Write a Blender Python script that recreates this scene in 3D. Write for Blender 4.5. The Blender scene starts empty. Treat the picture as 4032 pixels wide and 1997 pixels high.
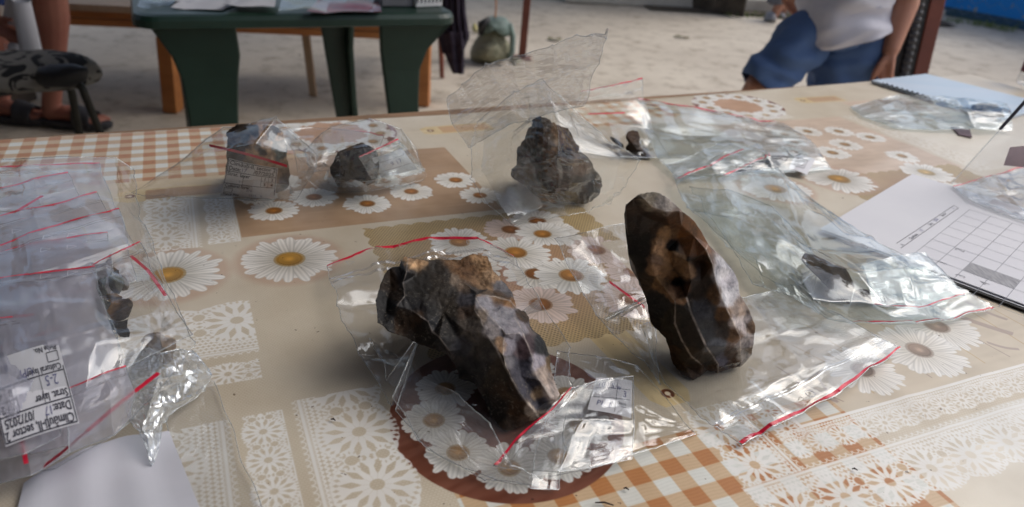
import bpy, bmesh, math, random
import numpy as np
from mathutils import Vector, geometry, noise as mnoise
S = bpy.context.scene
COL = S.collection
# ------------------------------------------------------------------ camera, world, sun, exposure
HT, TZ = 0.36, 0.75                     # eye above the table top, table top above the ground
PITCH, ROLL, FPX, YAW = math.radians(27.7), math.radians(4.7), 2880.0, math.radians(25.3)
def cam_axes():
    cp, sp = math.cos(PITCH), math.sin(PITCH)
    f = np.array([0, cp, -sp]); r = np.array([1., 0, 0]); u = np.cross(r, f)
    c, s = math.cos(ROLL), math.sin(ROLL)
    return np.array([c*r+s*u, -s*r+c*u, f])
AX = cam_axes(); EYE = np.array([0, 0, TZ+HT])
from mathutils import Matrix
cam = bpy.data.cameras.new('camera'); camo = bpy.data.objects.new('camera', cam); COL.objects.link(camo)
mw = Matrix(((AX[0][0], AX[1][0], -AX[2][0], 0), (AX[0][1], AX[1][1], -AX[2][1], 0), (AX[0][2], AX[1][2], -AX[2][2], EYE[2]), (0, 0, 0, 1)))
camo.matrix_world = mw
cam.sensor_width = 36; cam.lens = FPX/4032*36; cam.clip_start = 0.02; cam.clip_end = 400
cam.dof.use_dof = True; cam.dof.focus_distance = 0.62; cam.dof.aperture_fstop = 7.0
S.camera = camo
W = bpy.data.worlds.new('World'); S.world = W; W.use_nodes = True
nt = W.node_tree; nt.nodes.clear()
sky = nt.nodes.new('ShaderNodeTexSky'); sky.sky_type = 'NISHITA'; sky.sun_disc = False
SUN_EL, SUN_AZ = math.radians(50), math.radians(72)      # azimuth clockwise from +Y
sky.sun_elevation = SUN_EL; sky.sun_rotation = SUN_AZ; sky.air_density = 1.0; sky.dust_density = 4.0; sky.ozone_density = 1.0
bg = nt.nodes.new('ShaderNodeBackground'); bg.inputs[1].default_value = 0.14
hs = nt.nodes.new('ShaderNodeHueSaturation'); hs.inputs['Saturation'].default_value = 0.8
out = nt.nodes.new('ShaderNodeOutputWorld')
nt.links.new(sky.outputs[0], hs.inputs['Color']); nt.links.new(hs.outputs[0], bg.inputs[0]); nt.links.new(bg.outputs[0], out.inputs[0])
sun = bpy.data.lights.new('sun', 'SUN'); sun.energy = 1.0; sun.angle = math.radians(50); sun.color = (.96, .985, 1)
suno = bpy.data.objects.new('sun', sun); COL.objects.link(suno)
sd = Vector((math.sin(SUN_AZ)*math.cos(SUN_EL), math.cos(SUN_AZ)*math.cos(SUN_EL), math.sin(SUN_EL)))
suno.rotation_euler = sd.to_track_quat('Z', 'Y').to_euler()
S.view_settings.view_transform = 'Standard'; S.view_settings.look = 'None'; S.view_settings.gamma = 1; S.view_settings.use_curve_mapping = False
S.view_settings.exposure = 0.25
S.render.engine = 'CYCLES'
S.cycles.transparent_max_bounces = 24; S.cycles.max_bounces = 8; S.cycles.caustics_reflective = False; S.cycles.caustics_refractive = False
S.cycles.use_denoising = True; S.cycles.sample_clamp_indirect = 6
# ------------------------------------------------------------------ survey of the place: sight lines from the eye to planes
K = 4032/2576.
def ray(x, y):
    return np.array([(x*K-2016)/FPX, -(y*K-998)/FPX, 1.]) @ AX
def PT(x, y, zcm=0.):                    # a point at a height of zcm centimetres above the table top
    d = ray(x, y); return EYE + d*((TZ+zcm/100.-EYE[2])/d[2])
def PG(x, y, h=0.):                      # a point at height h above the ground
    d = ray(x, y); return EYE + d*((h-EYE[2])/d[2])
def PY(x, y, Y):                         # a point in the upright plane y = Y
    d = ray(x, y); return EYE + d*(Y/d[1])
cY, sY = math.cos(YAW), math.sin(YAW)
def TW(a, b, z=0.):                      # table centimetres -> world
    return np.array([(cY*a-sY*b)/100., (sY*a+cY*b)/100., TZ+z/100.])
# ------------------------------------------------------------------ helpers
def props(o, label=None, cat=None, kind=None, group=None):
    if label: o['label'] = label
    if cat: o['category'] = cat
    if kind: o['kind'] = kind
    if group: o['group'] = group
    return o
def thing(name, label, cat, loc=(0, 0, 0), group=None):
    o = bpy.data.objects.new(name, None); COL.objects.link(o); o.location = Vector([float(v) for v in loc]); o.empty_display_size = .05
    return props(o, label, cat, None, group)
def wloc(o):
    v = Vector((0, 0, 0))
    while o is not None: v = v + Vector(o.location); o = o.parent
    return np.array(v)
def mk(name, V, F, mat=None, parent=None, smooth=False, **p):
    V = np.asarray(V, float)
    off = wloc(parent) if parent is not None else np.zeros(3)
    me = bpy.data.meshes.new(name); me.from_pydata((V-off).tolist(), [], [tuple(int(i) for i in f) for f in F]); me.update()
    if smooth: me.polygons.foreach_set('use_smooth', [True]*len(me.polygons))
    if mat is not None: me.materials.append(mat)
    o = bpy.data.objects.new(name, me); COL.objects.link(o)
    if parent is not None: o.parent = parent
    return props(o, **p)
def merge(parts):
    V, F, n = [], [], 0
    for v, f in parts:
        V += [tuple(map(float, q)) for q in v]; F += [tuple(i+n for i in g) for g in f]; n = len(V)
    return V, F
def box(c, s, rz=0., r3=None):
    c = np.array(c, float); h = np.array(s, float)/2
    P = np.array([[i, j, k] for i in (-1, 1) for j in (-1, 1) for k in (-1, 1)], float)*h
    if r3 is not None: P = P @ np.array(r3).T
    elif rz: P = P @ np.array([[math.cos(rz), -math.sin(rz), 0], [math.sin(rz), math.cos(rz), 0], [0, 0, 1]]).T
    return (P+c).tolist(), [(0, 1, 3, 2), (4, 6, 7, 5), (0, 4, 5, 1), (2, 3, 7, 6), (0, 2, 6, 4), (1, 5, 7, 3)]
def hexa(P8):
    """bottom ring of four then top ring of four"""
    return [tuple(p) for p in P8], [(3, 2, 1, 0), (4, 5, 6, 7), (0, 1, 5, 4), (1, 2, 6, 5), (2, 3, 7, 6), (3, 0, 4, 7)]
def tube(path, rad, n=10, cap=True):
    path = [np.array(p, float) for p in path]; rad = rad if hasattr(rad, '__len__') else [rad]*len(path)
    V, F = [], []; up = np.array([0, 0, 1.]); prev = None
    for i, p in enumerate(path):
        t = path[min(i+1, len(path)-1)]-path[max(i-1, 0)]; t = t/(np.linalg.norm(t)+1e-12)
        if prev is None:
            a = up if abs(t[2]) < .9 else np.array([1., 0, 0]); u = np.cross(t, a)
        else: u = prev-t*np.dot(prev, t)
        u = u/np.linalg.norm(u); prev = u; v = np.cross(t, u); r = rad[i]
        r = r if hasattr(r, '__len__') else (r, r)
        for k in range(n):
            q = 2*math.pi*k/n; V.append(tuple(p+u*r[0]*math.cos(q)+v*r[1]*math.sin(q)))
    for i in range(len(path)-1):
        for k in range(n): F.append((i*n+k, i*n+(k+1) % n, (i+1)*n+(k+1) % n, (i+1)*n+k))
    if cap: F.append(tuple(range(n))[::-1]); F.append(tuple(range((len(path)-1)*n, len(path)*n)))
    return V, F
def soften(o, w=.003, seg=2, ang=.6):
    m = o.modifiers.new('soft', 'BEVEL'); m.width = w; m.segments = seg; m.limit_method = 'ANGLE'; m.angle_limit = ang; return o
def lin(c):
    return [((v/255.)/12.92 if v/255. <= .04045 else ((v/255.+.055)/1.055)**2.4) for v in c]
# ------------------------------------------------------------------ materials
def newmat(name):
    m = bpy.data.materials.new(name); m.use_nodes = True; n = m.node_tree; n.nodes.clear()
    o = n.nodes.new('ShaderNodeOutputMaterial'); b = n.nodes.new('ShaderNodeBsdfPrincipled'); n.links.new(b.outputs[0], o.inputs[0])
    return m, n, b
def nd(n, t, **k):
    x = n.nodes.new(t)
    for a, v in k.items():
        if a in x.inputs: x.inputs[a].default_value = v
        else: setattr(x, a, v)
    return x
def mixc(n, fac, a, b, mode='MIX'):
    m = n.nodes.new('ShaderNodeMix'); m.data_type = 'RGBA'; m.blend_type = mode
    for s, v in ((0, fac), (6, a), (7, b)):
        if hasattr(v, 'default_value') or hasattr(v, 'links'): n.links.new(v, m.inputs[s])
        else: m.inputs[s].default_value = v if s == 0 else (*v, 1)
    return m.outputs[2]
def ramp(n, src, lo, hi):
    r = n.nodes.new('ShaderNodeMapRange'); r.inputs[1].default_value = lo; r.inputs[2].default_value = hi; n.links.new(src, r.inputs[0]); return r.outputs[0]
def mat(name, c1, c2=None, rough=.6, scale=20., bump=0., bscale=None, spec=.5, metal=0., detail=5, aniso=None, coords='Object', dist=.002, lo=.35, hi=.65):
    m, n, b = newmat(name)
    c2 = c2 or [v*.75 for v in c1]
    tc = nd(n, 'ShaderNodeTexCoord'); src = tc.outputs[coords]
    if aniso:
        mp = nd(n, 'ShaderNodeMapping'); mp.inputs['Scale'].default_value = aniso; n.links.new(src, mp.inputs[0]); src = mp.outputs[0]
    t = nd(n, 'ShaderNodeTexNoise', Scale=scale, Detail=detail, Roughness=.6); n.links.new(src, t.inputs['Vector'])
    n.links.new(mixc(n, ramp(n, t.outputs[0], lo, hi), c1, c2), b.inputs['Base Color'])
    b.inputs['Roughness'].default_value = rough; b.inputs['Specular IOR Level'].default_value = spec; b.inputs['Metallic'].default_value = metal
    if bump:
        t2 = nd(n, 'ShaderNodeTexNoise', Scale=bscale or scale*3, Detail=6, Roughness=.65); n.links.new(src, t2.inputs['Vector'])
        bp = nd(n, 'ShaderNodeBump', Strength=bump, Distance=dist); n.links.new(t2.outputs[0], bp.inputs['Height']); n.links.new(bp.outputs[0], b.inputs['Normal'])
    return m
def film_mat(name, tint=(.96, .965, .965), veil=.05, gloss=.16, rough=.09, veilc=(.80, .82, .88), crinkle=.25):
    """clear polythene: mostly see-through, sharp sheen, a faint milky scatter"""
    m = bpy.data.materials.new(name); m.use_nodes = True; n = m.node_tree; n.nodes.clear()
    o = n.nodes.new('ShaderNodeOutputMaterial')
    tr = nd(n, 'ShaderNodeBsdfTransparent'); tr.inputs[0].default_value = (*tint, 1)
    gl = nd(n, 'ShaderNodeBsdfGlossy'); gl.inputs['Color'].default_value = (.95, .98, 1, 1); gl.inputs['Roughness'].default_value = rough
    df = nd(n, 'ShaderNodeBsdfDiffuse'); df.inputs[0].default_value = (*veilc, 1)
    tl = nd(n, 'ShaderNodeBsdfTranslucent'); tl.inputs[0].default_value = (*veilc, 1)
    lw = nd(n, 'ShaderNodeLayerWeight', Blend=.5)
    pw = nd(n, 'ShaderNodeMath', operation='POWER'); pw.inputs[1].default_value = 4.6; n.links.new(lw.outputs['Facing'], pw.inputs[0])
    ma = nd(n, 'ShaderNodeMath', operation='MULTIPLY_ADD'); ma.inputs[1].default_value = .6; ma.inputs[2].default_value = gloss*.5; n.links.new(pw.outputs[0], ma.inputs[0])
    cl = nd(n, 'ShaderNodeMath', operation='MINIMUM'); cl.inputs[1].default_value = .85; n.links.new(ma.outputs[0], cl.inputs[0])
    tc = nd(n, 'ShaderNodeTexCoord')
    no = nd(n, 'ShaderNodeTexNoise', Scale=22., Detail=3); n.links.new(tc.outputs['Object'], no.inputs['Vector'])
    mp = nd(n, 'ShaderNodeMapping'); mp.inputs['Scale'].default_value = (1, .3, 1); mp.inputs['Rotation'].default_value = (0, 0, .7); n.links.new(tc.outputs['Object'], mp.inputs[0])
    vo = nd(n, 'ShaderNodeTexVoronoi', Scale=38.); vo.feature = 'DISTANCE_TO_EDGE'; n.links.new(mp.outputs[0], vo.inputs['Vector'])
    ad = nd(n, 'ShaderNodeMath', operation='MULTIPLY_ADD'); ad.inputs[1].default_value = .35; n.links.new(vo.outputs[0], ad.inputs[0]); n.links.new(no.outputs[0], ad.inputs[2])
    bp = nd(n, 'ShaderNodeBump', Strength=crinkle, Distance=.006); n.links.new(ad.outputs[0], bp.inputs['Height'])
    n.links.new(bp.outputs[0], gl.inputs['Normal']); n.links.new(bp.outputs[0], lw.inputs['Normal'])
    vm = nd(n, 'ShaderNodeMixShader'); vm.inputs[0].default_value = .45; n.links.new(df.outputs[0], vm.inputs[1]); n.links.new(tl.outputs[0], vm.inputs[2])
    m1 = nd(n, 'ShaderNodeMixShader'); m1.inputs[0].default_value = veil; n.links.new(tr.outputs[0], m1.inputs[1]); n.links.new(vm.outputs[0], m1.inputs[2])
    m2 = nd(n, 'ShaderNodeMixShader'); n.links.new(cl.outputs[0], m2.inputs[0]); n.links.new(m1.outputs[0], m2.inputs[1]); n.links.new(gl.outputs[0], m2.inputs[2])
    n.links.new(m2.outputs[0], o.inputs[0]); return m
FILM = film_mat('clear_film', gloss=.16, veil=.04, crinkle=.14); FILMV = film_mat('milky_film', veil=.085, gloss=.16, crinkle=.12, rough=.11); FILMG = film_mat('aqua_film', tint=(.945, .97, .968), veil=.06, veilc=(.76, .84, .87), gloss=.20, rough=.12, crinkle=.2); FILMK = film_mat('cloudy_film', tint=(.93, .93, .96), veil=.37, veilc=(.68, .68, .76), gloss=.10, rough=.16, crinkle=.08)
RED = mat('red_zip_line', (.70, .012, .05), (.60, .01, .04), rough=.35, scale=60)
PAPER = mat('white_paper', (.68, .68, .71), (.64, .64, .68), rough=.75, scale=6, bump=.1, bscale=60)
INK = mat('black_print', (.03, .03, .05), (.05, .05, .07), rough=.7)
PENCIL = mat('pencil_grey', (.40, .40, .42), (.22, .22, .24), rough=.8, scale=500, aniso=(1, .12, 1))
BLUEINK = mat('blue_pen', (.10, .11, .25), (.15, .15, .3), rough=.7)
A0,A1,B0,B1,RES=-48.,178.,8.,121.,20.
def make_print():
    W=int((A1-A0)*RES);Hh=int((B1-B0)*RES)
    img=np.zeros((Hh,W,3),np.float32)
    aa=(A0+(np.arange(W)+.5)/RES).astype(np.float32);bb=(B0+(np.arange(Hh)+.5)/RES).astype(np.float32)
    rng=np.random.default_rng(5)
    def sm(x): return np.clip(x*RES/1.2+.5,0,1)      # antialiased edge of a signed distance in cm (inside positive)
    def win(a0,a1,b0,b1):
        i0=max(0,int((a0-A0)*RES));i1=min(W,int((a1-A0)*RES)+1);j0=max(0,int((b0-B0)*RES));j1=min(Hh,int((b1-B0)*RES)+1)
        if i1<=i0 or j1<=j0: return None
        x,y=np.meshgrid(aa[i0:i1],bb[j0:j1]); return (slice(j0,j1),slice(i0,i1)),x,y
    def noise(x,y,s,seed):
        r=np.random.default_rng(seed);g=r.random((64,64)).astype(np.float32)
        u=x/s;v=y/s;i=np.floor(u).astype(int);j=np.floor(v).astype(int);fu=u-i;fv=v-j
        fu=fu*fu*(3-2*fu);fv=fv*fv*(3-2*fv);i0=i%64;j0=j%64;i1=(i+1)%64;j1=(j+1)%64
        return (g[j0,i0]*(1-fu)+g[j0,i1]*fu)*(1-fv)+(g[j1,i0]*(1-fu)+g[j1,i1]*fu)*fv
    def over(sl,m,c):
        m=np.asarray(m)[...,None]; img[sl]=img[sl]*(1-m)+np.asarray(c,np.float32)*m
    def box(x,y,a0,a1,b0,b1): return sm(np.minimum(np.minimum(x-a0,a1-x),np.minimum(y-b0,b1-y)))
    C=lambda r,g,b: np.array([r,g,b],np.float32)/255
    X,Y=np.meshgrid(aa,bb)
    # cream ground with a basket weave
    base=C(214,204,184)*np.ones((Hh,W,3),np.float32)
    n=noise(X,Y,9,1)*.6+noise(X,Y,3,2)*.4
    base+=(n[...,None]-.5)*np.array([.05,.06,.075],np.float32)
    row=np.floor(Y/.2); ux=(X/.27+.5*(row%2))%1; uy=(Y/.2)%1
    wv=np.minimum(np.minimum(ux,1-ux)*.27,np.minimum(uy,1-uy)*.2)
    wm=1-np.clip(wv/.045,0,1)
    base-=wm[...,None]*np.array([.07,.10,.14],np.float32)*(.6+.6*noise(X,Y,6,3))[...,None]
    img[:]=base; del base
    def gingham(a0,a1,b0,b1,oa,ob,s=1.425,soft=None):
        sl,x,y=win(a0,a1,b0,b1)
        def st(u):
            t=(u/s)%2; return np.clip(np.minimum(t,np.minimum(abs(1-t),2-t))*s*RES/1.2*np.where(t<1,1,-1)+.5,0,1)
        p=st(x-oa);q=st(ob-y)
        lv=(p+q)/2
        w_,m_,d_=C(222,224,216),C(210,178,138),C(192,124,66)
        c=np.where(lv[...,None]<.5,w_+(m_-w_)*(lv[...,None]*2),m_+(d_-m_)*(lv[...,None]*2-1))
        c=c-(.035*(np.sin(x*40)*np.sin(y*40)+(np.sin(y*22+np.sin(x*3))>.3)*.7))[...,None]
        over(sl,box(x,y,a0,a1,b0,b1),c)
    def panel(a0,a1,b0,b1,c,amp=.06,seed=7,grain=0,cornerfade=0):
        sl,x,y=win(a0,a1,b0,b1)
        n=noise(x,y,4,seed)*.5+noise(x,y,1.3,seed+1)*.3+noise(x*.25,y*2.2,1,seed+2)*grain
        over(sl,box(x,y,a0,a1,b0,b1),C(*c)+((n-.5)*amp*2)[...,None])
    def daisy(a,b,R,core=None,npet=21,rot=0.,cc=(196,138,52),pc=(240,238,232),seed=0,cr=.27,asp=1.,shade=.22):
        r=np.random.default_rng(seed+int(a*7+b*13)&0xffff)
        w=win(a-R*1.1,a+R*1.1,b-R*1.1,b+R*1.1)
        if w is None: return
        sl,x,y=w;x=x-a;y=(y-b)/asp
        rr=np.hypot(x,y);th=np.arctan2(y,x)
        for layer in (0,1):
            for k in r.permutation(npet):
                t0=rot+(k+.5*layer)*2*np.pi/npet+r.normal(0,.05)
                L=R*(r.uniform(.86,1.0) if layer else r.uniform(.75,.97));wd=R*2.0*np.pi/npet*r.uniform(.36,.52)
                u=x*np.cos(t0)+y*np.sin(t0);v=-x*np.sin(t0)+y*np.cos(t0)+ r.normal(0,.04)*u*u/R
                s=np.clip(u/L,0,1); half=wd*np.sqrt(np.clip(s,0,1))*np.sqrt(np.clip(1-s**6,0,1))*1.05
                d=np.where((u>0)&(u<L),half-abs(v),-1)
                m=sm(d)
                if m.max()<=0: continue
                tone=1-shade*(1-s)**1.3-.10*np.clip(1-d/(.25*wd+1e-4),0,1)-.05*np.cos(v/wd*9)-r.uniform(0,.05)
                over(sl,m,np.array(pc,np.float32)/255*tone[...,None]+np.array([0.,-.015,-.05])*(1-s)[...,None])
        c=core if core is not None else cr*R
        m=sm(c*(1+.03*np.sin(th*17))-rr)
        t=rr/c
        bump=.07*np.sin(rr*RES*.9)*np.sin(th*31)
        col=np.array(cc,np.float32)/255*(1.0+.12*np.cos(t*5)+bump+.10*(y/c)-.15*(t>.8))[...,None]
        over(sl,sm(c*1.18-rr)*.55*(1-m),np.array(cc,np.float32)/255*.8)
        over(sl,m,col)
    LW=C(236,235,230)
    def lace_cover(x,y,fl,R,ring,alpha):
        """punch the openwork of lace daisies out of alpha"""
        for (fa,fb) in fl:
            dx=x-fa;dy=y-fb;rr=np.hypot(dx,dy);th=np.arctan2(dy,dx);N=12
            t=((th/(2*np.pi)*N)%1-.5)*2*np.pi/N
            u=rr;v=rr*t; h=.105*R*np.clip(1-abs((u/R-.66)/.27),0,1)**.8
            near=rr<R*1.12
            hole=np.where(near,h-abs(v),-1)
            alpha*=1-sm(hole)
            alpha*=1-sm(.19*R-rr)
            # fan of tiny triangles round the flower
            t2=((th/(2*np.pi)*N*3)%1-.5)*2*np.pi/(N*3)
            h2=.05*R*np.clip(1-abs((rr/R-1.02)/.09),0,1)
            alpha*=1-sm(np.where(abs(rr/R-1.02)<.1,h2-abs(rr*t2)*.9,-1))*.9
        for (fa,fb,q) in ring:
            rr=np.hypot(x-fa,y-fb);th=np.arctan2(y-fb,x-fa);N=14
            alpha*=1-sm(q-rr)
            t=((th/(2*np.pi)*N)%1-.5)*2*np.pi/N
            alpha*=1-sm(np.where(abs(rr/q-1.75)<.36,.13*q*np.clip(1-abs((rr/q-1.75)/.36),0,1)-abs(rr*t)*.9,-1))
        return alpha
    def lace(a0,a1,b0,b1,horiz,side,pitch,off,wide=True,cl=None,op=.93,mit=None):
        """strip of lace along a (horiz) or b; side=+1: straight border on the high side of the short axis"""
        sl,x,y=win(a0-.6,a1+.6,b0-.6,b1+.6)
        u,v=(x,y) if horiz else (y,x)
        u0,u1,v0,v1=(a0,a1,b0,b1) if horiz else (b0,b1,a0,a1)
        wdt=v1-v0; q=(v1-v) if side>0 else (v-v0)     # distance from the straight border
        al=np.ones_like(x)
        R=pitch*.5
        scal=wdt-.35-.28*R+.28*R*abs(np.cos(np.pi*(u-off)/pitch*1.0))+.10*abs(np.sin(np.pi*(u-off)/pitch*6))
        al*=sm(scal-q)*sm(q+ (0 if not wide else .02))
        al*=sm(np.minimum(u-u0,u1-u))
        fc=wdt-R*1.12-.1
        ks=range(int((u0-off)/pitch)-2,int((u1-off)/pitch)+3)
        fs=[];rg=[]
        for k in ks:
            uu=off+k*pitch; c=(v1-fc) if side>0 else (v0+fc)
            fs.append((uu,c) if horiz else (c,uu))
            for dv,qq in ((-.42*R,.17*R),(.40*R,.17*R)):
                cc=c+dv; rg.append((uu+pitch/2,cc,qq) if horiz else (cc,uu+pitch/2,qq))
        keep=lambda p:(a0-2*R<p[0]<a1+2*R) and (b0-2*R<p[1]<b1+2*R)
        al=lace_cover(x,y,[f for f in fs if keep(f)],R*.98,[f for f in rg if keep(f)],al)
        # mesh between the border and the flowers
        mz=(q<fc-R*.62)&(q>(.75 if wide else .12))
        g=.42 if wide else .3
        gu=((u/g)+.5*(np.floor(q/g)%2))%1-.5;gv=(q/g)%1-.5
        far=np.ones_like(x)
        for k in ks:
            far=np.minimum(far,np.clip((np.hypot(u-(off+k*pitch),q-fc)-R*1.1)*4,0,1))
        cross=np.minimum(.30-np.hypot(gu,gv)*.9+.10*np.cos(4*np.arctan2(gv,gu)),1)*g
        al*=1-sm(np.where(mz,cross,-1))*far
        if wide:   # row of arches and a plain bar along the border
            ar=((u/.62)%1-.5)*.62; rr=np.hypot(ar,(q-.12)*1.2)
            arch=np.clip(sm(.30-rr)-sm(.21-rr),0,1); al=np.where(q<.42,np.clip(arch,0,1)*sm(q-.02),al)
            al=np.where((q>=.42)&(q<.66),1*sm(q-.42)*np.ones_like(al),al); al*=1-sm(np.where((q>.66)&(q<.8),abs(((u/.4)%1-.5))*0+.05,-1))*.5
        if mit is not None: al*=mit(x,y)
        al*=sm(np.minimum(u-u0,u1-u))
        over(sl,np.clip(al,0,1)*op,LW*(.97+.05*noise(x,y,2,9))[...,None])
    # ---------- far ground of the pattern
    gingham(-45,14.2,89,112.5,-20.6,109.2)
    gingham(60,79,99,114.5,56.4,109.2)
    sl,x,y=win(60,79,99,115); over(sl,np.clip(noise(x,y,2.5,61)*1.6-.35,0,.8),C(224,214,196))
    panel(3.2,32.8,73,95,(180,146,112),.05,11,.3)
    panel(93.,109.5,70,96,(204,180,156),.05,13,.5)
    panel(80.2,93.,70,96,(204,180,156),.05,13,.5)
    panel(-14,3,85.5,91,(214,190,150),.05,15)
    panel(118,135,90,104,(204,180,156),.05,17,.4)
    # luggage tags
    def tag_(a,b,L,Wd,ang,body=(222,196,138),inner=(178,132,84),eye=(122,66,38)):
        sl,x,y=win(a-L,a+L,b-L,b+L);c,s=np.cos(ang),np.sin(ang);u=(x-a)*c+(y-b)*s;v=-(x-a)*s+(y-b)*c
        d=np.minimum(np.minimum(u+1.4,L-u),Wd/2-abs(v)-np.clip((-.2-u),0,1.2)*.6)
        over(sl,sm(d)*.9,C(*body)+((noise(x,y,.8,3)-.5)*.06)[...,None])
        over(sl,sm(np.minimum(np.minimum(u-1.6,L-.5-u),Wd/2-.45-abs(v)))*.9,C(*inner))
        rr=np.hypot(u,v);over(sl,np.clip(sm(.55-rr)-sm(.24-rr),0,1),C(*eye)); over(sl,sm(.24-rr),C(236,222,190))
        over(sl,sm(np.where(u<0,.06-abs(v),-1)),C(236,222,190))
    tag_(-7.6,86.6,11,3.6,.02)
    tag_(32.1,36.8,9,3.8,1.62,inner=(214,188,134))
    tag_(33,102.3,10,3.6,.05,inner=(205,160,112))
    tag_(110.5,106.3,10,3.6,.0,inner=(196,158,122))
    # far ovals wreathed in daisies
    for ca,cb,ra in ((18.5,104,9.5),(94,105.5,9.),(18.9,38.5,8.7),(57.4,14.3,9.6)):
        sl,x,y=win(ca-ra-1,ca+ra+1,cb-ra-1,cb+ra+1);x=x-ca;y=y-cb
        r_=np.hypot(x,y*(1.15 if cb>90 else 1.0));over(sl,sm(ra-r_),C(128,62,38)+((noise(x*.4+y,y*3-x,1,21)-.5)*.1)[...,None])
        over(sl,sm(ra*.62-r_),C(196,150,112)+((noise(x*.4+y,y*3,1,22)-.5)*.08)[...,None])
        N=11
        for k in range(N):
            t=2*np.pi*k/N+.35
            daisy(ca+ra*.74*np.cos(t),cb+ra*.70*np.sin(t),2.5 if ra<9.6 else 3.2,npet=19,rot=k,cc=(190,138,66),seed=k,shade=.14)
    # burlap patches with a scalloped edge
    for (a0,a1,b0,b1) in ((15.6,42.5,45.5,71.8),(82.,108.5,50,71.5)):
        sl,x,y=win(a0-1,a1+1,b0-1,b1+1)
        fx=.45*abs(np.sin(y*np.pi/2.1));fy=.45*abs(np.sin(x*np.pi/2.1))
        d=np.minimum(np.minimum(x-a0+fx,a1-x+fx),np.minimum(y-b0+fy,b1-y+fy))-.3
        g=.36;rw=np.floor(y/(g*.72));ux=(x/g+.5*(rw%2))%1-.5;uy=(y/(g*.72))%1-.5
        cell=np.clip((np.hypot(ux,uy*.9)-.24)/.16,0,1)
        over(sl,sm(d),C(198,170,118)*(1.02-.42*np.clip(1-cell,0,1)*(.6+.5*noise(x,y,3,31)))[...,None])
        over(sl,sm(d)*np.clip(1.1-np.hypot(x-(a0+a1)/2,y-(b0+b1)/2)/11.5,0,1)*.75,C(176,122,100))
    for k,(a,b,R) in enumerate(((30,57.5,3.6),(38.6,60.5,3.6),(37.,50.5,3.7),(28,52,3.6),(31.5,67.6,3.3),(35.5,69,3.4),(36.,65.3,3.2),(40,55,3.2),(24,60,3.4))):
        daisy(a,b,R,cc=(150,92,44),npet=18,rot=k,seed=k,pc=(226,204,194) if k in (1,2,3,7,4) else (238,234,226))
    for k,(a,b,R) in enumerate(((24.9,66.2,3.6),(29.9,62.3,3.9),(33.4,56.2,4.1),(34.6,65.6,3.3))):
        daisy(a,b,R,cc=(186,122,48),npet=20,rot=k,seed=k+40)
    for k,(a,b,R) in enumerate(((101,69.7,4.2),(100,62,4.4),(93,60,4.3),(97,55,4))):
        daisy(a,b,R,cc=(206,170,96),npet=20,rot=k,seed=k+50)
    # daisies on the brown bands
    for k,(a,b,R) in enumerate(((7.2,78.9,3.0),(12.1,81.6,3.0),(17.7,78.3,3.0),(23.7,80.6,2.9),(30.3,82.9,2.9),(31.6,77.5,2.8),(9,87,2.8),(17,86,2.7),(25,88,2.7),(3.9+2,83.2,2.4),(21.5,84.6,2.3))):
        daisy(a,b,R,cc=(176,108,36),npet=19,rot=k*.7,seed=k,shade=.12)
    for k,(a,b,R) in enumerate(((91,89.5,2.6),(96.5,90,2.7),(102.4,88.8,2.8),(89.8,85.8,2.2),(98,83,2.9),(92.5,80.2,3.),(105.8,85,2.8),(86,82,2.6),(103,76,2.8))):
        daisy(a,b,R,cc=(176,132,72),npet=19,rot=k*.7,seed=k+9,shade=.12)
    for a,b in ((125,97),(129,94),(123,93)): daisy(a,b,2.6,npet=19,seed=3)
    # the big single daisies with a pinkish halo
    for a,b,R in ((7.2,67.0,5.1),(-3.9,66.8,5.3),(84.2,70.6,5.4),(72,70,5.2)):
        sl,x,y=win(a-R*1.3,a+R*1.3,b-R*1.3,b+R*1.3)
        rr=np.hypot(x-a,y-b);over(sl,np.clip((R*1.12-rr)/.9,0,1)*.55,C(196,158,134))
        daisy(a,b,R,npet=24,cc=(196,142,48),cr=.255,rot=.3,seed=int(a)&7,shade=.30)
    # parchment panel with pressed flowers and stems on the right
    panel(40,74,30.2,62,(208,194,170),.06,41,.25)
    sl,x,y=win(41,100,30,62)
    def stem(a,b,a2,b2,w,c,bend=0):
        w_=win(min(a,a2)-2,max(a,a2)+2,min(b,b2)-2,max(b,b2)+2);sl,x,y=w_
        L=np.hypot(a2-a,b2-b);ux,uy=(a2-a)/L,(b2-b)/L;u=(x-a)*ux+(y-b)*uy;v=-(x-a)*uy+(y-b)*ux-bend*np.sin(np.clip(u/L,0,1)*np.pi)
        over(sl,sm(np.where((u>0)&(u<L),w-abs(v),-1))*.85,C(*c))
    for k in range(9):
        a=44+k*3.4; stem(a+1.5,31.4,a-.6+.3*k,37+1.4*(k%3)+k*.8,.05,(190,154,92) if k%3 else (150,126,112),.3*(-1)**k)
    for a,b,a2,b2,wd in ((45,31.5,43.6,34.8,.16),(45,31.5,46.3,35.2,.10),(70,34,66.5,40.5,.4),(72,36,71,40,.25),(60.5,31.5,57.6,33.5,.12),(68,32,66,33.8,.2)):
        stem(a,b,a2,b2,wd,(172,152,140),.3)
    for k,(a,b,R) in enumerate(((63.6,37.4,4.4),(58.3,34.9,4.3),(50.5,34.2,3.6))):
        daisy(a,b,R,cc=(176,150,128),npet=26,rot=k,seed=k+70,shade=.10,cr=.24)
    # near gingham and the lace corner over it
    gingham(12.6,44.6,8.5,32.6,27.1,30.5)
    sl,x,y=win(10,28,29,48);over(sl,sm(8.7-np.hypot(x-18.9,y-38.5)),C(122,66,46)+((noise(x*.4+y,y*3-x,1,21)-.5)*.1)[...,None])
    for k in range(9):
        t=2*np.pi*k/9+.15; daisy(18.9+5.5*np.cos(t),38.5+5.5*np.sin(t),2.55,npet=17,rot=k,cc=(190,138,66),seed=k,shade=.14)
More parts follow.
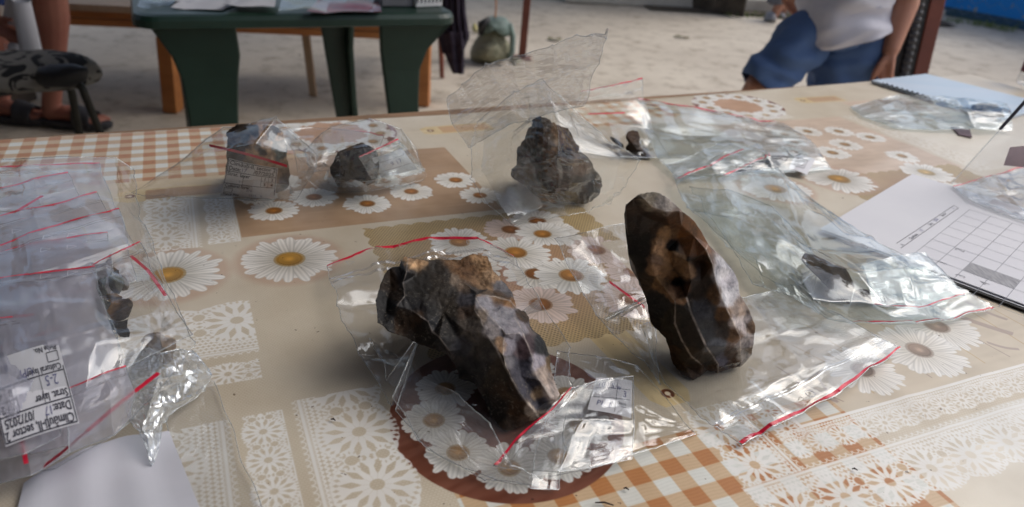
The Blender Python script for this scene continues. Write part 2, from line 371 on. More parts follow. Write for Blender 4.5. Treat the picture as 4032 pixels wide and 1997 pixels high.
    panel(44.6,100,8.5,24,(222,212,192),.06,45)
    dia=lambda s:(lambda x,y: sm(s*((x-38.2)+(y-26.2))*.7071))
    # wide lace: leg going away, leg going right; narrow lace inside it
    lace(31.2,36.9,26.4,34.5,False,1,4.1,28.0,cl=None)
    lace(31.2,100,21.0,26.8,True,1,4.15,33.5)
    lace(37.2,39.9,29.6,34.5,False,1,2.2,30.3,wide=False)
    lace(37.2,100,27.0,30.1,True,1,2.2,37.9,wide=False)
    over(*(lambda w:(w[0],box(w[1],w[2],39.9,100,30.0,30.3)*.95))(win(39,100,29,32)),LW)
    over(*(lambda w:(w[0],box(w[1],w[2],39.7,40.0,30,36)*.95))(win(39,42,29,37)),LW)
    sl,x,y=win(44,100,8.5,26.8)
    over(sl,np.clip((x-46)/26,0,.55)*(.6+.5*noise(x,y,5,71)),C(226,230,228))  # whitening that grows to the right paints sky glare into the print
    # lace panels on the left
    lace(-6.6,-.6,71.8,85.3,False,1,4.45,74.6)
    lace(-.4,3.1,72.2,84.2,False,1,2.9,75.6,wide=False)
    lace(-16,2.7,51.9,60.6,True,-1,6.0,-4.6)
    lace(-16,2.5,48.4,51.4,True,-1,3.0,-2.9,wide=False)
    lace(4.1,11.2,8.5,44.9,False,-1,5.3,34.8)
    lace(.1,3.4,8.5,44.2,False,1,2.95,36.3,wide=False)
    lace(-8,-.2,8.5,44.2,False,1,5.3,34.8)
    # right-hand far lace band
    lace(44,100,43,46.5,True,1,2.7,40.0,wide=False) if False else None
    lace(68,100,96.5,101,True,1,3.5,80,wide=False,op=.6)
    lace(110,150,68,96,False,1,5.3,80,op=.45)
    g=img.mean(2,keepdims=True); img=g+(img-g)*.86; img=img*.985+.008
    return np.clip(img,0,1)
# ------------------------------------------------------------------ ground
def ground_mat():
    m, n, b = newmat('old_concrete'); tc = nd(n, 'ShaderNodeTexCoord'); g = tc.outputs['Object']
    a = nd(n, 'ShaderNodeTexNoise', Scale=.8, Detail=8, Roughness=.6); n.links.new(g, a.inputs['Vector'])
    c = nd(n, 'ShaderNodeTexNoise', Scale=7., Detail=6, Roughness=.7); n.links.new(g, c.inputs['Vector'])
    d = nd(n, 'ShaderNodeTexNoise', Scale=90., Detail=4, Roughness=.7); n.links.new(g, d.inputs['Vector'])
    c1 = mixc(n, ramp(n, a.outputs[0], .35, .7), (.60, .54, .45), (.46, .405, .335))
    c2 = mixc(n, ramp(n, c.outputs[0], .50, .70), c1, (.30, .25, .195))
    c3 = mixc(n, ramp(n, d.outputs[0], .3, .8), c2, (.42, .38, .32), 'MULTIPLY'); 
    mx = nd(n, 'ShaderNodeMix'); mx.data_type = 'RGBA'; mx.inputs[0].default_value = .25; n.links.new(c2, mx.inputs[6]); n.links.new(c3, mx.inputs[7])
    n.links.new(mx.outputs[2], b.inputs['Base Color']); b.inputs['Roughness'].default_value = .85
    bp = nd(n, 'ShaderNodeBump', Strength=.5, Distance=.01); n.links.new(c.outputs[0], bp.inputs['Height']); n.links.new(bp.outputs[0], b.inputs['Normal'])
    return m
GR = ground_mat()
rng = np.random.default_rng(3)
N = 90; xs = np.concatenate([[-150, -60, -25], np.linspace(-12, 16, N), [40, 80, 150]]); ys = np.concatenate([[-150, -60, -25], np.linspace(-8, 16, N), [40, 80, 150]])
GV = []; 
for y in ys:
    for x in xs:
        z = -0.002+.012*mnoise.noise(Vector((x*.6, y*.6, 0)))+.004*mnoise.noise(Vector((x*2.5, y*2.5, 3))) if abs(x) < 17 and abs(y) < 17 else 0
        GV.append((x, y, min(z, .0)))
nx = len(xs)
mk('ground', GV, [(j*nx+i, j*nx+i+1, (j+1)*nx+i+1, (j+1)*nx+i) for j in range(len(ys)-1) for i in range(nx-1)], GR, smooth=True, kind='structure')
# bright concrete lane and its step along the top of the picture
STONE = mat('pale_stone', (.46, .43, .38), (.36, .33, .29), rough=.85, scale=5, bump=.5, bscale=40, dist=.01)
DARK = mat('dark_soil', (.045, .035, .025), (.09, .07, .05), rough=.95, scale=9, bump=.6, bscale=30, dist=.02)
a = PG(1930, 42); b = PG(2385, 66)
d = (b-a)/np.linalg.norm(b-a); nrm = np.array([-d[1], d[0], 0])
mk('soil_strip', [a-d*1.2+[0, 0, .012]-nrm*.02, b+d*.1+[0, 0, .012]-nrm*.02, b+d*.1+nrm*.22+[0, 0, .02], a-d*1.2+nrm*.22+[0, 0, .02]], [(0, 1, 2, 3)], DARK, kind='structure')
V, F = merge([hexa([a-d*2+nrm*.2, b+d*.1+nrm*.2, b+d*.1+nrm*.65, a-d*2+nrm*.65, a-d*2+nrm*.22+[0, 0, .13], b+d*.1+nrm*.22+[0, 0, .13], b+d*.1+nrm*.65+[0, 0, .13], a-d*2+nrm*.65+[0, 0, .13]])])
soften(mk('kerb', V, F, STONE, kind='structure'), .02, 3)
mk('path', [a-d*2+nrm*.66+[0, 0, .006], b+d*.1+nrm*.66+[0, 0, .006], b+d*.1+nrm*3+[0, 0, .006], a-d*2+nrm*3+[0, 0, .006]], [(0, 1, 2, 3)], DARK, kind='structure')
# tufts of grass at the step, leaves and litter
GRASS = mat('grass_blades', (.10, .16, .03), (.16, .20, .05), rough=.7, scale=8)
def tuft(cx, cy, n, r, h, seed, V, F):
    q = np.random.default_rng(seed)
    for k in range(n):
        x, y = cx+q.normal(0, r), cy+q.normal(0, r); t = q.uniform(0, 6.28); hh = h*q.uniform(.5, 1.2); w = .004; dx, dy = q.normal(0, .4, 2)*hh
        i = len(V); V += [(x-w*math.cos(t), y-w*math.sin(t), 0), (x+w*math.cos(t), y+w*math.sin(t), 0), (x+dx*.5, y+dy*.5, hh*.7), (x+dx, y+dy, hh)]; F += [(i, i+1, i+2), (i, i+2, i+3)]
V, F = [], []
for k, t in enumerate(np.linspace(-.2, .75, 12)):
    p = a+(b-a)*t-nrm*.03; tuft(p[0], p[1], 40, .05, .05, k, V, F)
for k, (x, y) in enumerate(((2455, 60), (2490, 66), (2530, 74), (2400, 52))):
    p = PG(x, y+3); tuft(p[0], p[1], 60, .05, .06, 30+k, V, F)
mk('grass', V, F, GRASS, kind='stuff', label='thin tufts of grass along the step and wall foot')
LEAF = mat('dry_leaf', (.10, .13, .04), (.16, .12, .06), rough=.8, scale=30)
def leaf(x, y, s, seed, lab):
    q = np.random.default_rng(seed); c = PG(x, y); V = [tuple(c+[0, 0, .012])]; t0 = q.uniform(0, 6)
    for k in range(14):
        t = 2*math.pi*k/14; r = s*(.6+.4*abs(math.cos(t)))*q.uniform(.8, 1.1); V.append((c[0]+r*math.cos(t+t0), c[1]+r*.55*math.sin(t+t0), .006+.012*abs(math.sin(t*1.5))))
    mk('fallen_leaf', V, [(0, 1+k, 1+(k+1) % 14) for k in range(14)], LEAF, label=lab, cat='leaf')
leaf(1715, 96, .07, 1, 'dark green leaf lying alone on the open concrete, right of the tall bag')
leaf(1395, 101, .08, 2, 'greenish leaf on the concrete behind the tip of the tall bag')
leaf(3000/1.5652+40, 150, .05, 5, 'small brown leaf on the concrete left of the standing person')
V, F = [], []; q = np.random.default_rng(8)
for k in range(170):
    x, y = q.uniform(-2.5, 4), q.uniform(2.2, 7.5); r = q.uniform(.004, .014); i = len(V)
    for m in range(5): V.append((x+r*math.cos(m*1.26)*q.uniform(.6, 1.2), y+r*math.sin(m*1.26)*q.uniform(.6, 1.2), .003))
    V.append((x, y, r*.6)); F += [(i+m, i+(m+1) % 5, i+5) for m in range(5)]
mk('grit', V, F, mat('grit_bits', (.20, .16, .12), (.5, .48, .42), scale=6, rough=.9), kind='stuff', label='scattered crumbs and grit on the concrete')
# ------------------------------------------------------------------ blue wall, right
def wall_mat():
    m, n, b = newmat('blue_painted_wall'); tc = nd(n, 'ShaderNodeTexCoord'); g = tc.outputs['Object']
    a_ = nd(n, 'ShaderNodeTexNoise', Scale=5., Detail=8, Roughness=.7); n.links.new(g, a_.inputs['Vector'])
    c_ = nd(n, 'ShaderNodeTexNoise', Scale=1.6, Detail=3); n.links.new(g, c_.inputs['Vector'])
    base = mixc(n, c_.outputs[0], (.005, .20, .62), (.01, .27, .74))
    n.links.new(mixc(n, ramp(n, a_.outputs[0], .60, .63), base, (.36, .34, .22)), b.inputs['Base Color']); b.inputs['Roughness'].default_value = .55
    bp = nd(n, 'ShaderNodeBump', Strength=.4, Distance=.01); n.links.new(a_.outputs[0], bp.inputs['Height']); n.links.new(bp.outputs[0], b.inputs['Normal']); return m
w0, w1 = PG(2368, 36), PG(2600, 80); wd = (w1-w0)/np.linalg.norm(w1-w0); wn = np.array([wd[1], -wd[0], 0]); wn = wn if wn[1] > 0 else -wn
wt = thing('painted_wall', 'bright blue painted wall with flaking patches behind wire mesh', 'wall', w0)
e = w1+wd*4; s0 = w0-wd*.05
V, F = hexa([s0, e, e+wn*.2, s0+wn*.2, s0+[0, 0, 2.2], e+[0, 0, 2.2], e+wn*.2+[0, 0, 2.2], s0+wn*.2+[0, 0, 2.2]])
mk('wall_face', V, F, wall_mat(), wt)
# dark weathered foot of the wall
V, F = hexa([s0-wn*.012, e-wn*.012, e, s0, s0-wn*.006+[0, 0, .09], e-wn*.006+[0, 0, .09], e+[0, 0, .09], s0+[0, 0, .09]])
mk('wall_foot', V, F, mat('wall_base_stain', (.02, .07, .14), (.05, .10, .12), scale=12, rough=.8), wt)
# chain link in front of the wall
fn = thing('wire_fence', 'thin looping wire mesh in front of the blue wall', 'fence', w0-wn*.1)
Vw, Fw = [], []; L = 2.6; cell = .16
for r in range(14):
    for ph in (0, 1):
        path = []
        for k in range(int(L/cell*2)+1):
            u = k*cell/2; z = .05+r*cell*.75+(cell*.38*abs(math.sin(math.pi*(u/cell+ph*.5+r*.5)))); p = s0+wd*u-wn*(.1+.008*ph); path.append((p[0], p[1], z))
        if ph == 0:
            v, f = tube(path, .0022, 4, False); nv = len(Vw); Vw += v; Fw += [tuple(i+nv for i in g_) for g_ in f]
mk('wire_mesh', Vw, Fw, mat('dull_wire', (.25, .33, .42), (.15, .2, .3), rough=.4, metal=.6), fn, kind='stuff')
for u in (0.05, 2.5):
    p = s0+wd*u-wn*.1; mk('fence_post', *tube([(p[0], p[1], 0), (p[0], p[1], 1.9)], .012, 8), mat('post_wire', (.2, .25, .3)), fn)
# ------------------------------------------------------------------ the shelter over the table: roof, beams, steel posts
RUST = mat('red_oxide_steel', (.20, .055, .035), (.12, .035, .025), rough=.55, scale=9, bump=.3, bscale=60, lo=.3, hi=.8)
BLK = mat('black_rubber', (.012, .012, .014), (.02, .02, .022), rough=.5)
rn = np.array([.54, .842, 0]); rt = np.array([.842, -.54, 0])
roof = thing('shelter_roof', 'unseen boarded roof of the open shelter above the tables, outline shaped for shade', 'roof', (0, 0, 2.55))
ROOF_EDGE = 1.75
planks = []
for k in range(45):
    rr_ = 7.4-.16-.32*k; s1 = -2.35 if rr_ > 3.9 else -.6 if rr_ > ROOF_EDGE else .55; ca = rn*rr_-rt*4.6; cb = rn*rr_+rt*s1  # stepped outline shapes the shade; farthest boards added to darken the left ground
    planks.append(((ca+cb)/2+[0, 0, 2.6+.004*(k % 2)+.02*k], s1+4.6))
pm = mat('roof_board', (.11, .08, .055), (.08, .055, .035), rough=.8, scale=3, aniso=(1, 8, 8))
R3 = np.array([rt, rn, [0, 0, 1.]]).T
for cc, L_ in planks:
    V, F = box(cc, (L_, .312, .025), r3=R3); mk('roof_board', V, F, pm, roof)
for s_ in (-3.6, -.7, .4):
    e0_ = 7.2 if s_ < -3 else 3.8 if s_ < 0 else 1.8; c0 = rt*s_+rn*((e0_-7.2)/2)+[0, 0, 2.50]; V, F = box(c0, (.08, e0_+7.2, .12), r3=R3); mk('rafter', V, F, pm, roof)
back = thing('added_back_wall', 'unseen board wall added behind the viewer to block light', 'wall', (0, -1.6, 0))
for k in range(20): mk('wall_board', *box((-4.4+k*.31, -1.6, 1.25), (.3, .03, 2.5)), pm, back)  # added wall, keeps light from behind off the fronts of the stones
lw_ = thing('added_side_wall', 'unseen board wall added on the left to darken that side', 'wall', (-4.6, 0, 0))
for k in range(20):
    p = np.array([-4.7, -2.1+k*.31, 1.25]); mk('wall_board', *box(p, (.03, .3, 2.5)), pm, lw_)  # added wall, makes the left side of the table fall darker
sw_ = thing('added_far_wall', 'dark board wall added behind the pine bench to darken the left', 'wall', rn*7.3-rt*3.6)
for k in range(9): mk('wall_board', *box(rn*7.3+rt*(-4.9+k*.31)+[0, 0, 1.28], (.3, .03, 2.55), r3=R3), DARK, sw_)  # added with the far roof boards to darken the left background
# thin steel post in the middle background
p0 = PG(1313, 147); pt = thing('steel_post', 'thin red-brown steel post standing on the open concrete behind the tall bag', 'post', p0)
t0 = PY(1326, 0, p0[1]-.02); dr = (t0-p0)/(t0[2]-p0[2]); tp = p0+dr*2.5
r3 = np.array([[1, 0, 0], [0, 1, 0], [0, 0, 1.]])
w = .024
V, F = hexa([p0+[-w, -w, 0], p0+[w, -w, 0], p0+[w, w, 0], p0+[-w, w, 0], tp+[-w, -w, 0], tp+[w, -w, 0], tp+[w, w, 0], tp+[-w, w, 0]])
soften(mk('post_shaft', V, F, RUST, pt), .004)
mk('base_plate', *box(p0+[0, 0, .004], (.12, .12, .008)), RUST, pt)
# leaning post with the ribbed hose on the right
Y2 = 2.75
pb_, pa_ = PY(2293, 187, Y2), PY(2336, 0, Y2)
dr = (pa_-pb_)/(pa_[2]-pb_[2]); base = pb_-dr*pb_[2]; top = pb_+dr*(2.5-pb_[2])
rp = thing('steel_post', 'broad red-brown steel post behind the far right table edge, beside the standing person', 'post', base)
w = .026; 
V, F = hexa([base+[-w, -w, 0], base+[w, -w, 0], base+[w, w, 0], base+[-w, w, 0], top+[-w, -w, 0], top+[w, -w, 0], top+[w, w, 0], top+[-w, w, 0]])
V = np.array(V)+[.022, 0, 0]
soften(mk('post_shaft', V, F, RUST, rp), .004)
V, F = hexa([base+[-.075, -.02, 0], base+[-.006, -.02, 0], base+[-.006, .02, 0], base+[-.075, .02, 0], top+[-.075, -.02, 0], top+[-.006, -.02, 0], top+[-.006, .02, 0], top+[-.075, .02, 0]])
mk('side_channel', V, F, BLK, rp)
path, rad = [], []
for k in range(420):
    t = k/419; p = base+(top-base)*t+[-.041, -.034, 0]; path.append(p); rad.append(.0165 if k % 4 < 2 else .0125)
hz = thing('ribbed_hose', 'black ribbed plastic hose running up the broad steel post', 'hose', base)
mk('hose_tube', *tube(path, rad, 10), mat('hose_black', (.03, .03, .034), (.05, .05, .055), rough=.35), hz, smooth=False)
# ------------------------------------------------------------------ the near table and its printed cloth
def b_far(a):
    return np.interp(a, [-60, 40, 107, 142, 200], [110.0, 110.2, 114.9, 117.6, 121])
TA0, TA1, TB0 = -60., 175., -30.
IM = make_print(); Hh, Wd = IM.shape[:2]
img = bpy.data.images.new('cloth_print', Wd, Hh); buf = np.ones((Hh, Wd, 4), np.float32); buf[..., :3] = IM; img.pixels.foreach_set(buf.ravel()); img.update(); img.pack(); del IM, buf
def cloth_mat():
    m, n, b = newmat('printed_oilcloth')
    uv = nd(n, 'ShaderNodeUVMap', uv_map='print'); im = nd(n, 'ShaderNodeTexImage'); im.image = img; im.interpolation = 'Cubic'; im.extension = 'EXTEND'; n.links.new(uv.outputs[0], im.inputs[0])
    tc = nd(n, 'ShaderNodeTexCoord'); no = nd(n, 'ShaderNodeTexNoise', Scale=14., Detail=6, Roughness=.6); n.links.new(tc.outputs['Object'], no.inputs['Vector'])
    sp = nd(n, 'ShaderNodeTexNoise', Scale=170., Detail=2); n.links.new(tc.outputs['Object'], sp.inputs['Vector'])
    dirt = mixc(n, ramp(n, sp.outputs[0], .74, .77), (1, 1, 1), (.35, .3, .26))
    c = mixc(n, 1., mixc(n, ramp(n, no.outputs[0], .35, .75), (1, 1, 1), (.86, .83, .80)), dirt, 'MULTIPLY')
    n.links.new(mixc(n, 1., im.outputs[0], c, 'MULTIPLY'), b.inputs['Base Color'])
    b.inputs['Roughness'].default_value = .33; b.inputs['Specular IOR Level'].default_value = .5
    nb = nd(n, 'ShaderNodeTexNoise', Scale=9., Detail=3); n.links.new(tc.outputs['Object'], nb.inputs['Vector'])
    bp = nd(n, 'ShaderNodeBump', Strength=.12, Distance=.0006); n.links.new(no.outputs[0], bp.inputs['Height'])
    b2 = nd(n, 'ShaderNodeBump', Strength=.35, Distance=.006); n.links.new(nb.outputs[0], b2.inputs['Height']); n.links.new(b2.outputs[0], bp.inputs['Normal']); n.links.new(bp.outputs[0], b.inputs['Normal'])
    return m
CLOTH = cloth_mat()
tbl = thing('long_table', 'long table under the printed oilcloth, carrying all the bags and stones', 'table', TW(50, 60)-[0, 0, TZ])
# top boards, frame and legs below the cloth
WOODT = mat('table_wood', (.30, .18, .10), (.22, .13, .07), rough=.6, scale=3, aniso=(1, 9, 9))
def slab(a0, a1, b0, b1, z0, z1):
    P = [TW(a0, b0, z0), TW(a1, b0, z0), TW(a1, min(b1, b_far(a1)-1.2), z0), TW(a0, min(b1, b_far(a0)-1.2), z0)]
    Q = [TW(a0, b0, z1), TW(a1, b0, z1), TW(a1, min(b1, b_far(a1)-1.2), z1), TW(a0, min(b1, b_far(a0)-1.2), z1)]
    return hexa(P+Q)
for k in range(5):
    b0 = TB0+1+k*28.; mk('top_board', *slab(TA0+1, TA1-1, b0, b0+27.7 if k < 4 else 130, -3.2, -.35), WOODT, tbl)
for (a_, b_) in ((-52, -22), (-52, 100), (60, -22), (60, 101), (166, -22), (166, 104)):
    c = TW(a_, b_); mk('leg', *box((c[0], c[1], (TZ-.032)/2), (.07, .07, TZ-.032), rz=YAW), WOODT, tbl)
ga = np.unique(np.concatenate([np.arange(TA0, TA1+.1, 1.25), [TA0, TA1]])); ng = len(ga); nb_ = 118
V, UVs = [], []
def cz(a_, b_):
    z = .05*mnoise.noise(Vector((a_*.05, b_*.05, 0)))+.03*mnoise.noise(Vector((a_*.16, b_*.16, 5)))
    # soft creases running away from the viewer and one along the band right of centre
    for (x0, y0, x1, y1, h, w_) in ((52, 60, 150, 92, .16, 2.2), (60, 44, 120, 66, .12, 2.), (45, 8, 60, 30, .10, 1.4), (38, 66, 60, 108, .12, 1.8), (100, 30, 108, 70, .12, 2)):
        L_ = math.hypot(x1-x0, y1-y0); u = ((a_-x0)*(x1-x0)+(b_-y0)*(y1-y0))/L_; v = (-(a_-x0)*(y1-y0)+(b_-y0)*(x1-x0))/L_
        if -6 < u < L_+6: z += h*math.exp(-(v/w_)**2)*min(1, max(0, min(u+6, L_+6-u)/6))
    z += .10*math.exp(-((a_-51.5-.4*math.sin(b_*.11))/.7)**2)+.09*math.exp(-((b_-63.5-.4*math.sin(a_*.09))/.7)**2)+.06*math.exp(-((a_+2+.5*math.sin(b_*.1))/.8)**2)+.02*mnoise.noise(Vector((a_*.5, b_*.5, 9)))
    return z-.10
drop = [(0, 0), (.5, -.12), (.85, -.5), (1.0, -1.2), (1.05, -3), (1.2, -7), (1.1, -12), (1.4, -17)]
for i, a_ in enumerate(ga):
    bf = b_far(a_)-.9
    for j in range(nb_):
        t = j/(nb_-1); b_ = TB0+(bf-TB0)*t; V.append(TW(a_, b_, cz(a_, b_))); UVs.append((a_, b_))
    for q_, (db, dz) in enumerate(drop[1:]):
        wv = .35*math.sin(a_*.21)*max(0, -dz-1)/10; b_ = bf+db+wv; V.append(TW(a_, b_, dz+cz(a_, bf))); UVs.append((a_, bf+db-dz))
nr = nb_+len(drop)-1
F = [(i*nr+j, (i+1)*nr+j, (i+1)*nr+j+1, i*nr+j+1) for i in range(ng-1) for j in range(nr-1)]
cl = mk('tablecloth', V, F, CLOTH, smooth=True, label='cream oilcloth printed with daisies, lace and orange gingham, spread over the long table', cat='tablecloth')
uvl = cl.data.uv_layers.new(name='print'); U_ = np.array(UVs)
U_ = np.stack([(U_[:, 0]-A0)/(A1-A0), (U_[:, 1]-B0)/(B1-B0)], 1)
vi = np.zeros(len(cl.data.loops), np.int32); cl.data.loops.foreach_get('vertex_index', vi); uvl.data.foreach_set('uv', U_[vi].astype(np.float32).ravel())
# ------------------------------------------------------------------ green garden table
GREEN = mat('green_resin', (.009, .030, .020), (.013, .040, .028), rough=.38, scale=8, bump=.08, bscale=200)
gl_, gr_ = PG(335, 78, .686), PG(1155, 66, .686)
gl_[2] = gr_[2] = 0; gx = (gr_-gl_)/np.linalg.norm(gr_-gl_); gy = np.array([-gx[1], gx[0], 0]); GWid = np.linalg.norm(gr_-gl_); GLen = .92
gt = thing('garden_table', 'dark green resin garden table strewn with papers and bags', 'table', gl_+gx*GWid/2+gy*GLen/2)
def G(u, v, z): return gl_+gx*u+gy*v+np.array([0, 0, z])
def rrect(u0, u1, v0, v1, r, z, n=6):
    P = []
    for (cu, cv, t0) in ((u1-r, v0+r, -90), (u1-r, v1-r, 0), (u0+r, v1-r, 90), (u0+r, v0+r, 180)):
        for k in range(n+1):
            t = math.radians(t0+90*k/n); P.append(G(cu+r*math.cos(t), cv+r*math.sin(t), z))
    return P
rings = [rrect(.012, GWid-.012, .012, GLen-.012, .05, .686), rrect(0, GWid, 0, GLen, .06, .690), rrect(0, GWid, 0, GLen, .06, .708), rrect(.006, GWid-.006, .006, GLen-.006, .058, .719), rrect(.02, GWid-.02, .02, GLen-.02, .05, .722)]
nn = len(rings[0]); V = sum(rings, []); F = [(r*nn+k, r*nn+(k+1) % nn, (r+1)*nn+(k+1) % nn, (r+1)*nn+k) for r in range(4) for k in range(nn)]+[tuple(range(nn))[::-1], tuple(range(4*nn, 5*nn))]
mk('table_top', V, F, GREEN, gt)
V, F = merge([box(G(GWid/2, .1, .70), (.01, .01, .01))])
def gleg(pts):   # L-shaped flaring leg: outer corner path with two flanges
    V, F = [], []
    for (u, v, z, wu, wv, su, sv) in pts:
        t = .022
        V += [G(u, v, z), G(u+su*wu, v, z), G(u+su*wu, v+sv*t, z), G(u+su*t, v+sv*t, z), G(u+su*t, v+sv*wv, z), G(u, v+sv*wv, z)]
    m_ = 6
    for r in range(len(pts)-1):
        for k in range(m_): F.append((r*m_+k, r*m_+(k+1) % m_, (r+1)*m_+(k+1) % m_, (r+1)*m_+k))
    F += [(0, 1, 2, 3), (0, 3, 4, 5)]; o_ = (len(pts)-1)*m_; F += [(o_, o_+3, o_+2, o_+1), (o_, o_+5, o_+4, o_+3)]
    return V, F
for (u_, v_, su, sv) in ((.045, .03, 1, 1), (GWid-.02, .03, -1, 1), (.06, GLen-.06, 1, -1), (GWid-.04, GLen-.06, -1, -1)):
    pts = []
    prof = ((.688, 0, .20), (.61, .035, .17), (.55, .050, .145), (.45, .055, .13), (.25, .055, .118), (.0, .055, .105)) if su > 0 else ((.688, 0, .21), (.61, .06, .145), (.55, .082, .115), (.45, .085, .10), (.25, .075, .085), (.0, .055, .07))
    for (z, du, w) in prof: pts.append((u_+su*du, v_+sv*du*.2, z, w, w*.8, su, sv))
    o = mk('leg', *gleg(pts), GREEN, gt); soften(o, .006, 2, .9)
# things on the green table (each rests on it)
ZT = .7235
def onplane(x, y, h=ZT): return PG(x, y, h)
def sheet_on(name, corners, h, label, cat, m_, curl=.01, seed=0, group=None):
    c = [onplane(x, y, h) for x, y in corners]; q = np.random.default_rng(seed); V, F = [], []; n_ = 9
    for j in range(n_):
        for i in range(n_):
            u, v = i/(n_-1), j/(n_-1); p = (c[0]*(1-u)+c[1]*u)*(1-v)+(c[3]*(1-u)+c[2]*u)*v
            V.append(p+[0, 0, curl*(abs(mnoise.noise(Vector((p[0]*9+seed, p[1]*9, 0))))+.6*max(0, abs(u-.5)*2-.7)*q.random())])
    F = [(j*n_+i, j*n_+i+1, (j+1)*n_+i+1, (j+1)*n_+i) for j in range(n_-1) for i in range(n_-1)]
    return mk(name, V, F, m_, smooth=True, label=label, cat=cat, group=group)
sheet_on('paper_sheet', [(430, 22), (560, 28), (610, 5), (500, -14)], ZT, 'loose white paper near the left end of the green table', 'paper', PAPER, .012, 1)
sheet_on('paper_sheet', [(560, 20), (690, 24), (700, 2), (600, -10)], ZT+.008, 'crumpled white paper overlapping another on the green table', 'paper', PAPER, .03, 2)
sheet_on('paper_sheet', [(300+100, 2), (480, 6), (520, -30), (430, -34)], ZT+.004, 'white paper at the back left of the green table', 'paper', PAPER, .015, 3)
sheet_on('plastic_bag', [(345, 26), (440, 18), (460, -10), (380, -16)], ZT+.002, 'empty clear plastic bag at the left corner of the green table', 'bag', FILMG, .04, 4)
sheet_on('plastic_bag', [(700, 34), (960, 34), (950, -12), (720, -10)], ZT+.002, 'clear plastic bag spread across the middle of the green table', 'bag', FILMV, .03, 5)
REDC = mat('crimson_wrapper', (.22, .012, .03), (.10, .02, .03), rough=.3, scale=20)
sheet_on('wrapper', [(770, 35), (960, 32), (950, 4), (800, 2)], ZT+.004, 'crimson wrapper lying flat inside the clear bag on the green table', 'wrapper', REDC, .012, 6)
for k_, (x0, y0, x1, y1, lab, c_) in enumerate(((960, 17, 1040, 17, 'small grey tin box at the right end of the green table', ((.20, .20, .22), (.12, .12, .13))), (1046, 19, 1113, 16, 'small box with black and white stripes at the right end of the green table', ((.75, .75, .75), (.7, .7, .7))))):
    p, q_ = onplane(x0, y0), onplane(x1, y1); w_ = np.linalg.norm(q_-p); dd = (q_-p)/w_; nn_ = np.array([-dd[1], dd[0], 0])
    t = thing('small_box', lab, 'box', (p+q_)/2)
    P = [p, q_, q_+nn_*.09, p+nn_*.09]; body = mk('carton', *hexa(P+[v+np.array([0, 0, .07]) for v in P]), mat('box_%d' % k_, *c_, rough=.5, scale=12), t); soften(body, .003)
    if k_:
        for s_ in range(7):
            a1_, a2_ = p+dd*w_*(s_+.15)/7, p+dd*w_*(s_+.6)/7; sl = dd*.006
            mk('stripe', [a1_-nn_*.0006+[0, 0, .012], a2_-nn_*.0006+[0, 0, .012], a2_+sl-nn_*.0006+[0, 0, .06], a1_+sl-nn_*.0006+[0, 0, .06]], [(0, 1, 2, 3)], INK, t)
    else:
        mk('lid', *hexa([v+np.array([0, 0, .07]) for v in P]+[v+np.array([0, 0, .082]) for v in P]), mat('tin_lid', (.25, .2, .18), rough=.35, metal=.5), t)
# ------------------------------------------------------------------ orange wooden table behind it
PINE = mat('varnished_pine', (.50, .20, .06), (.36, .13, .035), rough=.45, scale=2.2, aniso=(1, 10, 10), lo=.3, hi=.7)
PINEL = mat('bare_pine', (.42, .30, .20), (.33, .23, .15), rough=.6, scale=2.2, aniso=(10, 10, 1))
l0, r0 = PG(415, 284), PG(1076, 268)
px_ = np.array([1., .04, 0]); px_ /= np.linalg.norm(px_)
bt = thing('pine_bench', 'orange varnished pine bench table standing behind the green table', 'bench', (l0+r0)/2)
def upright(x0, y0, x1, y1, wpx, Y, zt, name, m_, par, depth=.045):
    p = PY(x0, y0, Y); top_ = PY(x1, y1, Y); w_ = abs(PY(x0+wpx, y0, Y)[0]-p[0]); dr_ = (top_-p)/(top_[2]-p[2]); b_ = p-dr_*(p[2]); t_ = p+dr_*(zt-p[2])
    e_ = np.array([w_, 0, 0]); d_ = np.array([0, depth, 0]); return mk(name, *hexa([b_, b_+e_, b_+e_+d_, b_+d_, t_, t_+e_, t_+e_+d_, t_+d_]), m_, par)
YB = l0[1]
zb0, zb1 = PY(250, 67, YB+.1)[2], PY(250, 28, YB+.1)[2]
xl, xr = PY(150, 50, YB)[0]-.6, PY(1078, 100, YB+.3)[0]
soften(upright(397, 160, 390, 90, 36, YB, zb0, 'leg', PINE, bt, .08), .004)
soften(upright(1050, 250, 1052, 90, 28, YB+.42, zb0+.02, 'leg', PINE, bt, .08), .004)
zf = (zb0+zb1)/2
for k, (z0_, z1_) in enumerate(((zb0, zf-.002), (zf+.002, zb1))):
    V, F = hexa([(xl, YB-.02, z0_), (xr, YB+.36, z0_), (xr, YB+.39, z0_), (xl, YB+.01, z0_), (xl, YB-.02, z1_), (xr, YB+.36, z1_), (xr, YB+.39, z1_), (xl, YB+.01, z1_)]); soften(mk('apron_board', V, F, PINE, bt), .003)
V, F = hexa([(xl-.03, YB-.05, zb1+.001), (xr+.03, YB+.33, zb1+.001), (xr+.03, YB+1.0, zb1+.001), (xl-.03, YB+.6, zb1+.001), (xl-.03, YB-.05, zb1+.03), (xr+.03, YB+.33, zb1+.03), (xr+.03, YB+1.0, zb1+.03), (xl-.03, YB+.6, zb1+.03)]); mk('seat_board', V, F, PINEL, bt)
mk('leg', *box((xl+.05, YB+.4, zb0/2), (.07, .07, zb0)), PINE, bt)
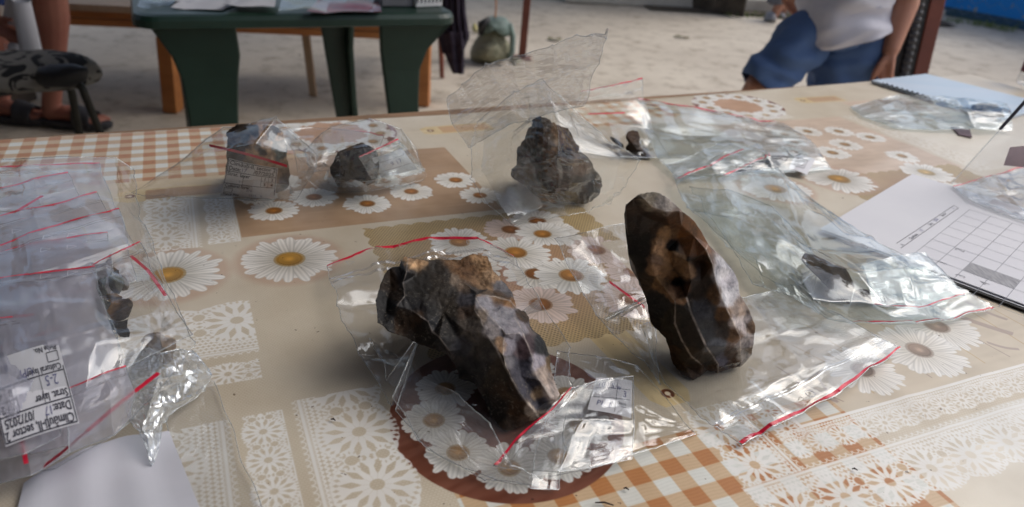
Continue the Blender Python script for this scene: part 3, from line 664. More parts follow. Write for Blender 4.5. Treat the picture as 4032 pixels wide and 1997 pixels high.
# thin brace further back
tb = PG(787, 242); ob = thing('wooden_prop', 'thin bare wooden prop standing upright on the floor under the green table', 'prop', tb)
t2 = PY(766, 80, tb[1]); dr = (t2-tb)/(t2[2]-tb[2]); t3 = tb+dr*.62; e_ = np.array([.034, 0, 0]); d_ = np.array([0, .03, 0])
mk('post_shaft', *hexa([tb-e_/2, tb+e_/2, tb+e_/2+d_, tb-e_/2+d_, t3-e_/2, t3+e_/2, t3+e_/2+d_, t3-e_/2+d_]), PINEL, ob)
# ------------------------------------------------------------------ chair with the dark jacket
MAHO = mat('mahogany_stain', (.22, .055, .03), (.15, .035, .02), rough=.4, scale=4, aniso=(8, 8, 1))
cb = PG(1112, 196); ch = thing('wooden_chair', 'red-brown wooden chair half hidden behind the green table', 'chair', cb)
def cleg(p, q_, r=.016, name='leg'): return mk(name, *tube([p, (np.array(p)+q_)/2, q_], [r*.8, r, r*1.15], 8), MAHO, ch)
cleg(cb, cb+[-.03, 0, .46]); cleg(cb+[-.27, .02, 0], cb+[-.26, .02, .46]); cleg(cb+[.03, .42, 0], cb+[0, .38, .9]); cleg(cb+[-.27, .42, 0], cb+[-.25, .38, .9])
soften(mk('seat', *box(cb+[-.13, .2, .465], (.34, .44, .03)), MAHO, ch), .01)
soften(mk('backrest', *box(cb+[-.125, .385, .80], (.25, .02, .2)), MAHO, ch), .008)
# jacket hanging down beside it: a folded hanging cloth
JK = mat('dark_plum_fleece', (.018, .012, .026), (.028, .02, .036), rough=.95, scale=40, bump=.6, bscale=160)
Yj = cb[1]-.35
def curtain(name, outline, Y, depth, m_, n_u=26, n_v=26, folds=5, par=None, seed=0, **p):
    """hanging cloth between a left and a right edge polyline given top to bottom"""
    L_, R_ = outline; V = []
    for side in (0, 1):
        for j in range(n_v):
            t = j/(n_v-1)
            def ev(E):
                s_ = t*(len(E)-1); i_ = min(int(s_), len(E)-2); f_ = s_-i_; return np.array(E[i_])*(1-f_)+np.array(E[i_+1])*f_
            l, r = ev(L_), ev(R_)
            for i in range(n_u):
                u = i/(n_u-1); x, y = l*(1-u)+r*u; y += 2.0*mnoise.noise(Vector((u*4+seed, 0, 0)))*t
                dd = math.sin(u*math.pi)**.5*depth*(.55+.45*math.cos(u*folds*2*math.pi+t*2+seed)*(.4+.6*t))+.01*mnoise.noise(Vector((u*6, t*6, seed)))
                V.append(PY(x, y, Y-dd if side == 0 else Y+depth*.7*math.sin(u*math.pi)**.5))
    n1 = n_u*n_v; F = []
    for side in (0, 1):
        for j in range(n_v-1):
            for i in range(n_u-1):
                q_ = side*n1+j*n_u+i; f = (q_, q_+1, q_+n_u+1, q_+n_u); F.append(f if side else f[::-1])
    for j in range(n_v-1):
        for i in (0, n_u-1): F.append((j*n_u+i, (j+1)*n_u+i, n1+(j+1)*n_u+i, n1+j*n_u+i))
    for i in range(n_u-1):
        for j in (0, n_v-1): F.append((j*n_u+i, j*n_u+i+1, n1+j*n_u+i+1, n1+j*n_u+i))
    return mk(name, V, F, m_, par, smooth=True, **p)
jt = thing('jacket', 'dark plum jacket hanging off the chair behind the green table', 'jacket', PY(1140, 120, Yj))
curtain('jacket_body', ([(1098, -40), (1098, 40), (1104, 100), (1112, 135)], [(1168, -40), (1172, 30), (1182, 92), (1164, 135)]), Yj, .05, JK, par=jt, seed=2)
curtain('sleeve', ([(1108, 80), (1116, 130), (1128, 160), (1138, 184)], [(1164, 80), (1168, 120), (1169, 160), (1167, 188)]), Yj-.03, .035, JK, folds=2, par=jt, seed=7)
# ------------------------------------------------------------------ backpack leaning on the ground
def blob(name, outline, Y, depth, m_, par=None, amp=.02, seed=0, n_=30, rings_=12, backf=.6, **p):
    """a stuffed body whose silhouette from the table follows the outline; front and back domes"""
    O = np.array([PY(x, y, Y) for x, y in outline]); 
    d_ = np.concatenate([[0], np.cumsum(np.linalg.norm(np.roll(O, -1, 0)-O, axis=1))]); O2 = np.vstack([O, O[:1]])
    t = np.linspace(0, d_[-1], n_, endpoint=False); O = np.stack([np.interp(t, d_, O2[:, k]) for k in range(3)], 1); C = O.mean(0)
    V = []; 
    for sgn, nr_ in ((-1, rings_), (1, rings_)):
        for r in range(nr_):
            s_ = math.cos(r/nr_*math.pi/2); h_ = math.sin(r/nr_*math.pi/2)*depth*(1 if sgn < 0 else backf)
            if sgn > 0 and r == 0: continue
            for k in range(n_):
                q_ = C+(O[k]-C)*s_+np.array([0, sgn*h_, 0]); nz = mnoise.noise(Vector(q_*7+seed))*amp+mnoise.noise(Vector(q_*19+seed))*amp*.5
                q_ = q_+np.array([nz*.5, sgn*nz, nz*.4]); q_[2] = max(q_[2], .004); V.append(q_)
        V.append(C+[0, sgn*depth*(1 if sgn < 0 else backf), 0])
    F = []; base_ = 0
    def idx(side, r, k):
        k %= n_
        if side == 0: return r*n_+k
        return k if r == 0 else rings_*n_+1+(r-1)*n_+k
    for side in (0, 1):
        apex = rings_*n_ if side == 0 else len(V)-1
        for r in range(rings_-1):
            for k in range(n_):
                f = (idx(side, r, k), idx(side, r, k+1), idx(side, r+1, k+1), idx(side, r+1, k)); F.append(f if side else f[::-1])
        for k in range(n_): f = (idx(side, rings_-1, k), idx(side, rings_-1, k+1), apex); F.append(f if side else f[::-1])
    return mk(name, V, F, m_, par, smooth=True, **p)
KH = mat('khaki_canvas', (.30, .29, .20), (.20, .20, .135), rough=.85, scale=9, bump=.7, bscale=30, dist=.02)
TEAL = mat('grey_green_nylon', (.20, .28, .25), (.13, .18, .165), rough=.6, scale=12, bump=.6, bscale=25, dist=.02)
bp0 = PG(1240, 158); bk = thing('backpack', 'khaki and grey-green backpack slumped on the ground behind the chair', 'backpack', bp0)
Yb = bp0[1]+.02
blob('main_compartment', [(1186, 145), (1184, 128), (1195, 105), (1210, 78), (1228, 70), (1252, 72), (1268, 85), (1280, 110), (1284, 135), (1270, 152), (1240, 158), (1208, 154)], Yb, .15, KH, bk, seed=1, amp=.035)
blob('top_flap', [(1207, 82), (1208, 60), (1222, 44), (1245, 40), (1268, 44), (1284, 62), (1288, 88), (1270, 92), (1255, 74), (1236, 70), (1222, 80)], Yb-.03, .12, TEAL, bk, seed=4, amp=.03)
blob('front_pocket', [(1205, 140), (1206, 118), (1222, 104), (1250, 106), (1262, 126), (1258, 146), (1230, 150)], Yb-.10, .07, KH, bk, seed=6, amp=.02)
mk('dark_opening', *tube([PY(1208, 86, Yb-.12), PY(1212, 62, Yb-.13), PY(1232, 46, Yb-.12)], [.015, .03, .015], 8), BLK, bk, smooth=True)
mk('strap', *tube([PY(1282, 60, Yb-.10), PY(1290, 90, Yb-.09), PY(1288, 130, Yb-.08), PY(1278, 152, Yb-.08)], [.016, .018, .018, .014], 8), TEAL, bk, smooth=True)
mk('lace_cord', *tube([PY(1247, -20, Yb-.05), PY(1248, 20, Yb-.07), PY(1246, 44, Yb-.08)], .006, 6), PINE, bk)
# rope scraps and yellow bits on the ground by it
mk('cord', *tube([PG(1290, 150, .01), PG(1302, 147, .012), PG(1308, 153, .01), PG(1296, 160, .01), PG(1284, 156, .01)], .012, 8), KH, label='short coil of khaki strap on the ground beside the backpack', cat='strap')
blob('rag', [(1195, 56), (1200, 66), (1206, 80), (1194, 82), (1188, 74), (1189, 62)], PG(1195, 82)[1], .03, mat('yellow_rag', (.45, .40, .12), (.4, .38, .3), scale=30), None, .01, 3, label='scrap of yellowish rag against the left side of the backpack', cat='rag')
# ------------------------------------------------------------------ blue and white cloth dropped on the ground
def crumpled(name, corners, h, m_, seed, amp, **p):
    c = [PG(x, y) for x, y in corners]; V = []; n_ = 44
    for j in range(n_):
        for i in range(n_):
            u, v = i/(n_-1), j/(n_-1); q_ = (c[0]*(1-u)+c[1]*u)*(1-v)+(c[3]*(1-u)+c[2]*u)*v; e_ = min(u, 1-u, v, 1-v)*2
            q_ = q_+np.array([.05*mnoise.noise(Vector((u*5, v*5, seed))), .05*mnoise.noise(Vector((u*5, v*5, seed+9))), 0]); r_ = 1-abs(mnoise.noise(Vector((u*3.3+seed, v*5, 1))))*2
            q_[2] = .006+amp*(e_**.5)*(.4+.6*max(0, r_)); V.append(q_)
    return mk(name, V, [(j*n_+i, j*n_+i+1, (j+1)*n_+i+1, (j+1)*n_+i) for j in range(n_-1) for i in range(n_-1)], m_, smooth=True, **p)
DEN = mat('faded_blue_cloth', (.10, .16, .30), (.42, .46, .56), rough=.9, scale=7, bump=.4, bscale=60, lo=.42, hi=.58)
crumpled('dropped_cloth', [(1688, 16), (1790, 24), (1778, -10), (1672, -6)], 0, DEN, 3, .10, label='crumpled blue and white cloth dropped on the far concrete', cat='cloth')
blob('glove', [(1750, -6), (1754, 4), (1770, 6), (1784, 0), (1780, -10), (1764, -14)], PG(1760, 6)[1], .08, mat('dark_rag', (.03, .04, .07)), None, .02, 5, label='dark bundle lying behind the blue and white cloth', cat='bundle')
# shoes and shins of somebody far behind the standing person
far = thing('person', 'bare shins in grey canvas shoes, somebody far behind the standing person', 'person', PG(1940, 52))
Yp = PG(1940, 52)[1]
SKIN = mat('sunned_skin', (.46, .23, .155), (.40, .18, .12), rough=.5, scale=9, spec=.35, bump=.15, bscale=150)
mk('shin', *tube([PY(1944, 46, Yp), PY(1956, 22, Yp), PY(1975, -5, Yp), PY(1990, -40, Yp)], [.035, .045, .058, .06], 12), SKIN, far, smooth=True)
mk('shin', *tube([PY(1962, 40, Yp+.3), PY(1976, 10, Yp+.3), PY(1996, -30, Yp+.3)], [.035, .048, .06], 12), SKIN, far, smooth=True)
blob('shoe', [(1921, 50), (1924, 40), (1932, 30), (1944, 28), (1950, 36), (1950, 52)], Yp, .12, mat('grey_canvas', (.30, .29, .30), (.2, .2, .22), scale=14), far, .008, 5)
blob('shoe', [(1946, 44), (1948, 34), (1958, 28), (1970, 30), (1974, 42), (1966, 46)], Yp+.3, .12, mat('grey_canvas_b', (.22, .21, .24), scale=14), far, .008, 6)
blob('trousers', [(1930, 2), (1936, -12), (1950, -40), (1985, -46), (1986, -10), (1974, 8), (1958, 12), (1942, 12)], Yp, .14, mat('slate_cloth', (.12, .13, .17)), far, .02, 7)
# ------------------------------------------------------------------ the stool with the patterned cushion
def cush_mat():
    m, n, b = newmat('scroll_print_cushion'); tc = nd(n, 'ShaderNodeTexCoord'); mp = nd(n, 'ShaderNodeMapping'); mp.inputs['Scale'].default_value = (1, 1, 1.3); n.links.new(tc.outputs['Object'], mp.inputs[0])
    no = nd(n, 'ShaderNodeTexNoise', Scale=9., Detail=1, Distortion=2.2); n.links.new(mp.outputs[0], no.inputs['Vector'])
    n.links.new(mixc(n, ramp(n, no.outputs[0], .50, .53), (.23, .22, .20), (.012, .012, .013)), b.inputs['Base Color']); b.inputs['Roughness'].default_value = .8; return m
Ys = 2.35
st = thing('stool', 'stool with grey scroll-patterned cushion and bent dark steel legs at the left edge', 'stool', (PY(120, 200, Ys)[0]-.05, Ys+.1, 0))
blob('cushion', [(-110, 150), (-60, 134), (20, 128), (110, 127), (185, 135), (228, 155), (252, 182), (252, 203), (235, 212), (180, 214), (100, 222), (10, 236), (-80, 238), (-120, 200)], Ys, .19, cush_mat(), st, .006, 3, n_=44)
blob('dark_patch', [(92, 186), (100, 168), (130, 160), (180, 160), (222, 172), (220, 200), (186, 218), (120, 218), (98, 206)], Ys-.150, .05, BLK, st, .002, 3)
STL = mat('dark_bent_steel', (.035, .035, .032), (.05, .048, .04), rough=.35, metal=.6)
zlo = 0
def bent(p1, p2, p3, Y, r=.0125):
    A_, B_, C_ = PY(*p1, Y), PY(*p2, Y), PY(*p3, Y); dr_ = (C_-B_)/(C_[2]-B_[2]); D_ = C_+dr_*(-C_[2]+.002)
    P_ = [A_*(1-t)**2+2*t*(1-t)*(PY((p1[0]+p2[0])/2+14, (p1[1]+p2[1])/2-6, Y))+B_*t*t for t in np.linspace(0, 1, 9)]+[C_, D_]; return tube(P_, r, 10)
mk('leg', *bent((150, 205), (182, 240), (198, 328), Ys-.05), STL, st, smooth=True)
mk('leg', *bent((178, 205), (212, 235), (250, 328), Ys-.12), STL, st, smooth=True)
mk('leg', *bent((-20, 215), (-40, 240), (-60, 328), Ys+.05), STL, st, smooth=True)
mk('seat_frame', *tube([PY(-90, 212, Ys), PY(0, 220, Ys-.1), PY(150, 206, Ys-.13), PY(200, 200, Ys-.05)], .012, 8), STL, st, smooth=True)
# ------------------------------------------------------------------ people: one continuous remeshed body each, clothes as children
def body(name, limbs, par, m_, vox=.006, sm=6):
    V, F = [], []
    for path, rad in limbs:
        P = [np.array(p, float) for p in path]; R_ = list(rad)
        # rounded ends
        d0 = (P[0]-P[1])/np.linalg.norm(P[0]-P[1]); d1 = (P[-1]-P[-2])/np.linalg.norm(P[-1]-P[-2])
        def g(r, k): return tuple(q*k for q in r) if hasattr(r, '__len__') else r*k
        def mx(r): return max(r) if hasattr(r, '__len__') else r
        P = [P[0]+d0*mx(R_[0])*.8, P[0]+d0*mx(R_[0])*.5]+P+[P[-1]+d1*mx(R_[-1])*.5, P[-1]+d1*mx(R_[-1])*.8]
        R_ = [g(R_[0], .35), g(R_[0], .8)]+R_+[g(R_[-1], .8), g(R_[-1], .35)]
        v, f = tube(P, R_, 14); n_ = len(V); V += v; F += [tuple(i+n_ for i in q) for q in f]
    o = mk(name, V, F, m_, par, smooth=True)
    r = o.modifiers.new('skin', 'REMESH'); r.mode = 'VOXEL'; r.voxel_size = vox; r.use_smooth_shade = True
    s_ = o.modifiers.new('relax', 'SMOOTH'); s_.iterations = sm; s_.factor = .5
    return o
def garment(name, path, rad, m_, par, n=40, fold=.012, seed=0, sub=10, freq=9, open_=True, thick=.003, **p):
    P = np.array([np.array(q, float) for q in path]); R_ = np.array([(r if hasattr(r, '__len__') else (r, r)) for r in rad], float)
    t = np.linspace(0, len(P)-1, (len(P)-1)*sub+1); i = np.minimum(t.astype(int), len(P)-2); f = (t-i)[:, None]; f = f*f*(3-2*f)*.5+f*.5
    PP_ = P[i]*(1-f)+P[i+1]*f; RR = R_[i]*(1-f)+R_[i+1]*f
    V, F = tube(PP_, [tuple(q) for q in RR], n, False); V = np.array(V)
    for k in range(len(V)):
        c = PP_[k//n]; d_ = V[k]-c; L_ = np.linalg.norm(d_); u = Vector((V[k]*np.array([1, 1, 1])*freq)+np.array([seed, 0, 0])); w_ = mnoise.noise(Vector((u.x, u.y, u.z*.9+u.x*.6)))
        w2_ = 1-2*abs(mnoise.noise(Vector((u.x*.8+7, u.y, u.z*1.6)))); V[k] = c+d_*(1+(fold*w_+fold*.8*w2_)/L_)
    o = mk(name, V, F, m_, par, smooth=True, **p)
    s_ = o.modifiers.new('cloth', 'SOLIDIFY'); s_.thickness = thick; s_.offset = 0
    return o
def head(c, face, par, hairc, seed=0):
    """head with brow, nose, mouth and ears; c = centre, face = unit direction it looks"""
    f = np.array(face, float); f /= np.linalg.norm(f); r = np.cross(f, [0, 0, 1.]); r /= np.linalg.norm(r); u = np.cross(r, f)
    V, F = [], []; n_, m2 = 28, 20
    for j in range(m2+1):
        ph = math.pi*j/m2
        for i in range(n_):
            th = 2*math.pi*i/n_; x, y, z = math.sin(ph)*math.cos(th), math.sin(ph)*math.sin(th), math.cos(ph)
            rx, ry, rz = .075, .095, .115
            if z < 0: rx *= 1-.28*(-z)**1.5; ry *= 1-.15*(-z)**2
            q = np.array([x*rx, y*ry, z*rz]); fr = max(0, y)**6
            q[1] += .020*fr*math.exp(-((z+.18)/.16)**2-(x/.14)**2)+.006*fr*math.exp(-((z-.12)/.08)**2)-.006*fr*math.exp(-((z)/.09)**2)*(math.exp(-((abs(x)-.36)/.14)**2))+.006*fr*math.exp(-((z+.48)/.07)**2-(x/.3)**2)
            V.append(np.array(c)+r*q[0]+f*q[1]+u*q[2])
    F = [(j*n_+i, j*n_+(i+1) % n_, (j+1)*n_+(i+1) % n_, (j+1)*n_+i) for j in range(m2) for i in range(n_)]
    hd = mk('head', V, F, SKIN, par, smooth=True); W_ = mat('eye_white', (.7, .7, .68), rough=.2)
    for s_ in (-1, 1):
        e_ = np.array(c)+r*.031*s_+f*.083+u*.004
        mk('eye', *tube([e_-f*.004, e_+f*.002, e_+f*.005], [.012, .011, .004], 10), BLK, hd, smooth=True)
        mk('ear', *tube([np.array(c)+r*.074*s_+u*.03, np.array(c)+r*.082*s_-f*.006, np.array(c)+r*.074*s_-u*.03], [.008, .014, .007], 8), SKIN, hd, smooth=True)
    mk('mouth', *tube([np.array(c)+r*x*.024+f*(.089-.004*abs(x))-u*.055 for x in (-1, -.3, .3, 1)], [.002, .004, .004, .002], 8), mat('lip', (.35, .12, .10)), hd, smooth=True)
    HV, HF = [], []
    for j in range(13):
        ph = math.pi*.56*j/12
        for i in range(n_):
            th = 2*math.pi*i/n_; x, y, z = math.sin(ph)*math.cos(th), math.sin(ph)*math.sin(th), math.cos(ph)
            if y > .45 and z < .45: z = .45+.2*(z-.45); 
            k = 1.08+.05*mnoise.noise(Vector((x*5+seed, y*5, z*5))); HV.append(np.array(c)+r*x*.078*k+f*y*.098*k+u*z*.118*k)
    mk('hair', HV, [(j*n_+i, j*n_+(i+1) % n_, (j+1)*n_+(i+1) % n_, (j+1)*n_+i) for j in range(12) for i in range(n_)], mat('hair_%d' % seed, hairc, rough=.6, scale=60, aniso=(6, 6, 1), bump=.5), par, smooth=True)
def hand(wrist, d, side, up_, curl=.5, s=1.):
    """palm and five unequal bent fingers. d: pointing direction, side: towards the thumb, up_: out of the back of the hand"""
    d, side, up_ = [np.array(q, float)/np.linalg.norm(q) for q in (d, side, up_)]; w = np.array(wrist, float); L_ = []
    pc = w+d*.05*s; L_.append(([w, w+d*.03*s, w+d*.06*s, w+d*.085*s], [(.024*s, .017*s), (.032*s, .016*s), (.038*s, .015*s), (.036*s, .012*s)]))
    for k, (o_, ln) in enumerate(((.030, .072), (.010, .080), (-.011, .075), (-.031, .058))):
        b_ = w+d*.085*s+side*o_*s; a1, a2, a3 = curl*.5, curl*1.1, curl*1.7; dirs = [d*math.cos(a)-up_*math.sin(a)+side*o_*1.2 for a in (a1, a2, a3)]
        p = [w+d*.05*s+side*o_*.8*s, b_]; 
        for q, fr in zip(dirs, (.45, .32, .26)): p.append(p[-1]+q*ln*fr*s)
        L_.append((p, [.008*s, .0095*s, .0085*s, .0075*s, .0062*s]))
    t0 = w+d*.02*s+side*.022*s; td = side*.62+d*.72-up_*.25; L_.append(([t0, t0+td*.030*s, t0+td*.055*s+d*.01*s, t0+td*.068*s+d*.026*s], [.012*s, .0115*s, .0095*s, .0075*s]))
    return L_
# ---- the standing person in white T-shirt and blue shorts
Yr = 2.5
hipc = PY(2125, 40, Yr); pr = thing('person', 'person in white T-shirt and blue shorts standing beside the ribbed hose, arm hanging', 'person', (hipc[0], Yr, 0))
def P(x, y, dy=0): return PY(x, y, Yr+dy)
hl, hr = P(2070, 60, .02), P(2165, 62, .02); kl = P(1912, 213, -.05); kr = P(2112, 235, .0)
al = np.array([kl[0]-.03, kl[1]+.16, .085]); ar = np.array([kr[0]+.02, kr[1]+.06, .085])
zs = hipc[2]; sh = np.array([hipc[0]+.01, Yr+.0, zs+.50]); nk = sh+[0, -.01, .07]
shl, shr = sh+[-.165, 0, -.02], sh+[.165, 0, -.02]
armR = [shr, P(2290, -150, -.02), P(2279, 10, -.04), P(2240, 128, -.10)]
armL = [shl, shl+[-.10, .10, -.24], shl+[-.02, .22, -.42]]
limbs = [([hipc+[0, .02, -.02], hipc+[0, .02, .12], hipc+[0, .01, .28], sh+[0, .01, -.08], sh+[0, 0, .0]], [(.11, .075), (.105, .065), (.115, .075), (.14, .075), (.07, .05)]),
         ([sh, nk, nk+[0, -.015, .06]], [.055, .05, .052]),
         ([hl, (hl+kl)/2, kl, (kl+al)/2+[0, .02, .03], al], [.070, .060, .048, .050, .034]), ([hr, (hr+kr)/2, kr, (kr+ar)/2+[0, .02, .03], ar], [.078, .068, .052, .050, .034]),
         ([al, al+[0, -.06, -.045], al+[-.005, -.14, -.06]], [.034, .036, .028]), ([ar, ar+[0, -.06, -.045], ar+[.01, -.14, -.06]], [.034, .036, .028]),
         (armR, [.046, .038, .040, .026]), (armL, [.046, .038, .027])]
dn = P(2228, 200, -.10)-P(2240, 128, -.10)
limbs += hand(P(2240, 128, -.10), dn, [-.75, -.6, 0], [.3, -.9, .1], .30, 1.0)
limbs += hand(armL[-1], [.7, .1, -.5], [.1, 0, .9], [0, .9, .1], .5, 1.0)
body('body', limbs, pr, SKIN, .0055, 5)
head(nk+[0, -.03, .17], [0, -1, -.25], pr, (.05, .03, .02), 1)
BLUEC = mat('blue_cotton', (.11, .19, .38), (.085, .15, .30), rough=.85, scale=6, bump=.3, bscale=220)
WHITE = mat('white_jersey', (.72, .71, .76), (.64, .63, .70), rough=.9, scale=5, bump=.2, bscale=200)
garment('shorts_leg', [hl*.86+kl*.14+[.03, .03, 0], (hl*.7+kl*.3), (hl*.3+kl*.7), kl+(kl-hl)*.03+[0, 0, -.005]], [(.07, .075), (.085, .08), (.072, .07), (.068, .066)], BLUEC, pr, seed=1, fold=.02, freq=12)
garment('shorts_leg', [hr*.86+kr*.14+[-.01, .03, 0], hr*.6+kr*.4, kr+[0, 0, .01], kr+[0, .01, -.06]], [(.10, .10), (.105, .10), (.095, .095), (.09, .088)], BLUEC, pr, seed=4, fold=.02, freq=12)
garment('shorts_seat', [hipc+[0, .02, .03], hipc+[0, .02, -.01], hipc+[-.005, .02, -.07], hipc+[-.005, .02, -.11]], [(.08, .05), (.115, .07), (.125, .085), (.07, .06)], BLUEC, pr, seed=8, fold=.008)
hemc = P(2140, 84)
garment('t_shirt', [hemc+[0, .03, -.005], hipc+[.0, .03, .03], hipc+[0, .01, .25], sh+[0, .01, -.10], sh+[0, 0, .0], sh+[0, 0, .035]], [(.150, .135), (.140, .125), (.145, .11), (.172, .105), (.13, .08), (.06, .055)], WHITE, pr, seed=3, fold=.026, freq=10, sub=14)
garment('sleeve', [shr+[-.05, 0, .02], shr+[.0, 0, -.02], P(2290, -170, -.02), P(2284, -120, -.02)], [(.06, .06), (.07, .068), (.066, .064), (.068, .066)], WHITE, pr, seed=6, fold=.008)
garment('sleeve', [shl+[.05, 0, .02], shl+[.0, 0, -.02], shl+[-.03, -.01, -.12], shl+[-.05, -.015, -.17]], [(.06, .06), (.07, .068), (.066, .064), (.068, .066)], WHITE, pr, seed=6, fold=.008)
TR = mat('sports_shoe', (.5, .5, .5), (.3, .3, .33), rough=.6)
for a_ in (al, ar):
    garment('shoe', [a_+[0, .05, -.05], a_+[0, -.03, -.045], a_+[0, -.12, -.052], a_+[0, -.19, -.06]], [(.030, .03), (.043, .042), (.042, .034), (.03, .02)], TR, pr, fold=.001, seed=2)
# ---- the seated person at the left: shin and sandalled foot in view
Yl = 2.95
ank = PY(146, 262, Yl); kn = PY(112, -105, Yl-.08); hp = kn+np.array([-.44, .10, .0]); ank2 = PY(2, 262, Yl+.02); kn2 = PY(-60, -95, Yl); hp2 = hp+np.array([-.12, .16, 0])
pl = thing('person', 'seated person at the left edge, floral shirt, dark sandals, papers in hand', 'person', (hp[0], hp[1], 0))
pel = (hp+hp2)/2+[0, .02, .03]; shd = pel+np.array([.02, -.10, .46]); nk2 = shd+[0, -.03, .08]
wr = PY(-16, 60, Yl-.35)
toe = PY(285, 286, Yl); heel = PY(118, 300, Yl)
fd = toe-heel; fd[2] = 0; fd /= np.linalg.norm(fd); fs = np.array([-fd[1], fd[0], 0])
f0 = heel.copy(); f0[2] = 0
A1 = f0+fd*.045+[0, 0, .095]
def foot(A_, F0):
    L_ = [([A_+[0, 0, .03], A_-fd*.02+[0, 0, -.035], F0+fd*.03+[0, 0, .048]], [.038, .036, .032]), ([F0+fd*.02+[0, 0, .050], F0+fd*.10+[0, 0, .058], F0+fd*.17+[0, 0, .045], F0+fd*.205+[0, 0, .036]], [(.033, .028), (.038, .034), (.046, .022), (.044, .016)])]
    for k, (o_, ln, r) in enumerate(((.032, .045, .0125), (.012, .040, .010), (-.006, .036, .0095), (-.021, .031, .009), (-.035, .024, .0085))):
        b_ = F0+fd*(.205-.006*k)+fs*o_+[0, 0, .036]; L_.append(([b_-fd*.02, b_+fd*ln*.5+[0, 0, .004], b_+fd*ln+[0, 0, -.003]], [r, r*1.05, r*.9]))
    return L_
limbs = [([kn, kn*.62+A1*.38+[0, .025, 0], kn*.3+A1*.7+[0, .012, 0], A1+[0, 0, .03]], [.060, .064, .046, .037]), ([hp, (hp+kn)/2, kn], [.09, .078, .060]),
         ([hp2, (hp2+kn2)/2, kn2], [.09, .078, .060]), ([kn2, kn2*.62+ank2*.38+[0, .025, 0], ank2], [.060, .062, .037]),
         ([pel, pel*.5+shd*.5, shd+[0, 0, -.05], shd], [(.16, .11), (.14, .10), (.16, .10), (.08, .06)]), ([shd, nk2, nk2+[0, -.02, .05]], [.055, .05, .052]),
         ([shd+[.165, 0, -.02], shd+[.22, -.12, -.24], wr], [.046, .038, .027]), ([shd+[-.165, 0, -.02], shd+[-.2, -.12, -.24], shd+[-.02, -.38, -.30]], [.046, .038, .027])]
F2 = np.array([ank2[0]-.05, ank2[1]-.02, 0])
limbs += foot(A1, f0)+foot(ank2, F2)
limbs += hand(wr, [.75, -.3, -.25], [.2, -.3, .9], [.2, -.9, .2], .7, 1.0)+hand(shd+[-.02, -.38, -.30], [.7, -.4, -.2], [0, 0, 1], [0, -.9, 0], .6)
body('body', limbs, pl, mat('ruddy_skin', (.40, .17, .12), (.34, .13, .095), rough=.5, scale=9, spec=.35, bump=.15, bscale=150), .0055, 4)
head(nk2+[0, -.04, .16], [.4, -1, -.35], pl, (.25, .22, .2), 2)
def flo():
    m, n, b = newmat('floral_cotton'); tc = nd(n, 'ShaderNodeTexCoord'); v = nd(n, 'ShaderNodeTexVoronoi', Scale=16.); n.links.new(tc.outputs['Object'], v.inputs['Vector'])
    cr = nd(n, 'ShaderNodeValToRGB'); cr.color_ramp.interpolation = 'CONSTANT'; e = cr.color_ramp.elements; e[0].color = (.01, .03, .12, 1); e[1].position = .35; e[1].color = (.45, .40, .35, 1)
    e2 = e.new(.6); e2.color = (.45, .25, .04, 1); e3 = e.new(.8); e3.color = (.02, .06, .16, 1); n.links.new(v.outputs['Color'], cr.inputs[0]); n.links.new(cr.outputs[0], b.inputs['Base Color']); b.inputs['Roughness'].default_value = .85; return m
FLO = flo()
garment('shirt', [pel+[0, 0, -.03], pel*.5+shd*.5, shd+[0, .01, -.09], shd, shd+[0, 0, .03]], [(.175, .13), (.165, .125), (.18, .115), (.13, .08), (.06, .055)], FLO, pl, seed=3, fold=.014)
garment('shirt_tail', [PY(-30, -30, Yl-.22), PY(-22, 20, Yl-.25), PY(-18, 70, Yl-.27)], [(.06, .05), (.055, .05), (.035, .03)], FLO, pl, seed=5, fold=.012)
for a_, b_ in ((hp, kn), (hp2, kn2)): garment('shorts_leg', [a_-(b_-a_)*.1, (a_+b_)/2, a_*.25+b_*.75], [(.115, .11), (.10, .095), (.092, .09)], mat('navy_shorts', (.02, .025, .05)), pl, seed=5, fold=.01)
SAN = mat('charcoal_rubber', (.035, .037, .045), (.05, .05, .06), rough=.6, scale=30)
def sandal(F0):
    V = []; n_ = 32
    for z, k in ((.0, .93), (.004, 1), (.026, 1.03), (.030, .98)):
        for i in range(n_):
            t = 2*math.pi*i/n_; u = math.cos(t); L_ = .155*u+.122; w_ = .050*math.sin(t)*(1+.12*u)*(1 if u < .9 else 1); V.append(F0+fd*(.122+(L_-.122)*k)+fs*w_*k+[0, 0, z+(.012*max(0, u-.6) if z < .02 else .006*max(0, u-.6))])
    F = [(r*n_+i, r*n_+(i+1) % n_, (r+1)*n_+(i+1) % n_, (r+1)*n_+i) for r in range(3) for i in range(n_)]+[tuple(range(n_))[::-1], tuple(range(3*n_, 4*n_))]
    so = mk('sandal', V, F, SAN, pl, smooth=False); soften(so, .002, 2, .5)
    V = []
    for j in range(9):
        u = j/8
        for i in range(13):
            t = math.pi*i/12; s_ = .135+.075*u; hgt = .058+.022*(1-u); V.append(F0+fd*s_+fs*.054*math.cos(t)+[0, 0, .018+hgt*math.sin(t)**.7])
    o = mk('sandal_strap', V, [(j*13+i, j*13+i+1, (j+1)*13+i+1, (j+1)*13+i) for j in range(8) for i in range(12)], SAN, so, smooth=True)
    q = o.modifiers.new('t', 'SOLIDIFY'); q.thickness = .005
sandal(f0); sandal(F2)
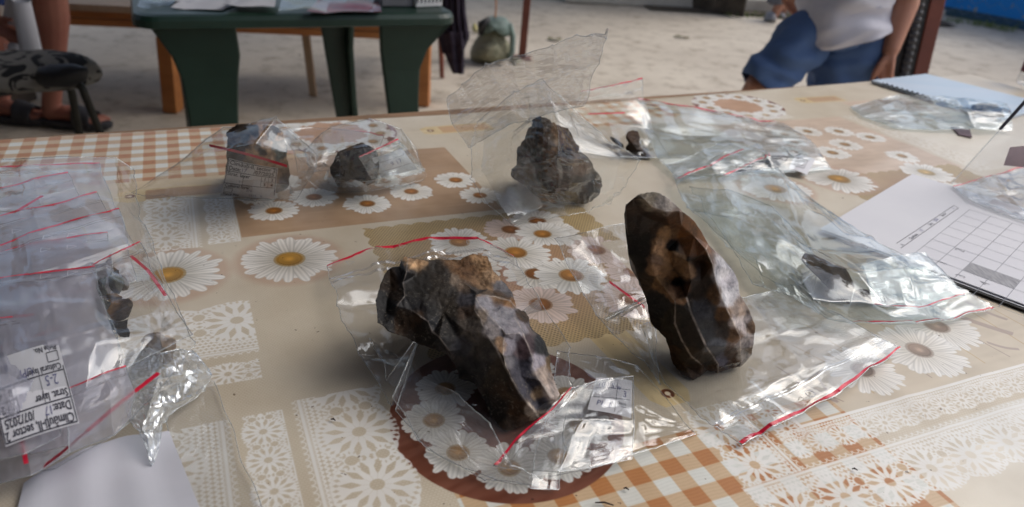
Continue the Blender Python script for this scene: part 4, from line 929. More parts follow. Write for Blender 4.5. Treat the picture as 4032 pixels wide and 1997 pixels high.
# papers held in the hand: a loose roll and a curled sheet
def rolled(x0, y0, x1, y1, r, Y, turns, label, seed):
    a_, b_ = PY(x0, y0, Y), PY(x1, y1, Y+.02); d_ = (b_-a_)/np.linalg.norm(b_-a_); u = np.cross(d_, [0, 1., 0]); u /= np.linalg.norm(u); v = np.cross(d_, u); V = []; n_ = 40; m2 = 12
    for j in range(m2):
        c = a_+(b_-a_)*j/(m2-1)
        for i in range(n_):
            t = turns*2*math.pi*i/(n_-1)+seed; rr = r*(.75+.35*i/n_)*(1+.25*j/m2); V.append(c+u*rr*math.cos(t)+v*rr*math.sin(t))
    mk('paper_roll', V, [(j*n_+i, j*n_+i+1, (j+1)*n_+i+1, (j+1)*n_+i) for j in range(m2-1) for i in range(n_-1)], PAPER, smooth=True, label=label, cat='paper')
rolled(52, 0, 78, 132, .030, Yl-.42, 1.15, 'white paper sheet curled lengthwise in the seated person\'s hand', 1.)
rolled(48, -20, 45, 52, .034, Yl-.36, 1.1, 'bluish white curled paper above the longer roll held by the seated person', 2.5)
rolled(34, 132, 36, 118, .022, Yl-.40, 1.2, 'short end of rolled paper resting near the stool cushion', 0.)
# a low box seat under the seated person, out of frame
sb = thing('box_stool', 'plain wooden box seat under the seated person', 'seat', (pel[0], pel[1], 0)); mk('seat_block', *box((pel[0]-.08, pel[1]+.05, (pel[2]-.14)/2), (.3, .3, pel[2]-.14)), mat('dark_block', (.06, .045, .035)), sb)
# ------------------------------------------------------------------ knapped stones
def stone_mat(name, speck=(.34, .30, .24), gloss=.42, spk=.32, sc=1.):
    """base colour from the painted attribute 'tone', broken by mineral speckle, pale worn ridges"""
    m, n, b = newmat(name); at = nd(n, 'ShaderNodeVertexColor', layer_name='tone'); tc = nd(n, 'ShaderNodeTexCoord'); g = tc.outputs['Object']
    a = nd(n, 'ShaderNodeTexNoise', Scale=95.*sc, Detail=8, Roughness=.7); n.links.new(g, a.inputs['Vector'])
    c = nd(n, 'ShaderNodeTexNoise', Scale=420.*sc, Detail=5, Roughness=.75); n.links.new(g, c.inputs['Vector'])
    e = nd(n, 'ShaderNodeTexNoise', Scale=32.*sc, Detail=4, Roughness=.6); n.links.new(g, e.inputs['Vector'])
    c1 = mixc(n, ramp(n, a.outputs[0], .30, .70), (.28, .28, .32), (1.9, 1.8, 1.7))
    c2 = mixc(n, 1., at.outputs[0], c1, 'MULTIPLY')
    mk1 = nd(n, 'ShaderNodeMath', operation='MULTIPLY'); n.links.new(ramp(n, c.outputs[0], .55, .64), mk1.inputs[0]); n.links.new(ramp(n, e.outputs[0], .44, .60), mk1.inputs[1])
    mk2 = nd(n, 'ShaderNodeMath', operation='MULTIPLY'); mk2.inputs[1].default_value = spk; n.links.new(mk1.outputs[0], mk2.inputs[0])
    c3 = mixc(n, mk2.outputs[0], c2, speck)
    ge = nd(n, 'ShaderNodeNewGeometry'); pt_ = ramp(n, ge.outputs['Pointiness'], .57, .70); ml = nd(n, 'ShaderNodeMath', operation='MULTIPLY'); ml.inputs[1].default_value = .35; n.links.new(pt_, ml.inputs[0])
    n.links.new(mixc(n, ml.outputs[0], c3, (.36, .32, .27)), b.inputs['Base Color'])
    b.inputs['Roughness'].default_value = gloss; b.inputs['Specular IOR Level'].default_value = .22
    n.links.new(ramp(n, at.outputs['Alpha'], 0, 1), b.inputs['Roughness'])
    rr = nd(n, 'ShaderNodeMapRange'); rr.inputs[3].default_value = .33; rr.inputs[4].default_value = .95; n.links.new(at.outputs['Alpha'], rr.inputs[0]); n.links.new(rr.outputs[0], b.inputs['Roughness'])
    bs = nd(n, 'ShaderNodeMapRange'); bs.inputs[3].default_value = .12; bs.inputs[4].default_value = .9; n.links.new(at.outputs['Alpha'], bs.inputs[0])
    bp = nd(n, 'ShaderNodeBump', Distance=.0012); n.links.new(bs.outputs[0], bp.inputs['Strength']); n.links.new(c.outputs[0], bp.inputs['Height']); n.links.new(bp.outputs[0], b.inputs['Normal'])
    return m
FLINT = stone_mat('flint'); FLINT_S = stone_mat('flint_smooth', spk=.10); FLINT_C = stone_mat('crusted_stone', speck=(.40, .33, .22), spk=.25, sc=.7)
def stone(name, ring, inner, tones, m_, label, conv, thick=.05, cuts=4, amp=.0013, back=(.03, .028, .026), minz=.0, seed=0, ridges=(), zback=.5, cat='stone', shrink=.75, group=None, parent=None, facet=.0, lift=.0, smo=.06, relaxz=.3, edgec=(.50, .46, .42), edgew=1.5, dim=.66, fsc=38.):
    """ring/inner: landmarks (x, y, height cm) surveyed along sight lines; tones: (x, y, radius, rgb, roughness 0..1). conv maps x,y to survey pixels.
    The body is closed behind with a back shell that goes down to whatever it rests on."""
    onr = {tuple(q) for r in ridges for q in r}; inner = [(x, y, z+(lift if (x, y) in onr else 0)) for x, y, z in inner]
    ring_ll = [[conv(*q) for q in r] for r in ridges]
    P2 = [conv(p[0], p[1]) for p in ring]+[conv(p[0], p[1]) for p in inner]; Z = [p[2] for p in ring]+[p[2] for p in inner]
    nr_ = len(ring); P3 = np.array([PT(x, y, z) for (x, y), z in zip(P2, Z)])
    ed = [(i, (i+1) % nr_) for i in range(nr_)]
    lst = {tuple(p): i+nr_ for i, p in enumerate([(q[0], q[1]) for q in inner])}; lst.update({(q[0], q[1]): i for i, q in enumerate(ring)})
    for r in ridges:
        for u, v in zip(r[:-1], r[1:]): ed.append((lst[u], lst[v]))
    res = geometry.delaunay_2d_cdt([Vector((x, -y)) for x, y in P2], ed, [], 1, 1e-6)
    vs, fs, orig = res[0], res[2], res[3]
    V = []; T2 = []
    for v, o_ in zip(vs, orig):
        if len(o_): V.append(P3[o_[0]]); T2.append(P2[o_[0]])
        else:
            d = [(v.x-x)**2+(v.y+y)**2 for x, y in P2]; k = np.argsort(d)[:3]; w = 1/(np.array(d)[k]+1e-6); w /= w.sum(); V.append((P3[k]*w[:, None]).sum(0)); T2.append((v.x, -v.y))
    F = [tuple(f)[::-1] for f in fs]
    idx = {}; 
    for i, o_ in enumerate(orig):
        for q in o_: idx[q] = i
    C = P3.mean(0); vd = C-EYE; vd[2] = 0; vd /= np.linalg.norm(vd); zmin = TZ+minz/100.
    b1 = []; b2 = []
    for i in range(nr_):
        p = V[idx[i]]; q = p+vd*thick*.45+(C-p)*np.array([.06, .06, .0]); q[2] = max(zmin, zmin+(p[2]-zmin)*(.5+.5*zback)); b1.append(len(V)); V.append(q); T2.append(None)
    for i in range(nr_):
        p = V[idx[i]]; q = p*shrink+C*(1-shrink)+vd*thick; q[2] = max(zmin, zmin+(q[2]-zmin)*zback); b2.append(len(V)); V.append(q); T2.append(None)
    cb_ = len(V); q = C+vd*thick*1.15; q[2] = max(zmin+.001, zmin+(q[2]-zmin)*zback); V.append(q); T2.append(None)
    for i in range(nr_):
        j = (i+1) % nr_; a0, a1 = idx[i], idx[j]; F += [(a0, a1, b1[j]), (a0, b1[j], b1[i]), (b1[i], b1[j], b2[j]), (b1[i], b2[j], b2[i]), (b2[i], b2[j], cb_)]
    if relaxz:
        nbr = {}
        for f in F:
            if max(f) < len(P2):
                for a_, b_ in ((f[0], f[1]), (f[1], f[2]), (f[2], f[0])): nbr.setdefault(a_, set()).add(b_); nbr.setdefault(b_, set()).add(a_)
        zz = [v[2] for v in V]
        for i, o_ in enumerate(orig):
            if len(o_) and o_[0] >= nr_ and (inner[o_[0]-nr_][0], inner[o_[0]-nr_][1]) not in onr and i in nbr:
                zn = (1-relaxz)*zz[i]+relaxz*sum(zz[j] for j in nbr[i])/len(nbr[i]); V[i] = PT(*T2[i], (zn-TZ)*100)
    bm = bmesh.new(); bv = [bm.verts.new(v) for v in V]
    for f in F:
        try: bm.faces.new([bv[k] for k in f])
        except ValueError: pass
    bmesh.ops.recalc_face_normals(bm, faces=bm.faces)
    bmesh.ops.subdivide_edges(bm, edges=bm.edges[:], cuts=cuts, use_grid_fill=True)
    bmesh.ops.triangulate(bm, faces=[f for f in bm.faces if len(f.verts) > 4]); 
    bmesh.ops.smooth_vert(bm, verts=bm.verts[:], factor=smo, use_axis_x=True, use_axis_y=True, use_axis_z=True)
    bmesh.ops.subdivide_edges(bm, edges=bm.edges[:], cuts=1, use_grid_fill=True)
    bm.normal_update()
    base = P3[:, :].mean(0); base[2] = zmin
    # painted tones
    TT = [(conv(t[0], t[1]), t[2], np.array(t[3]), t[4]) for t in tones]; sx = np.linalg.norm(np.array(conv(1, 0))-np.array(conv(0, 0)))
    def pix(co):
        c = AX @ (np.array(co)-EYE); return (FPX*c[0]/c[2]+2016)/K, (998-FPX*c[1]/c[2])/K
    cols = []; vdir = Vector(vd)
    for v in bm.verts:
        co = v.co.copy(); nz = mnoise.noise(co*60+Vector((seed, 0, 0))); nz2 = mnoise.noise(co*170+Vector((0, seed, 0)))
        # knapping scars: shallow conchoidal dents bounded by crisp lines
        vor = mnoise.voronoi(co*fsc+Vector((seed*1.7, 0, 0)))[0]; sc_ = (vor[1]-vor[0])
        x, y = pix(co); j1, j2 = mnoise.noise(co*90), mnoise.noise(co*90+Vector((9, 9, 9))); j3, j4 = mnoise.noise(co*300), mnoise.noise(co*300+Vector((5, 5, 5))); jx, jy = x+6*j1+4*j3, y+6*j2+4*j4; rx_, ry_ = x+1.5*j1+j3, y+1.5*j2+j4; w = 0; c = np.zeros(3); r_ = 0
        for (tx, ty), rad, tc_, ro in TT:
            d = math.hypot(jx-tx, jy-ty)/(rad*sx); k = math.exp(-3.2*d*d)+1e-4/(d*d+.01); w += k; c += tc_*k; r_ += ro*k
        c /= w+1e-12; r_ /= w+1e-12
        if ring_ll and ro is not None:
            dm = 99.
            for L_ in ring_ll:
                for (ax_, ay_), (bx_, by_) in zip(L_[:-1], L_[1:]):
                    ll = (bx_-ax_)**2+(by_-ay_)**2; t_ = min(1, max(0, ((rx_-ax_)*(bx_-ax_)+(ry_-ay_)*(by_-ay_))/ll)); dm = min(dm, math.hypot(rx_-ax_-t_*(bx_-ax_), ry_-ay_-t_*(by_-ay_)))
            ke = math.exp(-(dm/edgew)**2)*(.55+.5*nz2); ke = min(.8, max(0, ke)); c = c*(1-ke)+np.array(edgec)*ke
        fr = v.normal.dot(-vdir); bk_ = min(1, max(0, (-fr+.15)*2.2)) if TT else 1
        dp = (co-Vector(C)).dot(vdir); bk_ = bk_ if dp > thick*.25 else 0
        c = 1.5*c*max(1e-4, c.mean())**.3*dim*(1-bk_)+np.array(back)*bk_; cols.append((*c, r_*(1-bk_)+.5*bk_))
        rough_ = r_*(1-bk_)+.3*bk_
        off = amp*(nz+.45*nz2*(.4+rough_))-facet*max(0, .22-sc_)*4*(1-rough_)+rough_*.0009*mnoise.noise(co*420)
        v.co = co+v.normal*off
        if v.co.z < zmin+.0002: v.co.z = zmin+.0002
    me = bpy.data.meshes.new(name); bm.to_mesh(me); bm.free(); me.transform(Matrix.Translation(Vector(-base)))
    at = me.color_attributes.new('tone', 'FLOAT_COLOR', 'POINT'); at.data.foreach_set('color', np.array(cols, np.float32).ravel())
    me.polygons.foreach_set('use_smooth', [True]*len(me.polygons)); me.materials.append(m_)
    o = bpy.data.objects.new(name, me); COL.objects.link(o)
    o.location = Vector(base) if parent is None else Vector(base-wloc(parent)); o.parent = parent
    return props(o, label, cat if label else None, None, group)
BK = (.016, .016, .018); BR = (.055, .036, .022); CX = (.38, .24, .13); CXD = (.12, .062, .03); GY = (.10, .105, .12); PT1 = (.20, .20, .22); TN = (.26, .19, .13); LIL = (.13, .12, .16)
c1 = lambda X, Y: (920.1+X*.3905, 613.4+Y*.3905)
ring = [(225, 110, 8.5), (250, 78, 8.6), (272, 84, 8.6), (330, 92, 8.5), (400, 104, 8.4), (455, 97, 8.3), (540, 98, 8.2), (610, 100, 8.2), (640, 82, 8.3), (690, 60, 8.4), (735, 68, 8.3), (785, 82, 8.1), (815, 160, 7.7), (860, 215, 7.4), (905, 262, 7.0), (948, 308, 6.7), (962, 360, 6.4), (968, 415, 6.1),
        (1020, 430, 5.5), (1050, 470, 5.1), (1062, 520, 4.8), (1085, 560, 4.5), (1130, 590, 4.0), (1165, 640, 3.6), (1185, 720, 3.0), (1200, 830, 2.6), (1225, 900, 2.5), (1250, 975, 2.2), (1238, 1015, 1.7), (1180, 1060, 1.2), (1115, 1120, .7), (1050, 1155, .3), (990, 1190, .1), (900, 1225, 0.), (845, 1180, .1), (800, 1120, .5), (775, 1040, 1.2), (740, 960, 1.8), (705, 905, 2.2), (600, 868, 2.5), (590, 820, 2.9),
        (560, 760, 3.3), (520, 700, 3.8), (470, 690, 3.9), (400, 665, 4.2), (330, 645, 4.4), (260, 600, 4.9), (190, 580, 5.2), (140, 560, 5.5), (110, 525, 5.8), (75, 508, 6.0), (70, 440, 6.5), (60, 365, 7.0), (78, 310, 7.3), (95, 260, 7.6), (120, 195, 8.0), (155, 155, 8.2), (215, 143, 8.3)]
inner = [(238, 250, 7.4), (262, 180, 8.2), (250, 330, 7.0), (200, 400, 6.6), (130, 440, 6.2), (160, 270, 7.1), (140, 360, 6.6), (180, 470, 6.1), (300, 430, 6.2), (400, 500, 5.9), (430, 570, 5.2), (300, 540, 5.2), (220, 520, 5.4), (350, 350, 7.1), (390, 420, 6.6), (330, 200, 7.8), (430, 180, 7.9), (520, 180, 7.9), (460, 300, 7.4), (560, 330, 7.1), (500, 440, 6.5), (470, 600, 5.3), (540, 690, 4.4),
         (560, 215, 7.9), (640, 250, 7.6), (630, 150, 7.6), (720, 180, 7.2), (760, 110, 7.9), (740, 290, 6.9), (790, 290, 7.0), (720, 320, 7.3), (850, 340, 6.7), (930, 365, 6.6), (870, 300, 6.9), (600, 350, 7.2), (620, 420, 6.7),
         (705, 340, 7.2), (735, 400, 6.9), (800, 470, 6.5), (870, 540, 6.1), (900, 582, 5.85), (990, 575, 5.6), (700, 425, 6.75), (745, 495, 6.35), (775, 580, 5.8), (845, 680, 5.15), (885, 770, 4.5), (935, 860, 3.9), (990, 960, 3.2), (1050, 1040, 2.4), (1085, 1075, 1.9), (890, 600, 5.6), (885, 720, 5.0), (900, 790, 4.6),
         (950, 460, 6.0), (1000, 540, 5.6), (1040, 640, 5.1), (1080, 750, 4.5), (1070, 790, 4.2), (1120, 880, 3.6), (1190, 990, 2.5), (1000, 850, 4.0), (1070, 930, 3.3), (1120, 1050, 1.9), (980, 700, 4.9), (960, 620, 5.4),
         (640, 560, 5.9), (700, 660, 5.0), (620, 680, 4.6), (760, 820, 3.9), (690, 800, 3.7), (850, 960, 3.0), (800, 900, 3.1), (900, 1080, 1.6), (950, 1010, 2.6), (1000, 1120, .9), (850, 1120, .9), (660, 470, 6.4), (600, 600, 5.5)]
rid = [[(705, 340), (735, 400), (800, 470), (870, 540), (900, 582)], [(900, 582), (990, 575)], [(700, 425), (745, 495), (775, 580), (845, 680), (885, 770), (935, 860), (990, 960), (1050, 1040), (1085, 1075), (1115, 1120)],
       [(890, 600), (885, 720), (900, 790), (935, 860)], [(950, 460), (1000, 540), (1040, 640), (1080, 750), (1070, 790), (1120, 880), (1190, 990)], [(705, 340), (720, 320), (850, 340), (930, 365), (968, 415)], [(262, 180), (238, 250), (250, 330), (200, 400)], [(300, 430), (400, 500), (430, 570), (470, 600), (540, 690)], [(272, 84), (262, 180)]]
tones = [(245, 200, 60, (.030, .031, .036), .1), (150, 240, 60, (.050, .030, .018), .5), (120, 400, 80, BK, .3), (120, 520, 50, BK, .3), (180, 330, 40, (.04, .025, .016), .6), (330, 115, 60, (.55, .36, .20), .9), (290, 96, 30, (.5, .32, .18), .9), (350, 250, 110, (.026, .023, .020), .3), (300, 390, 70, (.018, .018, .022), .2), (430, 510, 60, (.020, .021, .026), .1), (290, 490, 80, (.075, .045, .026), .8), (330, 570, 70, (.035, .024, .016), .7), (380, 640, 60, (.018, .013, .01), .6),
         (470, 200, 90, (.045, .036, .028), .4), (500, 360, 110, (.055, .046, .036), .4), (430, 420, 60, BK, .2), (520, 560, 80, (.030, .028, .028), .3), (550, 120, 60, (.20, .12, .065), .9), (640, 170, 80, (.17, .095, .05), 1.), (760, 110, 70, CX, 1.), (820, 200, 50, (.42, .29, .18), 1.), (700, 230, 50, (.26, .16, .09), 1.), (580, 225, 40, (.30, .24, .18), .8), (760, 270, 60, (.30, .20, .12), 1.), (640, 270, 45, (.16, .12, .09), .8), (700, 300, 30, BK, .3),
         (890, 280, 60, (.16, .155, .17), .3), (850, 345, 50, (.16, .09, .04), .25), (920, 390, 40, (.24, .12, .04), .25), (780, 390, 60, (.27, .27, .30), .3), (880, 470, 80, (.25, .25, .28), .3), (950, 540, 60, (.27, .26, .29), .3), (640, 360, 50, (.12, .12, .14), .4), (650, 430, 50, (.14, .10, .075), .7), (740, 450, 40, (.28, .23, .18), .6),
         (800, 560, 50, (.30, .28, .28), .4), (870, 650, 40, (.36, .24, .15), .8), (680, 560, 80, (.115, .10, .085), .5), (640, 640, 60, (.07, .07, .08), .4), (760, 690, 80, (.095, .085, .075), .4), (720, 800, 70, (.05, .048, .05), .4), (860, 830, 80, (.085, .065, .045), .5), (900, 950, 70, (.075, .048, .03), .6), (850, 1050, 80, (.045, .035, .028), .6), (960, 1080, 60, (.10, .055, .028), .6), (930, 1160, 50, (.12, .085, .06), .8), (1010, 1150, 40, (.16, .11, .08), .8),
         (930, 650, 50, (.26, .25, .29), .3), (1010, 680, 60, (.11, .075, .085), .3), (930, 770, 40, (.16, .16, .18), .4), (1000, 800, 70, (.060, .060, .085), .35), (1060, 900, 70, (.065, .065, .09), .4), (1100, 760, 50, (.32, .31, .36), .3), (1150, 850, 60, (.38, .32, .28), .6), (1200, 960, 60, (.42, .37, .34), .6), (1110, 960, 40, (.30, .22, .14), .8), (1130, 1030, 50, (.075, .075, .10), .4), (1120, 1095, 40, (.40, .34, .28), .7),
         (1010, 460, 40, (.12, .08, .055), .8), (1150, 660, 50, (.022, .028, .034), .15), (1190, 780, 40, (.20, .14, .08), .7), (1060, 1070, 30, (.42, .36, .30), .7), (780, 1060, 60, BK, .3), (640, 880, 60, BK, .3)]
stone('flint_core', ring, inner, tones, FLINT, 'big dark flint nodule with pale flake scars and tan crust in the middle foreground', c1, thick=.052, cuts=5, ridges=rid, seed=1, zback=.35, facet=.0007, fsc=75., amp=.0009, lift=.38, smo=.05, minz=.12, dim=.78, relaxz=.5)
# second: upright blade core
c2 = lambda X, Y: (1533.5+X*.4106, 460.1+Y*.4106)
ring = [(100, 130, 15.4), (140, 95, 16.0), (180, 68, 16.4), (235, 55, 16.6), (290, 55, 16.6), (340, 80, 16.2), (400, 130, 15.4), (450, 175, 14.7), (520, 235, 13.6), (560, 290, 12.8), (605, 375, 11.7), (640, 410, 11.1), (700, 465, 10.2), (755, 530, 9.2), (790, 605, 8.3), (800, 680, 7.4), (850, 770, 6.3), (895, 880, 4.9), (885, 940, 4.0), (880, 1010, 3.1), (870, 1050, 1.5), (830, 1100, .7), (800, 1125, .35), (735, 1140, .3), (665, 1165, .2), (600, 1150, .3), (560, 1185, .1), (510, 1215, 0.), (440, 1175, .15), (390, 1110, .7), (365, 1020, 1.9), (340, 950, 2.9), (290, 900, 3.6), (250, 860, 4.2), (235, 780, 5.3), (220, 700, 6.4), (190, 620, 7.6), (165, 560, 8.5), (150, 500, 9.3), (112, 435, 10.3), (105, 350, 11.6), (95, 270, 12.9), (88, 190, 14.2)]
inner = [(215, 100, 16.0), (260, 145, 15.4), (340, 175, 15.0), (430, 170, 14.9), (200, 200, 14.3), (300, 240, 13.6), (180, 330, 12.2), (200, 450, 10.4), (370, 270, 13.2), (440, 260, 13.5), (520, 330, 12.6), (590, 410, 11.6), (630, 500, 10.4), (650, 600, 9.2), (690, 710, 7.8), (740, 820, 6.4), (800, 940, 4.4), (800, 1010, 3.0), (808, 1090, 1.2),
         (300, 330, 12.65), (270, 400, 11.60), (250, 480, 10.55), (270, 560, 9.40), (330, 640, 8.20), (400, 730, 7.10), (470, 700, 7.5), (500, 600, 9.15), (480, 480, 10.70), (400, 440, 11.15), (420, 340, 11.75), (390, 520, 9.60), (390, 600, 8.10), (440, 620, 7.65), (360, 400, 11.20), (560, 600, 9.1), (500, 800, 6.4), (545, 900, 5.2), (590, 1000, 4.0), (640, 1070, 2.0), (665, 1110, 1.1), (620, 760, 7.1), (670, 880, 5.6), (720, 1000, 4.1), (740, 1090, 1.3), (400, 860, 5.2), (440, 960, 4.0), (500, 1060, 2.7), (560, 1110, 1.2), (350, 820, 5.4), (320, 740, 6.4), (250, 640, 7.5), (700, 600, 8.7), (750, 720, 7.2), (820, 850, 5.4), (850, 960, 3.9), (450, 1110, 1.2), (540, 450, 10.9), (560, 480, 10.4)]
rid = [[(180, 68), (215, 100), (260, 145), (340, 175), (430, 170), (450, 175)], [(605, 375), (590, 410), (630, 500), (650, 600), (690, 710), (740, 820), (800, 940), (800, 1010), (808, 1090), (800, 1125)], [(470, 700), (500, 800), (545, 900), (590, 1000), (640, 1070), (665, 1110), (665, 1165)], [(400, 730), (400, 860), (440, 960), (500, 1060), (560, 1110)]]
AM = (.11, .05, .02); AMD = (.032, .018, .011); CRT = (.30, .19, .11)
tones = [(240, 95, 60, (.22, .20, .16), .5), (330, 130, 60, (.26, .24, .22), .5), (150, 150, 60, (.060, .034, .020), .2), (180, 240, 80, AMD, .15), (300, 230, 60, (.05, .026, .014), .15), (410, 220, 60, AM, .15), (480, 270, 70, (.16, .075, .03), .15), (550, 370, 60, (.17, .08, .035), .15), (160, 380, 80, (.014, .011, .009), .1), (180, 520, 60, (.014, .012, .010), .1), (200, 590, 50, (.06, .035, .018), .4),
         (340, 300, 35, (.26, .15, .07), .7), (400, 300, 25, (.17, .10, .05), .7), (290, 390, 40, CRT, 1.), (270, 480, 35, (.17, .11, .075), 1.), (260, 530, 35, CRT, 1.), (388, 388, 24, (.012, .010, .009), .2), (370, 450, 35, (.26, .16, .085), .9), (430, 500, 45, (.20, .12, .06), .7), (400, 530, 40, (.19, .115, .055), .6), (482, 472, 14, (.02, .016, .012), .4), (500, 540, 35, CRT, .9), (350, 560, 35, (.23, .14, .075), .8), (420, 612, 30, (.012, .012, .012), .2), (320, 620, 35, (.24, .145, .07), .8), (400, 680, 45, (.27, .16, .09), .8), (470, 650, 25, (.14, .08, .05), .8), (495, 680, 20, (.03, .02, .015), .4), (440, 720, 25, (.22, .13, .07), .8),
         (560, 520, 60, (.045, .024, .013), .15), (610, 520, 50, (.10, .052, .024), .15), (560, 640, 60, (.045, .032, .026), .2), (640, 680, 50, (.14, .07, .028), .15), (700, 800, 45, (.15, .08, .036), .2), (770, 920, 40, (.16, .085, .04), .3), (580, 780, 60, (.055, .058, .07), .2), (610, 900, 60, (.05, .052, .056), .2), (680, 900, 50, (.055, .038, .028), .2), (650, 1010, 50, (.10, .11, .13), .25), (690, 1080, 35, (.12, .12, .17), .3), (740, 1060, 40, (.08, .045, .03), .4), (770, 1110, 35, (.09, .045, .025), .6),
         (300, 760, 60, (.022, .020, .020), .3), (380, 830, 60, (.045, .035, .022), .5), (450, 780, 50, (.026, .022, .018), .3), (480, 930, 60, (.038, .028, .020), .4), (420, 950, 50, (.045, .034, .024), .6), (500, 1070, 60, (.075, .055, .035), .8), (600, 1080, 50, (.075, .055, .038), .6), (440, 1130, 50, (.09, .055, .03), 1.), (540, 1150, 50, (.085, .05, .03), 1.), (380, 1050, 40, (.10, .06, .035), 1.), (350, 940, 40, (.06, .038, .024), .8), (640, 1140, 40, (.10, .06, .035), .9), (270, 850, 50, (.04, .028, .02), .7), (540, 980, 40, (.04, .03, .022), .3),
         (680, 540, 60, (.40, .41, .44), .3), (740, 600, 50, (.38, .38, .42), .3), (730, 700, 60, (.42, .43, .46), .3), (800, 760, 60, (.28, .22, .18), .4), (800, 860, 60, (.40, .37, .37), .3), (870, 880, 40, (.22, .15, .10), .5), (850, 970, 50, (.28, .26, .26), .3), (830, 1060, 50, (.32, .30, .28), .4), (870, 1020, 30, (.3, .24, .18), .6)]
stone('blade_core', ring, inner, tones, FLINT_S, 'tall brown and black flint core with ring-shaped crust, standing upright right of centre', c2, thick=.040, cuts=5, ridges=rid, seed=5, zback=.55, facet=.0001, fsc=60., amp=.0005, lift=.25, dim=.85, smo=.06, minz=.12, back=(.14, .13, .13))
# stone in the tall bag
c3 = lambda X, Y: (1252.3+X*.2203, 268.3+Y*.2203)
ring = [(395, 150, 13.0), (440, 120, 13.4), (490, 108, 13.6), (540, 125, 13.3), (590, 150, 12.9), (610, 190, 12.3), (720, 220, 11.8), (815, 240, 11.4), (845, 300, 10.6), (860, 370, 9.6), (930, 440, 8.6), (960, 520, 7.6), (1050, 610, 6.4), (1100, 720, 5.0), (1180, 810, 3.9), (1200, 900, 2.9), (1150, 1010, 1.5), (1080, 1085, .6), (980, 1110, .3), (800, 1100, .3), (600, 1110, 0.), (480, 1060, .3), (360, 960, 1.2), (240, 860, 2.3), (155, 790, 3.1), (155, 710, 4.1), (200, 660, 4.8), (215, 560, 6.2), (215, 460, 7.5), (290, 380, 8.9), (335, 290, 10.3), (350, 240, 11.1), (400, 200, 11.9)]
inner = [(450, 240, 12.0), (400, 400, 9.8), (520, 330, 11.0), (640, 300, 11.2), (760, 320, 10.6), (480, 450, 9.6), (600, 470, 9.6), (700, 430, 9.8), (380, 560, 7.6), (560, 580, 8.2), (700, 560, 8.3), (850, 560, 7.6), (330, 700, 5.6), (500, 740, 6.2), (640, 770, 6.2), (800, 790, 5.8), (950, 760, 5.5), (400, 880, 3.4), (600, 900, 3.9), (760, 930, 3.6), (930, 930, 3.3), (1080, 880, 3.5), (600, 1020, 1.8), (850, 1030, 1.7), (520, 230, 12.3)]
tones = [(430, 180, 60, (.035, .038, .048), .2), (370, 330, 70, (.045, .05, .065), .3), (300, 440, 70, (.03, .034, .045), .3), (540, 250, 50, (.10, .065, .04), .8), (680, 290, 80, (.20, .125, .07), .9), (800, 300, 60, (.17, .105, .06), .9), (520, 420, 50, (.13, .075, .04), .9), (640, 400, 60, (.22, .16, .11), .8), (420, 600, 80, (.025, .025, .03), .3), (560, 620, 60, (.12, .07, .038), .9), (620, 560, 50, (.16, .10, .06), .9), (760, 620, 80, (.035, .02, .014), .4), (900, 640, 60, (.16, .11, .075), .8), (960, 720, 50, (.16, .11, .08), .8), (300, 640, 70, (.05, .03, .018), .7), (200, 720, 60, (.02, .018, .016), .5), (250, 800, 60, (.04, .028, .018), .8), (440, 820, 80, (.03, .02, .014), .6), (650, 780, 60, (.15, .11, .085), .7), (600, 920, 90, (.04, .026, .018), .7), (500, 1000, 60, (.028, .02, .015), .6), (760, 960, 60, (.085, .052, .032), .9), (900, 900, 60, (.05, .035, .025), .6), (1060, 860, 60, (.028, .028, .036), .3), (1150, 860, 50, (.10, .07, .045), .8), (900, 1040, 60, (.09, .07, .05), .8), (1100, 1000, 60, (.035, .042, .055), .4), (720, 1060, 60, (.025, .02, .018), .6)]
stone('flint_core', ring, inner, tones, FLINT_C, 'dark brown crusted stone standing inside the tall upright clear bag', c3, dim=.62, thick=.08, cuts=4, seed=9, zback=.6, facet=.0013, amp=.0026)
# crusted blue-grey stone in the labelled bag at the left back
c4 = lambda X, Y: (549.5+X*.20836, 281.1+Y*.20836)
ring = [(95, 240, 9.3), (160, 190, 9.8), (230, 160, 10.2), (330, 145, 10.4), (440, 150, 10.3), (560, 160, 10.1), (660, 165, 10.0), (720, 190, 9.7), (770, 250, 9.1), (800, 330, 8.2), (830, 430, 7.0), (820, 520, 6.0), (850, 620, 4.8), (860, 760, 3.2), (860, 900, 1.5), (780, 960, .7), (600, 990, 0.3), (400, 1000, 0.), (200, 960, .4), (110, 860, 1.6), (90, 700, 3.6), (85, 520, 5.8), (110, 400, 7.3)]
inner = [(200, 300, 8.9), (350, 280, 9.2), (500, 300, 9.1), (640, 300, 8.8), (740, 360, 8.0), (250, 430, 7.5), (420, 440, 7.6), (580, 460, 7.4), (720, 500, 6.6), (200, 600, 5.4), (400, 620, 5.5), (600, 640, 5.2), (300, 800, 3.3), (600, 820, 3.0), (760, 700, 4.2)]
